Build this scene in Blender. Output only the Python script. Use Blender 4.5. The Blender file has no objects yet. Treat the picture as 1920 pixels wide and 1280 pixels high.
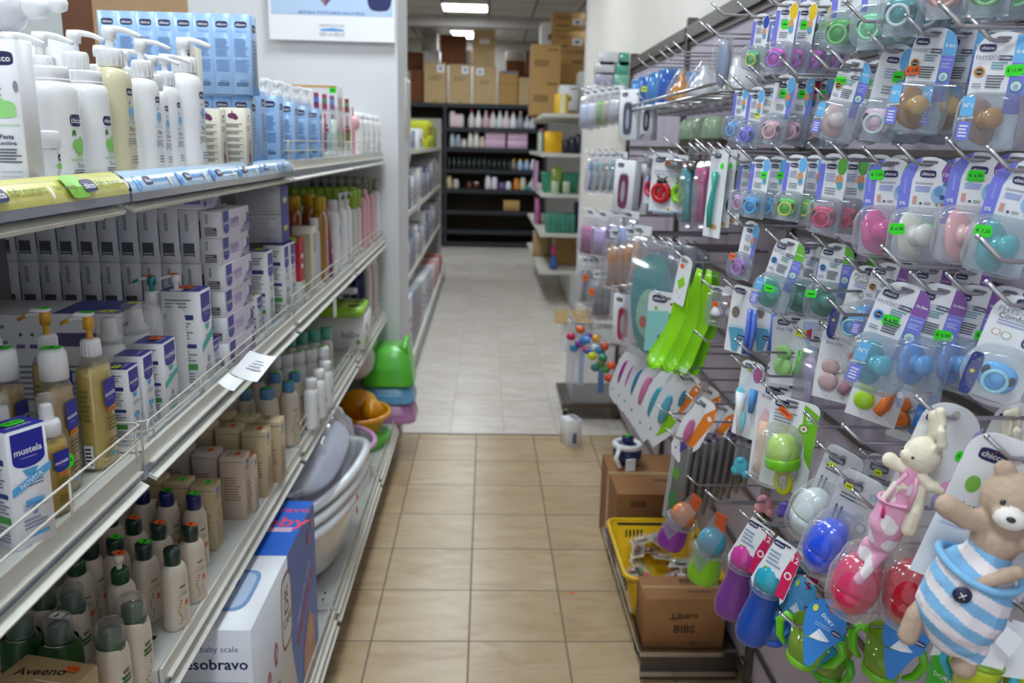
import bpy, bmesh, math, random
from mathutils import Vector, Matrix, Euler, noise

scene = bpy.context.scene
COL = scene.collection
random.seed(7)
PI = math.pi

# ---------------------------------------------------------------- camera
FPX, PIT, YAW, ROLL, CH = 1550.0, 0.2337, 0.0345, 0.023, 1.6185
_cp, _sp, _cy, _sy = math.cos(PIT), math.sin(PIT), math.cos(YAW), math.sin(YAW)
FW = Vector((_sy * _cp, _cy * _cp, -_sp))
_rt = Vector((_cy, -_sy, 0)); _up = _rt.cross(FW)
CR = _rt * math.cos(ROLL) + _up * math.sin(ROLL)
CU = _up * math.cos(ROLL) - _rt * math.sin(ROLL)
EYE = Vector((0, 0, CH))
cam_data = bpy.data.cameras.new('camera'); cam = bpy.data.objects.new('camera', cam_data); COL.objects.link(cam)
cam_data.sensor_width = 36; cam_data.lens = FPX / 1920 * 36; cam_data.clip_start = 0.05; cam_data.clip_end = 60
m = Matrix.Identity(4)
for i in range(3):
    m[i][0] = CR[i]; m[i][1] = CU[i]; m[i][2] = -FW[i]; m[i][3] = EYE[i]
cam.matrix_world = m
cam_data.dof.use_dof = True; cam_data.dof.focus_distance = 1.22; cam_data.dof.aperture_fstop = 5.2
scene.camera = cam
# ---------------------------------------------------------------- world, exposure
w = bpy.data.worlds.new('ambient_fill'); scene.world = w; w.use_nodes = True  # ambient fill added through the open side behind the camera
w.node_tree.nodes['Background'].inputs[0].default_value = (0.80, 0.88, 1.0, 1)
w.node_tree.nodes['Background'].inputs[1].default_value = 0.62
scene.view_settings.view_transform = 'Standard'; scene.view_settings.look = 'None'
scene.view_settings.exposure = 0.55; scene.view_settings.gamma = 1
scene.view_settings.use_curve_mapping = False
scene.cycles.use_denoising = True
scene.cycles.max_bounces = 8; scene.cycles.diffuse_bounces = 4; scene.cycles.glossy_bounces = 3
scene.cycles.transmission_bounces = 6; scene.cycles.transparent_max_bounces = 40
scene.cycles.caustics_reflective = False; scene.cycles.caustics_refractive = False
scene.cycles.sample_clamp_indirect = 6
LAMP = 20.0          # ceiling panel emission
# ---------------------------------------------------------------- placement on real planes
def ray(px, py): return FW + CR * ((px - 960) / FPX) - CU * ((py - 640) / FPX)
def atX(px, py, x): d = ray(px, py); return EYE + d * ((x - EYE[0]) / d[0])
def atY(px, py, y): d = ray(px, py); return EYE + d * ((y - EYE[1]) / d[1])
def atZ(px, py, z): d = ray(px, py); return EYE + d * ((z - EYE[2]) / d[2])
def xs(px, y, z):
    """x of the point at distance y and height z seen in column px"""
    a = (px - 960) / FPX; dy = y; dz = z - CH
    return (a * (dy * FW[1] + dz * FW[2]) - (dy * CR[1] + dz * CR[2])) / (CR[0] - a * FW[0])

# ---------------------------------------------------------------- materials
MATS = {}
def srgb(c):
    if isinstance(c, str):
        c = tuple(int(c[i:i + 2], 16) / 255 for i in (0, 2, 4))
    return tuple((v / 12.92 if v <= 0.04045 else ((v + 0.055) / 1.055) ** 2.4) for v in c)
def mat(name, col=None, rough=0.5, metal=0.0, var=0.06, scale=18.0, bump=0.0, coat=0.0, trans=0.0, sss=0.0, stretch=None):
    if name in MATS: return MATS[name]
    if col is None: raise KeyError(name)
    c = srgb(col); mt = bpy.data.materials.new(name); mt.use_nodes = True; nt = mt.node_tree; n = nt.nodes; l = nt.links
    b = n['Principled BSDF']; b.inputs['Roughness'].default_value = rough; b.inputs['Metallic'].default_value = metal
    b.inputs['Coat Weight'].default_value = coat; b.inputs['Coat Roughness'].default_value = 0.08
    b.inputs['Transmission Weight'].default_value = trans
    if sss:
        b.inputs['Subsurface Weight'].default_value = sss; b.inputs['Subsurface Scale'].default_value = 0.01
    tc = n.new('ShaderNodeTexCoord'); nz = n.new('ShaderNodeTexNoise'); nz.inputs['Scale'].default_value = scale; nz.inputs['Detail'].default_value = 3
    if stretch:
        mp = n.new('ShaderNodeMapping'); mp.inputs['Scale'].default_value = stretch
        l.new(tc.outputs['Object'], mp.inputs[0]); l.new(mp.outputs[0], nz.inputs['Vector'])
    else: l.new(tc.outputs['Object'], nz.inputs['Vector'])
    mx = n.new('ShaderNodeMix'); mx.data_type = 'RGBA'
    mx.inputs['A'].default_value = (*[min(1, v * (1 + var)) for v in c], 1); mx.inputs['B'].default_value = (*[v * (1 - var * 1.5) for v in c], 1)
    l.new(nz.outputs['Fac'], mx.inputs['Factor']); l.new(mx.outputs['Result'], b.inputs['Base Color'])
    if bump:
        bp = n.new('ShaderNodeBump'); bp.inputs['Strength'].default_value = bump; bp.inputs['Distance'].default_value = 0.002
        l.new(nz.outputs['Fac'], bp.inputs['Height']); l.new(bp.outputs[0], b.inputs['Normal'])
    MATS[name] = mt; return mt
def ink(hexcol, rough=0.45):
    k = 'ink_' + hexcol + ('' if rough == 0.45 else '_%d' % (rough * 100))
    return k if k in MATS else (mat(k, hexcol, rough, var=0.02) and k)
def plast(hexcol, rough=0.25, coat=0.3):
    k = 'plastic_%s_%d' % (hexcol, rough * 100)
    return k if k in MATS else (mat(k, hexcol, rough, var=0.03, coat=coat) and k)
def clear(name, tint='FFFFFF', gloss=0.10, haze=0.10, rough=0.05):
    """thin clear plastic: mostly see-through, a sharp sheen and a little milkiness"""
    if name in MATS: return name
    mt = bpy.data.materials.new(name); mt.use_nodes = True; nt = mt.node_tree; n = nt.nodes; l = nt.links
    n.remove(n['Principled BSDF']); out = n['Material Output']
    tr = n.new('ShaderNodeBsdfTransparent'); tr.inputs[0].default_value = (*srgb(tint), 1)
    gl = n.new('ShaderNodeBsdfGlossy'); gl.inputs['Roughness'].default_value = rough
    df = n.new('ShaderNodeBsdfDiffuse'); df.inputs[0].default_value = (*srgb(tint), 1)
    tl = n.new('ShaderNodeBsdfTranslucent'); tl.inputs[0].default_value = (*srgb(tint), 1)
    hz = n.new('ShaderNodeMixShader'); hz.inputs[0].default_value = 0.5; l.new(df.outputs[0], hz.inputs[1]); l.new(tl.outputs[0], hz.inputs[2])
    lw = n.new('ShaderNodeLayerWeight'); lw.inputs[0].default_value = .35; pw = n.new('ShaderNodeMath'); pw.operation = 'POWER'; pw.inputs[1].default_value = 3; l.new(lw.outputs['Facing'], pw.inputs[0])
    hm = n.new('ShaderNodeMath'); hm.operation = 'MULTIPLY_ADD'; hm.inputs[1].default_value = .55; hm.inputs[2].default_value = haze; hm.use_clamp = True; l.new(pw.outputs[0], hm.inputs[0])
    a = n.new('ShaderNodeMixShader'); l.new(hm.outputs[0], a.inputs[0]); l.new(tr.outputs[0], a.inputs[1]); l.new(hz.outputs[0], a.inputs[2])
    fr = n.new('ShaderNodeFresnel'); fr.inputs[0].default_value = 1.45
    ad = n.new('ShaderNodeMath'); ad.operation = 'MULTIPLY_ADD'; ad.inputs[1].default_value = 0.62; ad.inputs[2].default_value = gloss * 0.3
    ad.use_clamp = True; l.new(fr.outputs[0], ad.inputs[0])
    # crinkle of the thin sheet
    tc = n.new('ShaderNodeTexCoord'); nz = n.new('ShaderNodeTexNoise'); nz.inputs['Scale'].default_value = 30
    l.new(tc.outputs['Object'], nz.inputs['Vector']); bp = n.new('ShaderNodeBump'); bp.inputs['Strength'].default_value = 0.25; bp.inputs['Distance'].default_value = 0.003
    l.new(nz.outputs['Fac'], bp.inputs['Height']); l.new(bp.outputs[0], gl.inputs['Normal'])
    mn = n.new('ShaderNodeMath'); mn.operation = 'MINIMUM'; mn.inputs[1].default_value = .16; l.new(ad.outputs[0], mn.inputs[0])
    b = n.new('ShaderNodeMixShader'); l.new(mn.outputs[0], b.inputs[0]); l.new(a.outputs[0], b.inputs[1]); l.new(gl.outputs[0], b.inputs[2])
    l.new(b.outputs[0], out.inputs[0]); MATS[name] = mt; return name
clear('clear_plastic'); clear('milky_plastic', 'F4F6FA', 0.1, 0.18, 0.1); clear('clear_bag', 'F4F4F8', 0.3, 0.16, 0.12)
clear('case_plastic', 'F2F6FA', 0.1, 0.13, 0.07); clear('clear_teal', '9FE0DE', 0.1, 0.3); clear('clear_blue', '8FC3EE', 0.1, 0.35); clear('clear_lime', 'CBE86A', 0.1, 0.45)
mat('white_plastic', 'F0F1F2', 0.28, var=0.02, coat=0.25); mat('white_card', 'ECEDF0', 0.4, var=0.02); mat('cream_plastic', 'E6DDCB', 0.33, var=0.03, coat=0.15)
mat('chrome', 'C4C4C8', 0.22, 1.0, var=0.05); mat('steel_dark', '6E6862', 0.35, 0.9, var=0.12)
mat('shelf_white', 'C9CBC8', 0.42, var=0.05, scale=6); mat('shelf_edge', 'D8D6CC', 0.4, var=0.07, scale=40); mat('rail_grey', 'A9B5C2', 0.35, var=0.08, scale=30)
mat('wire_white', 'DCD8CC', 0.4, var=0.1, scale=60); mat('wall_white', 'D9DADD', 0.85, var=0.03, scale=5, bump=0.15)
mat('carton_tan', 'B28C56', 0.8, var=0.07, scale=9, bump=0.1); mat('carton_light', 'C0A478', 0.8, var=0.06, scale=9, bump=0.1); mat('carton_dark', '6B3E1E', 0.8, var=0.08, scale=9, bump=0.1)
mat('tape', 'B5986A', 0.25, var=0.05); mat('black_matte', '1C1C20', 0.55); mat('navy', '1B2154', 0.35)
NAVY = ink('1D2459'); WHT = ink('F2F3F5'); GREY = ink('8C8F98'); MB_ = ink('2B36A8'); GRN = ink('35E81F', 0.6); ORG = ink('FF6A1E', 0.6); YEL = ink('E4F21E', 0.6); DKT = ink('4A4C5A')

# ---------------------------------------------------------------- mesh builder
GLY = {}
def glyphs(s, bold=False):
    k = (s, bold)
    if k in GLY: return GLY[k]
    cu = bpy.data.curves.new('t', 'FONT'); cu.body = s; cu.resolution_u = 2; cu.align_x = 'LEFT'
    if bold: cu.offset = 0.018
    o = bpy.data.objects.new('t', cu); COL.objects.link(o); dg = bpy.context.evaluated_depsgraph_get()
    me = bpy.data.meshes.new_from_object(o.evaluated_get(dg))
    vs = [(v.co.x, v.co.y) for v in me.vertices]; fs = [tuple(p.vertices) for p in me.polygons]
    bpy.data.objects.remove(o); bpy.data.curves.remove(cu); bpy.data.meshes.remove(me)
    if not vs: vs = [(0, 0), (1, 0), (1, 1)]; fs = []
    x0 = min(v[0] for v in vs); x1 = max(v[0] for v in vs); y0 = min(v[1] for v in vs); y1 = max(v[1] for v in vs)
    GLY[k] = ([(v[0] - (x0 + x1) / 2, v[1] - (y0 + y1) / 2) for v in vs], fs, x1 - x0, y1 - y0); return GLY[k]

class Face:
    """a printable area: maps u,v in 0..1 to a point on the surface"""
    def __init__(s, W, H, fn, n=1): s.W = W; s.H = H; s.fn = fn; s.n = n; s.k = 0
def flat(o, r, u, W, H):
    o = Vector(o); r = Vector(r).normalized(); u = Vector(u).normalized(); nn = r.cross(u)
    return Face(W, H, lambda a, b, off: o + r * (a * W) + u * (b * H) + nn * off)
def cyl(r, z0, z1, a0=-70, a1=70, cen=0.0, ry=None):
    """cylinder patch centred on angle cen (degrees, 0 = local -Y)"""
    ry = ry or r
    def fn(a, b, off):
        t = math.radians(a0 + (a1 - a0) * a + cen - 90)
        return Vector(((r + off) * math.cos(t), (ry + off) * math.sin(t), z0 + (z1 - z0) * b))
    return Face(r * math.radians(a1 - a0), z1 - z0, fn, 10)

class MB:
    def __init__(s): s.v = []; s.f = []; s.m = []; s.sm = []; s.mats = []; s.T = Matrix.Identity(4)
    def mi(s, name):
        if name not in s.mats: s.mats.append(name)
        return s.mats.index(name)
    def add(s, vs, fs, mt, smooth=True):
        b = len(s.v); s.v += [s.T @ Vector(p) for p in vs]; k = s.mi(mt)
        for f in fs: s.f.append(tuple(i + b for i in f)); s.m.append(k); s.sm.append(smooth)
    def box(s, c, d, mt, rot=None):
        x, y, z = d[0] / 2, d[1] / 2, d[2] / 2; c = Vector(c)
        vs = [Vector((a, b, e)) for a in (-x, x) for b in (-y, y) for e in (-z, z)]
        if rot: R = Euler(rot).to_matrix(); vs = [R @ q for q in vs]
        s.add([q + c for q in vs], [(0, 1, 3, 2), (4, 6, 7, 5), (0, 4, 5, 1), (2, 3, 7, 6), (0, 2, 6, 4), (1, 5, 7, 3)], mt, False)
    def rbox(s, c, d, r, mt, n=3):
        """box with rounded upright edges and soft top and bottom"""
        x, y, z = d[0], d[1], d[2]; c = Vector(c)
        s.loft([(-z / 2, x - r * .8, y - r * .8), (-z / 2 + r * .4, x, y), (z / 2 - r * .4, x, y), (z / 2, x - r * .8, y - r * .8)], mt, r=r, c=c, smooth=True, seg=n)
    def loft(s, secs, mt, r=None, c=(0, 0, 0), e=None, seg=4, cap=True, smooth=True, axis='z', ring=None):
        """sections (h, width, depth[, ox, oy]); rounded rectangle of corner radius r, or superellipse of exponent e"""
        c = Vector(c); rings = []
        for q in secs:
            h, wx, wy = q[0], q[1], q[2]; ox = q[3] if len(q) > 3 else 0; oy = q[4] if len(q) > 4 else 0; pts = []
            if e:
                N = ring or 24
                for i in range(N):
                    t = 2 * PI * i / N; ct, st = math.cos(t), math.sin(t)
                    pts.append((ox + wx / 2 * math.copysign(abs(ct) ** (2 / e), ct), oy + wy / 2 * math.copysign(abs(st) ** (2 / e), st)))
            else:
                rr = min(r, wx / 2 * .98, wy / 2 * .98)
                for (sx, sy, a0) in ((1, 1, 0), (-1, 1, 90), (-1, -1, 180), (1, -1, 270)):
                    for i in range(seg + 1):
                        t = math.radians(a0 + 90 * i / seg)
                        pts.append((ox + sx * (wx / 2 - rr) + rr * math.cos(t), oy + sy * (wy / 2 - rr) + rr * math.sin(t)))
            rings.append([{'z': Vector((a, b, h)), 'y': Vector((a, h, b)), 'x': Vector((h, a, b))}[axis] + c for a, b in pts])
        s.rings(rings, mt, cap, smooth)
    def rings(s, rings, mt, cap=True, smooth=True, closed=False):
        n = len(rings[0]); vs = [p for rg in rings for p in rg]; fs = []
        R = len(rings)
        for j in range(R if closed else R - 1):
            for i in range(n):
                k = (i + 1) % n; j2 = (j + 1) % R
                fs.append((j * n + i, j * n + k, j2 * n + k, j2 * n + i))
        if cap and not closed: fs.append(tuple(range(n - 1, -1, -1))); fs.append(tuple((R - 1) * n + i for i in range(n)))
        s.add(vs, fs, mt, smooth)
    def lathe(s, prof, mt, c=(0, 0, 0), seg=20, ry=1.0, cap=True, axis='z'):
        c = Vector(c); rg = []
        for r_, z in prof:
            row = []
            for i in range(seg):
                t = 2 * PI * i / seg; a, b = max(r_, 1e-5) * math.cos(t), max(r_, 1e-5) * math.sin(t) * ry
                row.append({'z': Vector((a, b, z)), 'y': Vector((a, z, b)), 'x': Vector((z, a, b))}[axis] + c)
            rg.append(row)
        s.rings(rg, mt, cap)
    def ell(s, c, r, mt, seg=14, rot=None, nz=9):
        c = Vector(c); R = Euler(rot).to_matrix() if rot else Matrix.Identity(3); rg = []
        for j in range(nz + 1):
            t = PI * j / nz - PI / 2; cr = max(math.cos(t), 1e-3)
            rg.append([R @ Vector((r[0] * cr * math.cos(2 * PI * i / seg), r[1] * cr * math.sin(2 * PI * i / seg), r[2] * math.sin(t))) + c for i in range(seg)])
        s.rings(rg, mt)
    def tube(s, pts, r, mt, seg=6, closed=False, cap=True):
        pts = [Vector(p) for p in pts]; rr = r if isinstance(r, (list, tuple)) else [r] * len(pts); rg = []; n = len(pts); up = None
        for i, p in enumerate(pts):
            a = pts[(i - 1) % n] if (i or closed) else p; b = pts[(i + 1) % n] if (i < n - 1 or closed) else p
            d = (b - a).normalized()
            if up is None: up = Vector((0, 0, 1)) if abs(d.z) < .9 else Vector((1, 0, 0))
            x = d.cross(up)
            if x.length < 1e-4: x = d.cross(Vector((0, 1, 0)))
            x.normalize(); y = x.cross(d).normalized(); up = y
            rg.append([p + (x * math.cos(2 * PI * k / seg) + y * math.sin(2 * PI * k / seg)) * rr[i] for k in range(seg)])
        s.rings(rg, mt, cap, closed=closed)
    def plate(s, pts, t, mt, edge=None):
        """flat outline (x,z) extruded along +y by t, front at y=0 facing -y"""
        n = len(pts)
        s.add([(p[0], 0, p[1]) for p in pts], [tuple(range(n))], mt, False)
        s.add([(p[0], t, p[1]) for p in pts], [tuple(range(n - 1, -1, -1))], edge or mt, False)
        s.add([(p[0], 0, p[1]) for p in pts] + [(p[0], t, p[1]) for p in pts], [((i + 1) % n, i, n + i, n + (i + 1) % n) for i in range(n)], edge or mt, False)
    # --- printing
    def pr(s, F, ops):
        for op in ops:
            F.k += 1; off = 0.00015 + 0.00012 * F.k; k = op[0]
            if k == 'r':
                _, x0, y0, x1, y1, mt = op; n = F.n
                vs = [F.fn(x0 + (x1 - x0) * i / n, y, off) for i in range(n + 1) for y in (y0, y1)]
                s.add(vs, [(2 * i, 2 * i + 2, 2 * i + 3, 2 * i + 1) for i in range(n)], mt, F.n > 1)
            elif F.n > 1 and k in ('e', 'rr', 'p'):      # on a curved surface: upright strips
                if k == 'p': pts = op[1]; mt = op[2]
                else:
                    _, cx, cy_, w_, h_, mt = op; q = 2 if k == 'e' else 4
                    pts = [(cx + w_ / 2 * math.copysign(abs(math.cos(t)) ** (2 / q), math.cos(t)), cy_ + h_ / 2 * math.copysign(abs(math.sin(t)) ** (2 / q), math.sin(t))) for t in [2 * PI * i / 28 for i in range(28)]]
                x0 = min(a for a, _b in pts); x1 = max(a for a, _b in pts); M = 12; vs = []
                for i in range(M + 1):
                    x = x0 + (x1 - x0) * (i + (1e-4 if i == 0 else -1e-4 if i == M else 0)) / M; ys = []
                    for (ax, ay), (bx, by) in zip(pts, pts[1:] + pts[:1]):
                        if (ax - x) * (bx - x) <= 0 and ax != bx: ys.append(ay + (by - ay) * (x - ax) / (bx - ax))
                    ys = ys or [pts[0][1]]; vs += [F.fn(x, min(ys), off), F.fn(x, max(ys), off)]
                s.add(vs, [(2 * i, 2 * i + 2, 2 * i + 3, 2 * i + 1) for i in range(M)], mt, True)
            elif k == 'e' or k == 'rr':
                _, cx, cy_, w_, h_, mt = op; N = 20; p = 2 if k == 'e' else 4; vs = [F.fn(cx, cy_, off)]
                for i in range(N):
                    t = 2 * PI * i / N; c_, s_ = math.cos(t), math.sin(t)
                    vs.append(F.fn(cx + w_ / 2 * math.copysign(abs(c_) ** (2 / p), c_), cy_ + h_ / 2 * math.copysign(abs(s_) ** (2 / p), s_), off))
                s.add(vs, [(0, i + 1, (i + 1) % N + 1) for i in range(N)], mt, F.n > 1)
            elif k == 'p':
                _, pts, mt = op; s.add([F.fn(a, b, off) for a, b in pts], [tuple(range(len(pts)))], mt, F.n > 1)
            elif k == 't':
                _, cx, cy_, wd, txt, mt = op[:6]; bold = len(op) > 6 and op[6]; rot = op[7] if len(op) > 7 else 0
                gv, gf, gw, gh = glyphs(txt, bold); sc = wd * F.W / gw; c_, s_ = math.cos(math.radians(rot)), math.sin(math.radians(rot))
                s.add([F.fn(cx + (x * c_ - y * s_) * sc / F.W, cy_ + (x * s_ + y * c_) * sc / F.H, off) for x, y in gv], gf, mt, F.n > 1)
            elif k == 'l':
                _, x0, y0, x1, y1, n, mt = op; rnd = random.Random(int(x0 * 99) + n); h = (y1 - y0) / n
                for i in range(n):
                    xe = x1 - (x1 - x0) * rnd.random() * .3; yy = y1 - h * (i + .5)
                    s.add([F.fn(x0, yy - h * .22, off), F.fn(xe, yy - h * .22, off), F.fn(xe, yy + h * .22, off), F.fn(x0, yy + h * .22, off)], [(0, 1, 2, 3)], mt, False)
            elif k == 'logo':      # navy badge with the white word and a red dot
                _, cx, cy_, wd = op[:4]; h_ = wd * F.W * .5 / F.H; rt = op[4] if len(op) > 4 else 0
                s.pr(F, [('rr', cx, cy_, wd, h_, NAVY), ('t', cx, cy_, wd * .8, 'chicco', WHT, True), ('e', cx + wd * .02, cy_ + h_ * .32, wd * .07, wd * .07 * F.W / F.H, ink('D8262E'))])
            elif k == 'shield':    # blue hanging shield with the white word
                _, cx, y1, wd, hh, c_ = op; x0 = cx - wd / 2; x1 = cx + wd / 2; pts = [(x0, y1), (x0, y1 - hh * .78)]
                pts += [(cx - wd / 2 * math.cos(t * PI / 8), y1 - hh * .78 - hh * .22 * math.sin(t * PI / 8)) for t in range(1, 8)] + [(x1, y1 - hh * .78), (x1, y1)]
                if F.n > 1: pts = pts
                s.pr(F, [('p', pts, c_), ('t', cx, y1 - hh * .52, wd * .86, 'mustela', WHT, True), ('r', cx - wd * .25, y1 - hh * .72, cx + wd * .25, y1 - hh * .71, WHT)])
    def build(s, name, parent=None, loc=None):
        me = bpy.data.meshes.new(name); me.from_pydata([tuple(v) for v in s.v], [], s.f)
        for q in s.mats: me.materials.append(MATS[q])
        me.polygons.foreach_set('material_index', s.m); me.polygons.foreach_set('use_smooth', s.sm); me.update()
        o = bpy.data.objects.new(name, me); COL.objects.link(o)
        if parent: o.parent = parent
        if loc is not None: o.location = loc
        return o
def tag(o, label, cat, group=None, kind=None):
    if label: o['label'] = label
    if cat: o['category'] = cat
    if group: o['group'] = group
    if kind: o['kind'] = kind
    return o
SC = {}
def fit(o):
    k = tuple(round(v, 4) for v in o.location)
    if k in SC: o.scale = (SC[k],) * 3
def thing(name, label, cat, loc=(0, 0, 0), rz=0.0, group=None):
    o = bpy.data.objects.new(name, None); COL.objects.link(o); o.empty_display_size = .02
    o.location = loc; o.rotation_euler = (0, 0, rz); fit(o); return tag(o, label, cat, group)
def struct(name, mb): o = mb.build(name); o['kind'] = 'structure'; return o
def kids(o): return [c for c in bpy.data.objects if c.parent == o]
KIDS = {}
def dup(root, loc=None, rz=None, label=None, rot=None, group=None, scale=None):
    if root.name not in KIDS: KIDS[root.name] = [(c, kids(c)) for c in kids(root)]
    r = root.copy(); COL.objects.link(r)
    if loc is not None: r.location = loc
    if rot is not None: r.rotation_euler = rot
    elif rz is not None: r.rotation_euler = (0, 0, rz)
    if label: r['label'] = label
    if group: r['group'] = group
    if scale: r.scale = (scale,) * 3 if not isinstance(scale, tuple) else scale
    for c, g in KIDS[root.name]:
        d = c.copy(); COL.objects.link(d); d.parent = r
        for e in g: h = e.copy(); COL.objects.link(h); h.parent = d
    return r
ORD = ['nearest', 'second', 'third', 'fourth', 'fifth', 'sixth', 'seventh', 'eighth', 'ninth', 'tenth', 'eleventh', 'twelfth', 'thirteenth', 'fourteenth', 'fifteenth', 'sixteenth', 'seventeenth', 'eighteenth', 'nineteenth', 'twentieth']
def nth(i, e='nearest'):
    if i >= 20: return 'twenty-' + ['first', 'second', 'third', 'fourth', 'fifth', 'sixth', 'seventh', 'eighth', 'ninth'][i - 20]
    return e if i == 0 else ORD[i]
def sticker(parent, o, r, u, w_, h_, col, txt=None, name='price_sticker'):
    """a stuck-on price tag, o = centre"""
    b = MB(); r = Vector(r).normalized(); u = Vector(u).normalized(); o = Vector(o)
    F = flat(o - r * w_ / 2 - u * h_ / 2, r, u, w_, h_); c = .12
    pts = [(c, 0), (1 - c, 0), (1, c * 2), (1, 1 - c * 2), (1 - c, 1), (c, 1), (0, 1 - c * 2), (0, c * 2)]
    b.pr(F, [('p', pts, col)] + ([('t', .5, .5, .8, txt, ink('20242A'), True)] if txt else [('r', .2, .42, .8, .58, ink('30343A'))]))
    n = r.cross(u); b2 = [F.fn(a, q, -.0001) for a, q in pts]; return b.build(name, parent)
def blob(name, prims, voxel, matf, parent=None, smooth=6):
    """one continuous soft body: ellipsoids and tapered limbs fused by remeshing"""
    b = MB(); mt = matf if isinstance(matf, str) else matf(Vector((0, 0, 0)))
    for p in prims:
        if p[0] == 'e': b.ell(p[1], p[2], mt, 16, p[3] if len(p) > 3 else None, 10)
        else:
            b.tube(p[1], p[2], mt, 10)
            for q, r_ in zip(p[1], p[2]): b.ell(q, (r_, r_, r_), mt, 12, None, 8)
    o = b.build('tmp'); md = o.modifiers.new('r', 'REMESH'); md.mode = 'VOXEL'; md.voxel_size = voxel
    sm = o.modifiers.new('s', 'SMOOTH'); sm.factor = .5; sm.iterations = smooth
    dg = bpy.context.evaluated_depsgraph_get(); me = bpy.data.meshes.new_from_object(o.evaluated_get(dg)); bpy.data.objects.remove(o)
    me.name = name; me.materials.clear(); names = []
    for p in me.polygons:
        k = matf if isinstance(matf, str) else matf(p.center)
        if k not in names: names.append(k); me.materials.append(MATS[k])
        p.material_index = names.index(k); p.use_smooth = True
    r = bpy.data.objects.new(name, me); COL.objects.link(r)
    if parent: r.parent = parent
    return r
# ================================================================ room shell
def tile_mat(name, c1, c2, grout, size, ox, oy, vein=(3, 9, 1), gw=0.006, rough=0.3):
    mt = bpy.data.materials.new(name); mt.use_nodes = True; nt = mt.node_tree; n = nt.nodes; l = nt.links; b = n['Principled BSDF']
    g = n.new('ShaderNodeNewGeometry'); sp = n.new('ShaderNodeSeparateXYZ'); l.new(g.outputs['Position'], sp.inputs[0])
    def M(op, a, bb=None, cc=None):
        q = n.new('ShaderNodeMath'); q.operation = op
        for i, v in enumerate((a, bb, cc)):
            if v is None: continue
            if isinstance(v, (int, float)): q.inputs[i].default_value = v
            else: l.new(v, q.inputs[i])
        return q.outputs[0]
    ms = []; ids = []
    for ax, off in ((0, ox), (1, oy)):
        t = M('DIVIDE', M('SUBTRACT', sp.outputs[ax], off), size); fl = M('FLOOR', t); ids.append(fl)
        fr = M('SUBTRACT', t, fl); d = M('MINIMUM', fr, M('SUBTRACT', 1.0, fr)); ms.append(M('LESS_THAN', d, gw / size / 2))
    gm = M('MAXIMUM', ms[0], ms[1])
    cid = n.new('ShaderNodeCombineXYZ'); l.new(ids[0], cid.inputs[0]); l.new(ids[1], cid.inputs[1])
    wn = n.new('ShaderNodeTexWhiteNoise'); l.new(cid.outputs[0], wn.inputs['Vector'])
    mp = n.new('ShaderNodeMapping'); mp.inputs['Scale'].default_value = vein; l.new(g.outputs['Position'], mp.inputs[0])
    av = n.new('ShaderNodeVectorMath'); av.operation = 'ADD'; l.new(mp.outputs[0], av.inputs[0]); l.new(wn.outputs['Color'], av.inputs[1])
    nz = n.new('ShaderNodeTexNoise'); nz.inputs['Scale'].default_value = 1.6; nz.inputs['Detail'].default_value = 6; nz.inputs['Distortion'].default_value = .8; l.new(av.outputs[0], nz.inputs['Vector'])
    f = M('MULTIPLY_ADD', wn.outputs['Value'], 0.25, M('MULTIPLY_ADD', nz.outputs['Fac'], 1.8, -0.55)); 
    cl = n.new('ShaderNodeClamp'); l.new(f, cl.inputs[0])
    mx = n.new('ShaderNodeMix'); mx.data_type = 'RGBA'; mx.inputs['A'].default_value = (*srgb(c1), 1); mx.inputs['B'].default_value = (*srgb(c2), 1); l.new(cl.outputs[0], mx.inputs['Factor'])
    m2 = n.new('ShaderNodeMix'); m2.data_type = 'RGBA'; l.new(mx.outputs['Result'], m2.inputs['A']); m2.inputs['B'].default_value = (*srgb(grout), 1); l.new(gm, m2.inputs['Factor'])
    l.new(m2.outputs['Result'], b.inputs['Base Color']); l.new(M('MULTIPLY_ADD', gm, .4, rough), b.inputs['Roughness'])
    bp = n.new('ShaderNodeBump'); bp.inputs['Strength'].default_value = .4; bp.inputs['Distance'].default_value = .002; l.new(M('SUBTRACT', 1.0, gm), bp.inputs['Height']); l.new(bp.outputs[0], b.inputs['Normal'])
    MATS[name] = mt
T = .325
tile_mat('beige_tiles', 'C9B391', 'A98C66', '75695A', T, -.0365, .185, rough=.28)
tile_mat('pale_tiles', 'E6DFD8', 'CDBFB2', 'A89C92', .309, .121, 4.505, gw=.005, rough=.25)
b = MB(); b.box((0, 1.75, -.05), (14, 5.49, .1), 'beige_tiles'); struct('floor', b)
b = MB(); b.box((0, 10.2, -.05), (14, 11.4, .1), 'pale_tiles'); struct('floor_rear', b)
tile_mat('ceiling_tiles', 'BDB8B2', 'ACA7A0', '6E6A66', .6, -.6, 0.3, gw=.03, rough=.9)
CZ = 3.36
b = MB(); b.box((0, 7.2, CZ + .05), (14, 17, .1), 'ceiling_tiles'); struct('ceiling', b)
mat('wall_peach', 'F0CDA2', .85, var=.03, scale=4); mat('wall_beige', 'E6E0D8', .85, var=.05, scale=3, bump=.1); mat('wall_grey', 'A7A39F', .85, var=.06, scale=4)
b = MB(); b.box((-.984, 4.72, CZ / 2), (1.04, .54, CZ), 'wall_white'); struct('wall_pillar', b)
b = MB(); b.box((-3.9, 6.3, CZ / 2), (4.9, .12, CZ), 'wall_peach'); struct('wall_left_rear', b)
b = MB(); b.box((.92, 3.3, CZ / 2), (.12, 8.72, CZ), 'wall_beige'); struct('wall_right', b)
b = MB(); b.box((2.4, 7.62, CZ / 2), (3.1, .08, CZ), 'wall_white'); struct('wall_right_return', b)
b = MB(); b.box((0, 15.2, CZ / 2), (14, .12, CZ), 'wall_grey'); struct('wall_back', b)
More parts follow.
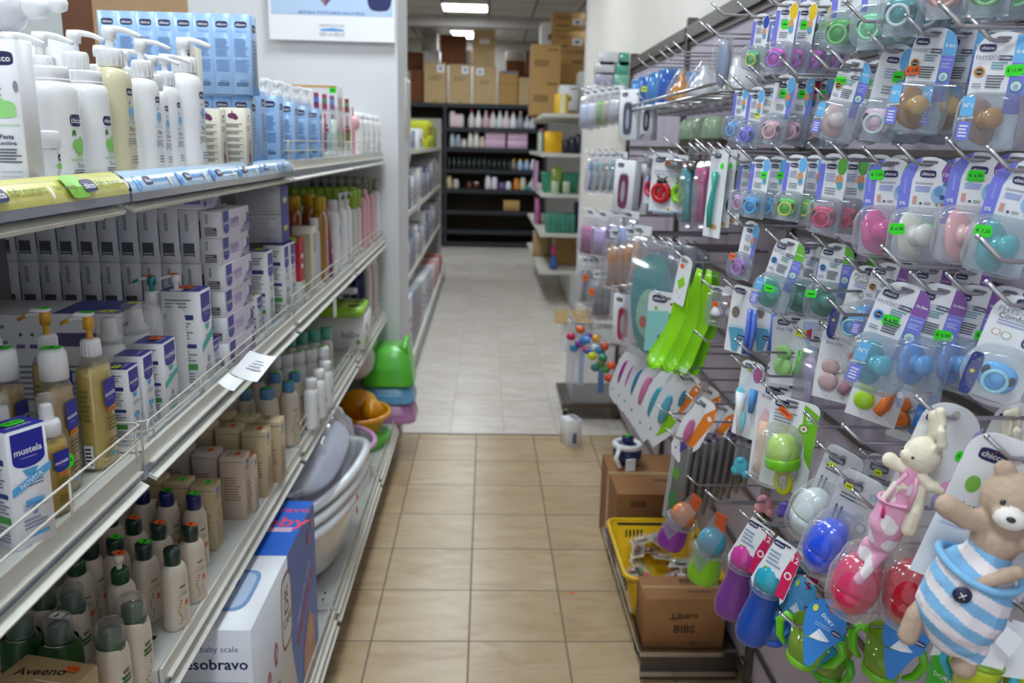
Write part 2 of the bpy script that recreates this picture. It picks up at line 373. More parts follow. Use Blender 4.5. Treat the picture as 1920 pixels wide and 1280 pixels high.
b = MB(); b.box((-6.5, 7, CZ / 2), (.12, 16.5, CZ), 'wall_white'); struct('wall_left', b)
b = MB(); b.box((3.9, 11.4, CZ / 2), (.12, 7.6, CZ), 'wall_white'); struct('wall_right_rear', b)
b = MB(); b.box((0, 12.45, CZ - .07), (10, .16, .14), 'wall_grey'); struct('trim_1', b)
mat('metal_strip', '8F8579', .4, .6); b = MB(); b.box((-.0, 4.49, .0015), (.93, .02, .003), 'metal_strip'); struct('trim_2', b)
# ceiling lights
lm = bpy.data.materials.new('lit_diffuser'); lm.use_nodes = True; n = lm.node_tree.nodes; n.remove(n['Principled BSDF']); e = n.new('ShaderNodeEmission')
e.inputs[0].default_value = (.86, .95, 1, 1); e.inputs[1].default_value = LAMP; lm.node_tree.links.new(e.outputs[0], n['Material Output'].inputs[0]); MATS['lit_diffuser'] = lm
def light(x, y, lx, ly, label):
    t = thing('ceiling_light', label, 'ceiling light', (x, y, CZ), 0, 'square ceiling light panels')
    b = MB(); b.box((0, 0, -.012), (lx + .05, .025, .022), 'shelf_edge') if 0 else None
    for sx, sy, wx, wy in ((0, ly / 2 + .012, lx + .05, .024), (0, -ly / 2 - .012, lx + .05, .024), (lx / 2 + .012, 0, .024, ly), (-lx / 2 - .012, 0, .024, ly)): b.box((sx, sy, -.008), (wx, wy, .016), 'shelf_edge')
    b.build('frame', t); b = MB(); b.box((0, 0, -.006), (lx, ly, .006), 'lit_diffuser'); b.build('diffuser', t)
c0 = atZ(872, 13, CZ)
LX = c0.x
light(LX, c0.y, .57, .57, 'lit square ceiling panel above the back of the aisle')
c1 = atZ(870, 65, CZ); light(c1.x, c1.y, .34, .7, 'small distant lit ceiling panel above the stacked cartons')
for i, yy in enumerate((8.2, 5.9, 3.6, 1.3, -.6)): light(LX, yy, .57, .57, 'lit square ceiling panel over the aisle out of view, ' + nth(4 - i, 'nearest') + ' row')
for i, yy in enumerate((8.2, 3.6, 1.3)): light(LX - 2.4, yy, .57, .57, 'lit square ceiling panel over the left side of the shop, ' + nth(2 - i) + ' row')
light(LX + 2.0, 10.6, .57, .57, 'added fill light panel on the ceiling right of the rear aisle'); light(LX - 2.4, 10.6, .57, .57, 'added fill light panel on the ceiling left of the rear aisle'); light(LX, 14.2, .57, .57, 'added fill light panel on the ceiling behind the dark shelving')  # extra panels added to brighten the back of the shop

# ================================================================ left gondola
YJ = [.16, 1.25, 2.32, 3.39, 4.43]
XF, XB, XBASE = -.545, -1.0, -.455
Z1, Z2, Z3, Z0 = 1.56, 1.13, .735, .2
def shelf_board(root, y0, y1, z, xf, xb, edge=True, holes=True):
    s = MB(); s.box(((xf + xb) / 2, (y0 + y1) / 2, z - .014), (xf - xb - .004, y1 - y0 - .008, .028), 'shelf_white')
    if holes:
        for yy in (y0 + .06, y0 + .1, y1 - .1, y1 - .06): s.box((xf - .045, yy, z + .0002), (.007, .012, .001), 'black_matte')
    o = s.build('shelf', root)
    if edge:
        r = MB(); L = y1 - y0 - .012; yc = (y0 + y1) / 2
        r.box((xf + .003, yc, z - .011), (.006, L, .026), 'shelf_edge'); r.box((xf + .002, yc, z - .036), (.004, L, .026), 'rail_grey')
        r.box((xf + .009, yc, z - .0235), (.012, L - .03, .003), 'shelf_edge'); r.box((xf + .012, yc, z - .047), (.016, L - .02, .006), 'shelf_edge', (0, .5, 0))
        r.build('price_rail', o)
    return o
def wire_fence(root, x, y0, y1, z, h=.055):
    s = MB(); L = .055
    for k in (h, h * .5): s.tube([(x - L, y0, z + k), (x - .008, y0, z + k), (x, y0 + .01, z + k), (x, y1 - .01, z + k), (x - .008, y1, z + k), (x - L, y1, z + k)], .0019, 'wire_white', 6)
    n = max(2, int((y1 - y0) / .22))
    for i in range(n + 1):
        yy = y0 + .012 + (y1 - y0 - .024) * i / n
        s.tube([(x, yy - .012, z), (x, yy - .012, z + h * .8), (x, yy - .006, z + h), (x, yy + .006, z + h), (x, yy + .012, z + h * .8), (x, yy + .012, z)] if i % 2 == 0 else [(x, yy, z), (x, yy, z + h)], .0017, 'wire_white', 6)
    return s.build('wire_fence', root)
BAYL = ['gondola bay nearest the camera on the left, under the amber bath oil bottles', 'second gondola bay on the left, above the digital scale carton', 'third gondola bay on the left, above the white baby baths', 'gondola bay farthest on the left, ending at the white pillar']
mat('back_panel', '8E8E88', .6, var=.06, scale=4)
BAYS = []
for i in range(4):
    y0, y1 = YJ[i], YJ[i + 1]
    t = thing('gondola_shelving', 'white metal ' + BAYL[i], 'shelving', (0, 0, 0), 0, 'left gondola shelving bays'); BAYS.append(t)
    s = MB(); s.box((XB - .01, (y0 + y1) / 2, .8), (.012, y1 - y0 - .01, 1.5), 'back_panel'); s.build('back_panel', t)
    for yy in ([y0, y1] if i == 0 else [y1]):
        s = MB(); s.box((XB - .02, yy, .8), (.04, .03, 1.6), 'shelf_white'); s.build('upright', t)
    z3 = .70 if i == 0 else Z3
    shelf_board(t, y0, y1, Z1, XF, XB); shelf_board(t, y0, y1, Z2, XF, XB); shelf_board(t, y0, y1, z3, XF, XB)
    o = shelf_board(t, y0, y1, Z0, XBASE, XB)
    for yy in (y0 + .05, y1 - .05):
        for xx in (-.52, -.9): s = MB(); s.box((xx, yy, .085), (.03, .05, .17), 'rail_grey'); s.build('foot', t)
    s = MB(); s.box((-.56, (y0 + y1) / 2, .1), (.01, y1 - y0 - .01, .14), 'back_panel'); s.build('kick_plate', t)
    for yy in (y0 + .008, y1 - .008):
        for z in (Z1, Z2, z3): s = MB(); s.box((-.78, yy, z - .045), (.42, .004, .04), 'shelf_white'); s.build('bracket', t)
wire_fence(BAYS[0], XF + .014, .35, 1.235, Z2)
wire_fence(BAYS[1], XF - .004, 1.30, 2.30, Z2, .035)
wire_fence(BAYS[2], XF - .004, 2.34, 3.36, Z2); wire_fence(BAYS[3], XF - .004, 3.41, 4.40, Z2)
wire_fence(BAYS[2], XF - .004, 2.36, 3.36, Z1); wire_fence(BAYS[3], XF - .004, 3.41, 4.38, Z1)
wire_fence(BAYS[2], XF - .004, 2.36, 3.36, Z3); wire_fence(BAYS[3], XF - .004, 3.41, 4.38, Z3)
wire_fence(BAYS[1], XBASE - .004, 1.3, 2.3, Z0, .03); wire_fence(BAYS[2], XBASE - .004, 2.34, 3.36, Z0, .03); wire_fence(BAYS[3], XBASE - .004, 3.41, 4.38, Z0, .03)
# promo strips clipped over the top rails
def strip(y0, y1, base, label, ops):
    t = MB(); L = y1 - y0; cols = base; R = .02
    def fn(a, b, off):
        return Vector((XF + .022 - .024 * b ** 2.2 + off, y0 + a * L, Z1 - .024 + .031 * b + off * .5))
    F = Face(L, .036, fn, 1); N = 6
    vs = [fn(a, j / N, 0) for a in (0, 1) for j in range(N + 1)]; t.add(vs, [(j, j + N + 1, j + N + 2, j + 1) for j in range(N)], base)
    t.box((XF + .019, y0 + L / 2, Z1 - .030), (.006, L, .012), 'clear_edge'); t.pr(F, ops)
    o = t.build('promo_strip'); tag(o, label, 'shelf strip'); return o
mat('clear_edge', '8B8E96', .15, coat=.8)
ops = []
for k in range(5):
    x = k / 5
    ops += [('rr', x + .055, .5, .05, .9, ink('7DBE3C')), ('logo', x + .085, .5, .035), ('t', x + .145, .5, .075, 'baby moments', ink('5F701E'), True), ('t', x + .025, .5, .05, 'baby moments', ink('5F701E'), True), ('e', x + .19, .4, .006, .5, WHT)]
mat('strip_yellow', 'D8D36A', .2, coat=.8, var=.05); mat('strip_blue', 'A9CBEA', .2, coat=.8, var=.05)
strip(.2, 1.245, 'strip_yellow', 'yellow green promo strip on the top shelf edge reading baby moments', ops)
ops = []
for k in range(6):
    x = k / 6
    ops += [('e', x + .03, .4, .02, .7, ink('5A9BE0')), ('logo', x + .07, .5, .028), ('t', x + .12, .5, .06, 'baby moments', ink('4F8FD0'), True), ('e', x + .15, .4, .008, .6, ink('F0E6C8'))]
strip(1.255, 2.3, 'strip_blue', 'light blue promo strip on the top shelf edge of the second bay', ops)
# ---------------------------------------------------------------- poster on the pillar
t = MB(); p0 = atY(507, 74, 4.42); p1 = atY(741, 78, 4.42); zt = 2.95; W = p1.x - p0.x; H = zt - p0.z
F = flat((p0.x, 4.405, p0.z), (1, 0, 0), (0, 0, 1), W, H); t.box(((p0.x + p1.x) / 2, 4.42, p0.z + H / 2), (W, .028, H), 'white_card')
hh = .12 / H
mat('poster_blue', 'B4CBE8', .35, var=.12, scale=3)
t.pr(F, [('r', .02, hh, .985, .99, 'poster_blue'), ('p', [(.12, .5), (.45, .19), (.62, .33), (.62, .6), (.3, .75)], ink('8E6F86')), ('p', [(.14, .52), (.45, .22), (.60, .345), (.3, .62)], ink('B79CAE')), ('p', [(.62, .33), (.45, .19), (.45, .5), (.62, .6)], ink('6E4A66')),
         ('rr', .88, .32, .2, .3, NAVY), ('t', .5, .155, .52, 'MUSTELA: TUTTO INIZIA DALLA PELLE', ink('4A6FB5'), True),
         ('t', .5, .085, .2, 'DERMATOLOGIA', GREY), ('p', [(.4, .055), (.6, .055), (.585, .065), (.5, .072), (.415, .065)], ink('5E9BE0')), ('t', .5, .035, .2, 'PER LA PELLE', GREY)])
tag(t.build('wall_poster'), 'large pale blue skin care poster on the white pillar', 'poster')
t = MB(); q = atY(757, 150, 4.40); t.T = Matrix.Translation(atY(757, 205, 4.98)); t.rbox((0, 0, 0), (.05, .3, .34), .01, 'wall_beige'); t.box((.027, 0, .02), (.004, .22, .26), 'shelf_white')
tag(t.build('wall_notice_box'), 'flat beige notice frame on the aisle side of the pillar', 'notice frame')
# ================================================================ goods makers for the left shelves
def carton(name, label, cat, base, size, rz=0.0, mt='white_card', prints=(), group=None, flap=True, stick=None, proto=None):
    """a closed box; base = centre of its underside; local -Y is the front, -X the left side, +X the right side"""
    w_, d_, h_ = size; b = MB(); b.rbox((0, 0, h_ / 2), (w_, d_, h_), min(.0016, w_ * .05), mt, 1) if h_ < .3 else b.box((0, 0, h_ / 2), (w_, d_, h_), mt)
    Fs = {'F': flat((-w_ / 2, -d_ / 2, 0), (1, 0, 0), (0, 0, 1), w_, h_), 'R': flat((w_ / 2, -d_ / 2, 0), (0, 1, 0), (0, 0, 1), d_, h_),
          'L': flat((-w_ / 2, d_ / 2, 0), (0, -1, 0), (0, 0, 1), d_, h_), 'T': flat((-w_ / 2, -d_ / 2, h_), (1, 0, 0), (0, 1, 0), w_, d_),
          'B': flat((w_ / 2, d_ / 2, 0), (-1, 0, 0), (0, 0, 1), w_, h_)}
    for f, ops in prints: b.pr(Fs[f], ops)
    if stick:
        t = thing(name, label, cat, base, rz, group); b.build('box_body', t)
        f, u, v, sw, col, txt = stick; F = Fs[f]; p = F.fn(u, v, .0016); r = (F.fn(1, 0, 0) - F.fn(0, 0, 0)); up = (F.fn(0, 1, 0) - F.fn(0, 0, 0))
        sticker(t, p, r, up, sw, sw * .6, col, txt); return t
    o = b.build(name, None, base); o.rotation_euler = (0, 0, rz); fit(o); return tag(o, label, cat, group)
def at_base(px, Y, z, hw=.034):
    """where a thing seen in column px stands; kept behind the shelf rail, its size growing with the distance"""
    x = xs(px, Y, z); xm = XF - .008 - hw
    if x > xm and z > .3:
        y2 = Y
        for _ in range(30): y2 *= xm / xs(px, y2, z)
        v = Vector((xs(px, y2, z), y2, z)); SC[tuple(round(q, 4) for q in v)] = y2 / Y; return v
    return Vector((x, Y, z))
RZ = PI / 2     # goods turned to face the aisle

def pump_head(root, z, r, col, ang, tip=None, hgt=.03, L=.035, collar=None, top=None):
    b = MB(); b.lathe([(0, z), (r, z), (r, z + .022), (r * .92, z + .025), (r * .45, z + .026), (0, z + .026)], collar or col, seg=18)
    for i in range(14):
        a = 2 * PI * i / 14; b.box((r * math.cos(a), r * math.sin(a), z + .011), (.0015, .0015, .02), collar or col, (0, 0, a))
    b.build('collar', root); b = MB(); zz = z + .026
    b.lathe([(r * .35, zz), (r * .33, zz + hgt * .5)], top or col, seg=12, cap=False)
    b.lathe([(0, zz + hgt * .4), (r * .55, zz + hgt * .4), (r * .6, zz + hgt * .75), (r * .5, zz + hgt), (0, zz + hgt * 1.02)], top or col, seg=14)
    c, s_ = math.cos(ang), math.sin(ang); pts = []; rad = []
    for t in range(7):
        q = t / 6; pts.append((c * L * q, s_ * L * q, zz + hgt * (.86 + .05 * math.sin(q * PI) - .32 * q * q))); rad.append(r * (.30 - .13 * q))
    b.tube(pts, rad, col, 8)
    if tip: b.tube(pts[4:], [v * 1.06 for v in rad[4:]], tip, 8)
    b.build('pump_head', root)
def bottle_body(root, w_, d_, h_, mt, e=2.6, neck=.35, sh=.16, waist=0):
    b = MB(); S = []
    for k in (0, .02, .08, .3, .55, 1 - sh, 1 - sh * .6, 1 - sh * .3, 1 - sh * .08, 1):
        q = 1.0
        if k > 1 - sh: q = neck + (1 - neck) * math.sqrt(max(0, 1 - ((k - (1 - sh)) / sh) ** 2))
        if k == 0: q = .9
        if waist: q *= 1 - waist * math.sin(PI * min(1, k / .9))
        S.append((h_ * k, w_ * q, max(d_ * q, w_ * .1)))
    b.loft(S, mt, e=e); o = b.build('bottle_body', root); return o
def chicco_art(kind):
    if kind == 'green': return [('logo', .5, .62, .5), ('p', [(.3, .5), (.36, .53), (.42, .5), (.38, .48), (.42, .455), (.36, .47), (.3, .455), (.34, .48)], ink('2F8A2A')), ('e', .42, .36, .3, .12, ink('8BD467')), ('e', .62, .38, .26, .14, ink('8BD467')), ('e', .55, .31, .4, .08, ink('8BD467')), ('r', .4, .24, .43, .3, ink('8BD467')), ('r', .5, .24, .53, .3, ink('8BD467')), ('r', .6, .24, .63, .3, ink('8BD467')), ('t', .5, .2, .6, 'babymoments', ink('7FBF6A')), ('t', .5, .14, .3, 'Talco', NAVY), ('l', .25, .03, .75, .1, 3, DKT)]
    return [('logo', .5, .86, .4), ('e', .42, .75, .08, .03, ink('2F7FD0')), ('e', .5, .66, .34, .1, ink('7FBCE8')), ('r', .38, .58, .41, .64, ink('7FBCE8')), ('r', .48, .57, .51, .64, ink('7FBCE8')), ('r', .58, .58, .61, .64, ink('7FBCE8')), ('t', .5, .54, .6, 'babymoments', ink('7FBCE8')), ('t', .5, .47, .4, 'Bagno', NAVY), ('t', .5, .42, .5, 'senza lacrime', NAVY), ('l', .2, .28, .8, .38, 4, GREY), ('l', .3, .1, .7, .2, 3, GREY)]
def label_part(root, w_, d_, z0, z1, ops, a=62, cen=0, bg=None, name='label'):
    b = MB(); F = cyl(w_ / 2 * 1.004, z0, z1, -a, a, cen, d_ / 2 * 1.004)
    if bg: b.pr(F, [('r', 0, 0, 1, 1, bg)])
    b.pr(F, ops); return b.build(name, root)
def chicco_pump(label, loc, w_=.062, h_=.165, body='white_plastic', ang=-PI / 2):
    t = thing('pump_bottle', label, 'bottle', loc, RZ, 'white baby bath pump bottles'); bottle_body(t, w_, w_ * .72, h_, body, 2.3, .42, .14)
    label_part(t, w_, w_ * .72, 0, h_ * .9, chicco_art('blue'), 45); pump_head(t, h_, w_ * .27, 'white_plastic', ang, L=.045); return t
def talc(label, loc, w_=.062, h_=.115):
    t = thing('talc_bottle', label, 'bottle', loc, RZ, 'white talc bottles on the top shelf'); bottle_body(t, w_, w_ * .8, h_, 'white_plastic', 2.3, .72, .14)
    label_part(t, w_, w_ * .8, 0, h_ * .98, chicco_art('green'), 48)
    b = MB(); r = w_ * .37; b.lathe([(r * .9, h_ - .002), (r, h_), (r, h_ + .014), (r * .95, h_ + .017), (0, h_ + .018)], 'white_plastic', seg=28, ry=.85); b.lathe([(r * 1.04, h_ + .001), (r * 1.04, h_ + .003)], 'white_plastic', seg=28, ry=.85); b.build('cap', t); return t
# ---------------------------------------------------------------- top shelf, first and second bay
mat('bath_yellow', 'DCD5B0', .3, var=.03, coat=.2)
carton('ointment_carton', 'tall white ointment carton at the left edge of the top shelf', 'carton', at_base(40, .975, Z1, .02), (.036, .05, .152), .15, 'white_card',
       [('F', [('logo', .5, .87, .82), ('p', [(.12, .66), (.3, .69), (.5, .66), (.38, .64), (.5, .61), (.3, .63), (.12, .61), (.24, .64)], ink('2F8A2A')), ('e', .35, .56, .4, .09, ink('9BDD86')), ('e', .6, .53, .5, .1, ink('9BDD86')), ('e', .5, .49, .7, .06, ink('9BDD86')), ('t', .55, .41, .7, 'babymoments', ink('8FCB7A')),
               ('t', .5, .33, .4, 'Pasta', NAVY, True), ('t', .5, .285, .52, 'Lenitiva', NAVY, True), ('l', .2, .14, .9, .25, 5, DKT), ('t', .55, .08, .6, 'PARABENI-FREE', GREY), ('t', .55, .045, .6, 'IPOALLERGENICO', GREY), ('e', .9, .68, .14, .08, GREY)])])
talc('fat white talc bottle with green creature art, left of its twin', at_base(112, 1.04, Z1), .066, .112)
talc('white talc bottle standing just left of the yellowish pump bottle', at_base(179, 1.16, Z1), .058, .118)
t = thing('cream_jar', 'small white cream jar in front of the fat talc bottle', 'jar', at_base(91, .965, Z1), RZ)
b = MB(); b.lathe([(.014, 0), (.0155, .002), (.0155, .03), (.013, .034)], 'white_plastic', seg=24); b.build('jar_body', t); label_part(t, .031, .031, .002, .03, [('logo', .6, .78, .5), ('e', .42, .45, .3, .25, ink('8BD467')), ('l', .3, .05, .8, .25, 2, NAVY)], 60)
b = MB(); b.lathe([(.0165, .034), (.0175, .036), (.0175, .05), (.016, .053), (0, .0535)], 'white_plastic', seg=28); b.build('cap', t)
PB = [(226, 1.27, .064, .150, 'bath_yellow', 'pump bottle of yellowish bath wash with a navy badge'), (281, 1.33, .056, .138, 'white_plastic', 'white pump bottle right of the yellowish one'),
      (358, 1.47, .072, .155, 'white_plastic', 'tall white pump bottle at the right end of the pump row'), (322, 1.62, .06, .150, 'white_plastic', 'white pump bottle partly hidden behind the tall right one'),
      (162, 1.34, .066, .155, 'white_plastic', 'white pump bottle behind the talc left of the yellowish one'), (100, 1.22, .066, .138, 'white_plastic', 'white pump bottle behind the fat talc bottle'),
      (45, 1.16, .062, .13, 'white_plastic', 'white pump bottle behind the ointment carton'), (205, 1.5, .064, .15, 'white_plastic', 'white pump bottle in the back row left of the blue cartons'),
      (250, 1.55, .06, .15, 'white_plastic', 'white pump bottle in the back row behind the yellowish one'), (300, 1.5, .054, .135, 'white_plastic', 'small white pump bottle behind the second one from the right')]
for px, Y, w_, h_, mt_, lb in PB: chicco_pump(lb, at_base(px, Y, Z1), w_, h_, mt_, -PI / 2 if Y < 1.58 else -PI / 2 + .4)
carton('stock_carton', 'plain white carton at the back under the lying bottle', 'carton', (xs(10, 1.42, Z1), 1.42, Z1), (.2, .12, .205), 0, 'white_card')
t = thing('lying_bottle', 'translucent white bottle lying on its side above the pumps', 'bottle', (xs(-6, 1.40, 1.8), 1.38, Z1 + .207), 0)
mat('milky_pe', 'D9DBE0', .25, coat=.3, sss=.1); b = MB(); b.T = Matrix.Translation((0, 0, .034)) @ Matrix.Rotation(-.12, 4, 'Y')
b.lathe([(.001, -.09), (.03, -.088), (.034, -.08), (.034, .03), (.03, .045), (.017, .056), (.013, .06)], 'milky_pe', seg=24, axis='x'); b.build('bottle_body', t)
b = MB(); b.T = Matrix.Translation((0, 0, .034)) @ Matrix.Rotation(-.12, 4, 'Y'); b.lathe([(.017, .056), (.019, .06), (.019, .08), (.015, .085), (.008, .087), (.007, .094), (.012, .098), (.014, .104), (.012, .115), (.004, .12)], 'white_plastic', seg=18, axis='x'); b.build('cap', t)
# pale cartons with the dark apple print
mat('cream_card', 'E2DCCB', .45, var=.02); mat('blue_card', '9DC1EA', .35, var=.05, coat=.2); PUR = ink('7A3560')
def apple_box(px, Y, label, h_=.118):
    carton('lotion_carton', label, 'carton', at_base(px, Y, Z1, .01), (.054, .052, h_), .05, 'cream_card', [('F', [('e', .5, .86, .36, .1, PUR), ('e', .62, .83, .2, .08, PUR), ('r', .48, .9, .52, .95, PUR)] + [('l', .12, y, .88, y + .07, 3, DKT) for y in (.66, .54, .42, .3, .18, .07)]),
            ('R', [('r', .4, .85, .6, .89, NAVY), ('t', .5, .8, .6, 'chicco', ink('A08C8C')), ('l', .15, .6, .85, .7, 3, GREY), ('e', .5, .12, .35, .2, PUR), ('r', .47, .2, .53, .3, PUR), ('e', .55, .38, .12, .1, PUR)])], 'cream lotion cartons')
apple_box(399, 1.84, 'cream carton with a dark apple print, left of the pair'); apple_box(446, 1.84, 'cream carton with a dark apple print, right of the pair')
carton('lotion_carton', 'tall cream carton with green tag behind the tall pump bottle', 'carton', at_base(369, 1.62, Z1), (.03, .05, .215), .05, 'cream_card', [('F', [('t', .5, .9, .5, 'c', NAVY)])], stick=('F', .7, .63, .02, GRN, None))
BLUEOPS = [('logo', .5, .87, .62), ('t', .5, .79, .55, 'Natural', ink('6FA8E0')), ('l', .12, .47, .9, .7, 9, ink('6A8CC0')), ('l', .12, .28, .9, .44, 7, ink('6A8CC0')), ('t', .5, .17, .4, 'talco', ink('5A7CC0')), ('l', .15, .1, .85, .15, 2, NAVY)]
BLUER = [('logo', .5, .84, .6, 0), ('l', .2, .3, .8, .7, 8, ink('8C95B0')), ('r', 0, 0, 1, .1, ink('5E9BE0'))]
t0 = None; n = 0
def blue_carton(loc, size, label, group):
    return carton('talc_carton', label, 'carton', loc, size, 0.03, 'blue_card', [('F', BLUEOPS), ('R', BLUER)], group)
zz = Z1 + .155
bp = None
for i in range(8):     # standing on a lower tier of the same cartons
    px = 221 + 34.6 * i; p = at_base(px, 2.0, zz, .0)
    lb = 'tall light blue carton in the upper row of eight, ' + ('rightmost' if i == 7 else nth(7 - i) + ' from the right')
    bp = blue_carton(p, (.0425, .055, .172), lb, 'blue cartons in the upper row') if bp is None else bp
    if i:
        o = bp.copy(); COL.objects.link(o); o.location = p; o['label'] = lb; o.scale = (1,) * 3; fit(o)
lowp = None
for i in range(8):
    p = at_base(221 + 34.6 * i, 2.02, Z1, .0); lb = 'light blue carton in the lower tier behind the pumps, ' + ('rightmost' if i == 7 else nth(7 - i) + ' from the right')
    if lowp is None: lowp = blue_carton(p, (.0425, .055, .153), lb, 'blue cartons in the lower tier')
    else: o = lowp.copy(); COL.objects.link(o); o.location = p; o['label'] = lb; o.scale = (1,) * 3; fit(o)
for i, (px, Y, h_, w_) in enumerate([(484, 1.86, .15, .05), (520, 2.12, .155, .05), (549, 2.3, .15, .05), (575, 2.52, .15, .05), (598, 2.72, .15, .045), (508, 2.5, .15, .06), (535, 2.75, .15, .06)]):
    blue_carton(at_base(px - 8, Y, Z1), (w_, w_, h_), 'light blue carton right of the eight-carton block, ' + nth(i) + ' along the shelf', 'blue cartons further along')
mat('blue_bottle', '8FC2EA', .3, coat=.2)
for i, (px, Y) in enumerate([(500, 2.55), (524, 2.65), (540, 2.8), (560, 2.9), (577, 3.0)]):
    t = thing('pump_bottle', 'white topped blue lotion bottle behind the blue cartons, ' + nth(i) + ' from the left', 'bottle', at_base(px, Y, Z1), RZ, 'lotion bottles behind the blue cartons')
    bottle_body(t, .06, .045, .175, 'blue_bottle', 2.4, .4, .2); pump_head(t, .175, .016, 'white_plastic', -PI / 2, L=.03)
# clear box with price sticker, toothbrush packs, comb, jars in bays three and four
t = thing('display_box', 'clear plastic display box with orange rim beside the blue cartons', 'display box', at_base(590, 3.2, Z1), 0)
b = MB(); b.box((0, 0, .125), (.2, .12, .25), 'clear_plastic'); b.build('box_body', t); b = MB(); b.box((0, -.0605, .247), (.2, .002, .008), ink('E0A860')); b.build('printed_rim', t); sticker(t, (.085, -.063, .235), (1, 0, 0), (0, 0, 1), .025, .02, GRN)
tb = None
for i, (px, Y, c1_, c2_) in enumerate([(596, 2.95, 'A0306A', '4A7FD8'), (611, 3.05, 'C03A6A', '3FA08A'), (625, 3.15, '8A2F8A', '3A8FE0'), (640, 3.3, 'C0305A', '3F9A3F'), (652, 3.4, 'A83A3A', '6AA04A')]):
    t = thing('toothbrush_pack', 'child toothbrush pack with %s bristles, %s from the left' % (('pink and blue', 'red and green', 'violet and blue', 'pink and green', 'brown and green')[i], nth(i)), 'toothbrush pack', at_base(px, Y, Z1), 0.3, 'toothbrush packs on the top shelf')
    b = MB(); b.box((0, .004, .09), (.034, .003, .18), 'white_card'); b.pr(flat((-.017, .0025, 0), (1, 0, 0), (0, 0, 1), .034, .18), [('r', .1, .1, .9, .5, ink(c2_)), ('logo', .5, .6, .6), ('r', .1, .5, .9, .55, ink(c1_))]); b.build('card', t)
    b = MB(); b.tube([(0, -.004, .02), (0, -.006, .1), (0, -.004, .15)], [.005, .004, .003], plast(c1_)); b.build('handle', t); b = MB(); b.box((0, -.01, .192), (.012, .012, .016), ink(c2_)); b.box((0, -.004, .19), (.016, .005, .05), plast(c1_)); b.build('bristles', t)
t = thing('baby_comb', 'pink round headed baby brush standing on the top shelf', 'brush', at_base(663, 3.5, Z1), 0); b = MB(); b.lathe([(.006, 0), (.006, .09), (.004, .1)], plast('D98A9A'), seg=10); b.build('handle', t); b = MB(); b.ell((0, 0, .125), (.028, .02, .03), plast('E3A9AE')); b.lathe([(.004, .15), (.003, .19)], plast('A86A7A'), seg=8); b.build('head', t)
for i, (px, Y, c_) in enumerate([(598, 2.7, 'D8DADC'), (612, 2.78, '9FD6DC'), (622, 2.84, 'D9E2D0')]):
    t = thing('squeeze_tube', ('white', 'pale turquoise', 'pale green')[i] + ' toothpaste tube standing behind the wire fence', 'tube', at_base(px, Y, Z1), 0.5, 'toothpaste tubes'); b = MB(); b.loft([(.02, .034, .03), (.12, .04, .004)], plast(c_), e=2); b.build('tube_body', t); b = MB(); b.lathe([(.014, 0), (.014, .022)], 'white_plastic', seg=14); b.build('cap', t)
for i, (px, Y) in enumerate([(668, 3.5), (678, 3.62), (688, 3.74), (697, 3.86), (704, 3.98), (690, 4.1), (706, 4.15)]):
    t = thing('wipes_jar', 'white baby powder jar near the pillar on the top shelf, ' + nth(i) + ' from the left', 'jar', at_base(px, Y, Z1), RZ, 'white jars near the pillar')
    bottle_body(t, .09, .07, .14, 'white_plastic', 2.6, .75, .15); label_part(t, .09, .07, .02, .12, [('r', 0, .1, 1, .5, ink(['D8C6CE', 'CFE0D2', 'D0D8E8'][i % 3])), ('r', .1, .55, .5, .7, ink(['5FB04A', 'E08A5A', '5AA0C0'][i % 3])), ('l', .1, .1, .9, .5, 4, GREY)], 60)
    b = MB(); b.lathe([(.032, .138), (.034, .14), (.034, .165), (.0, .167)], 'white_plastic', seg=20); b.build('cap', t)
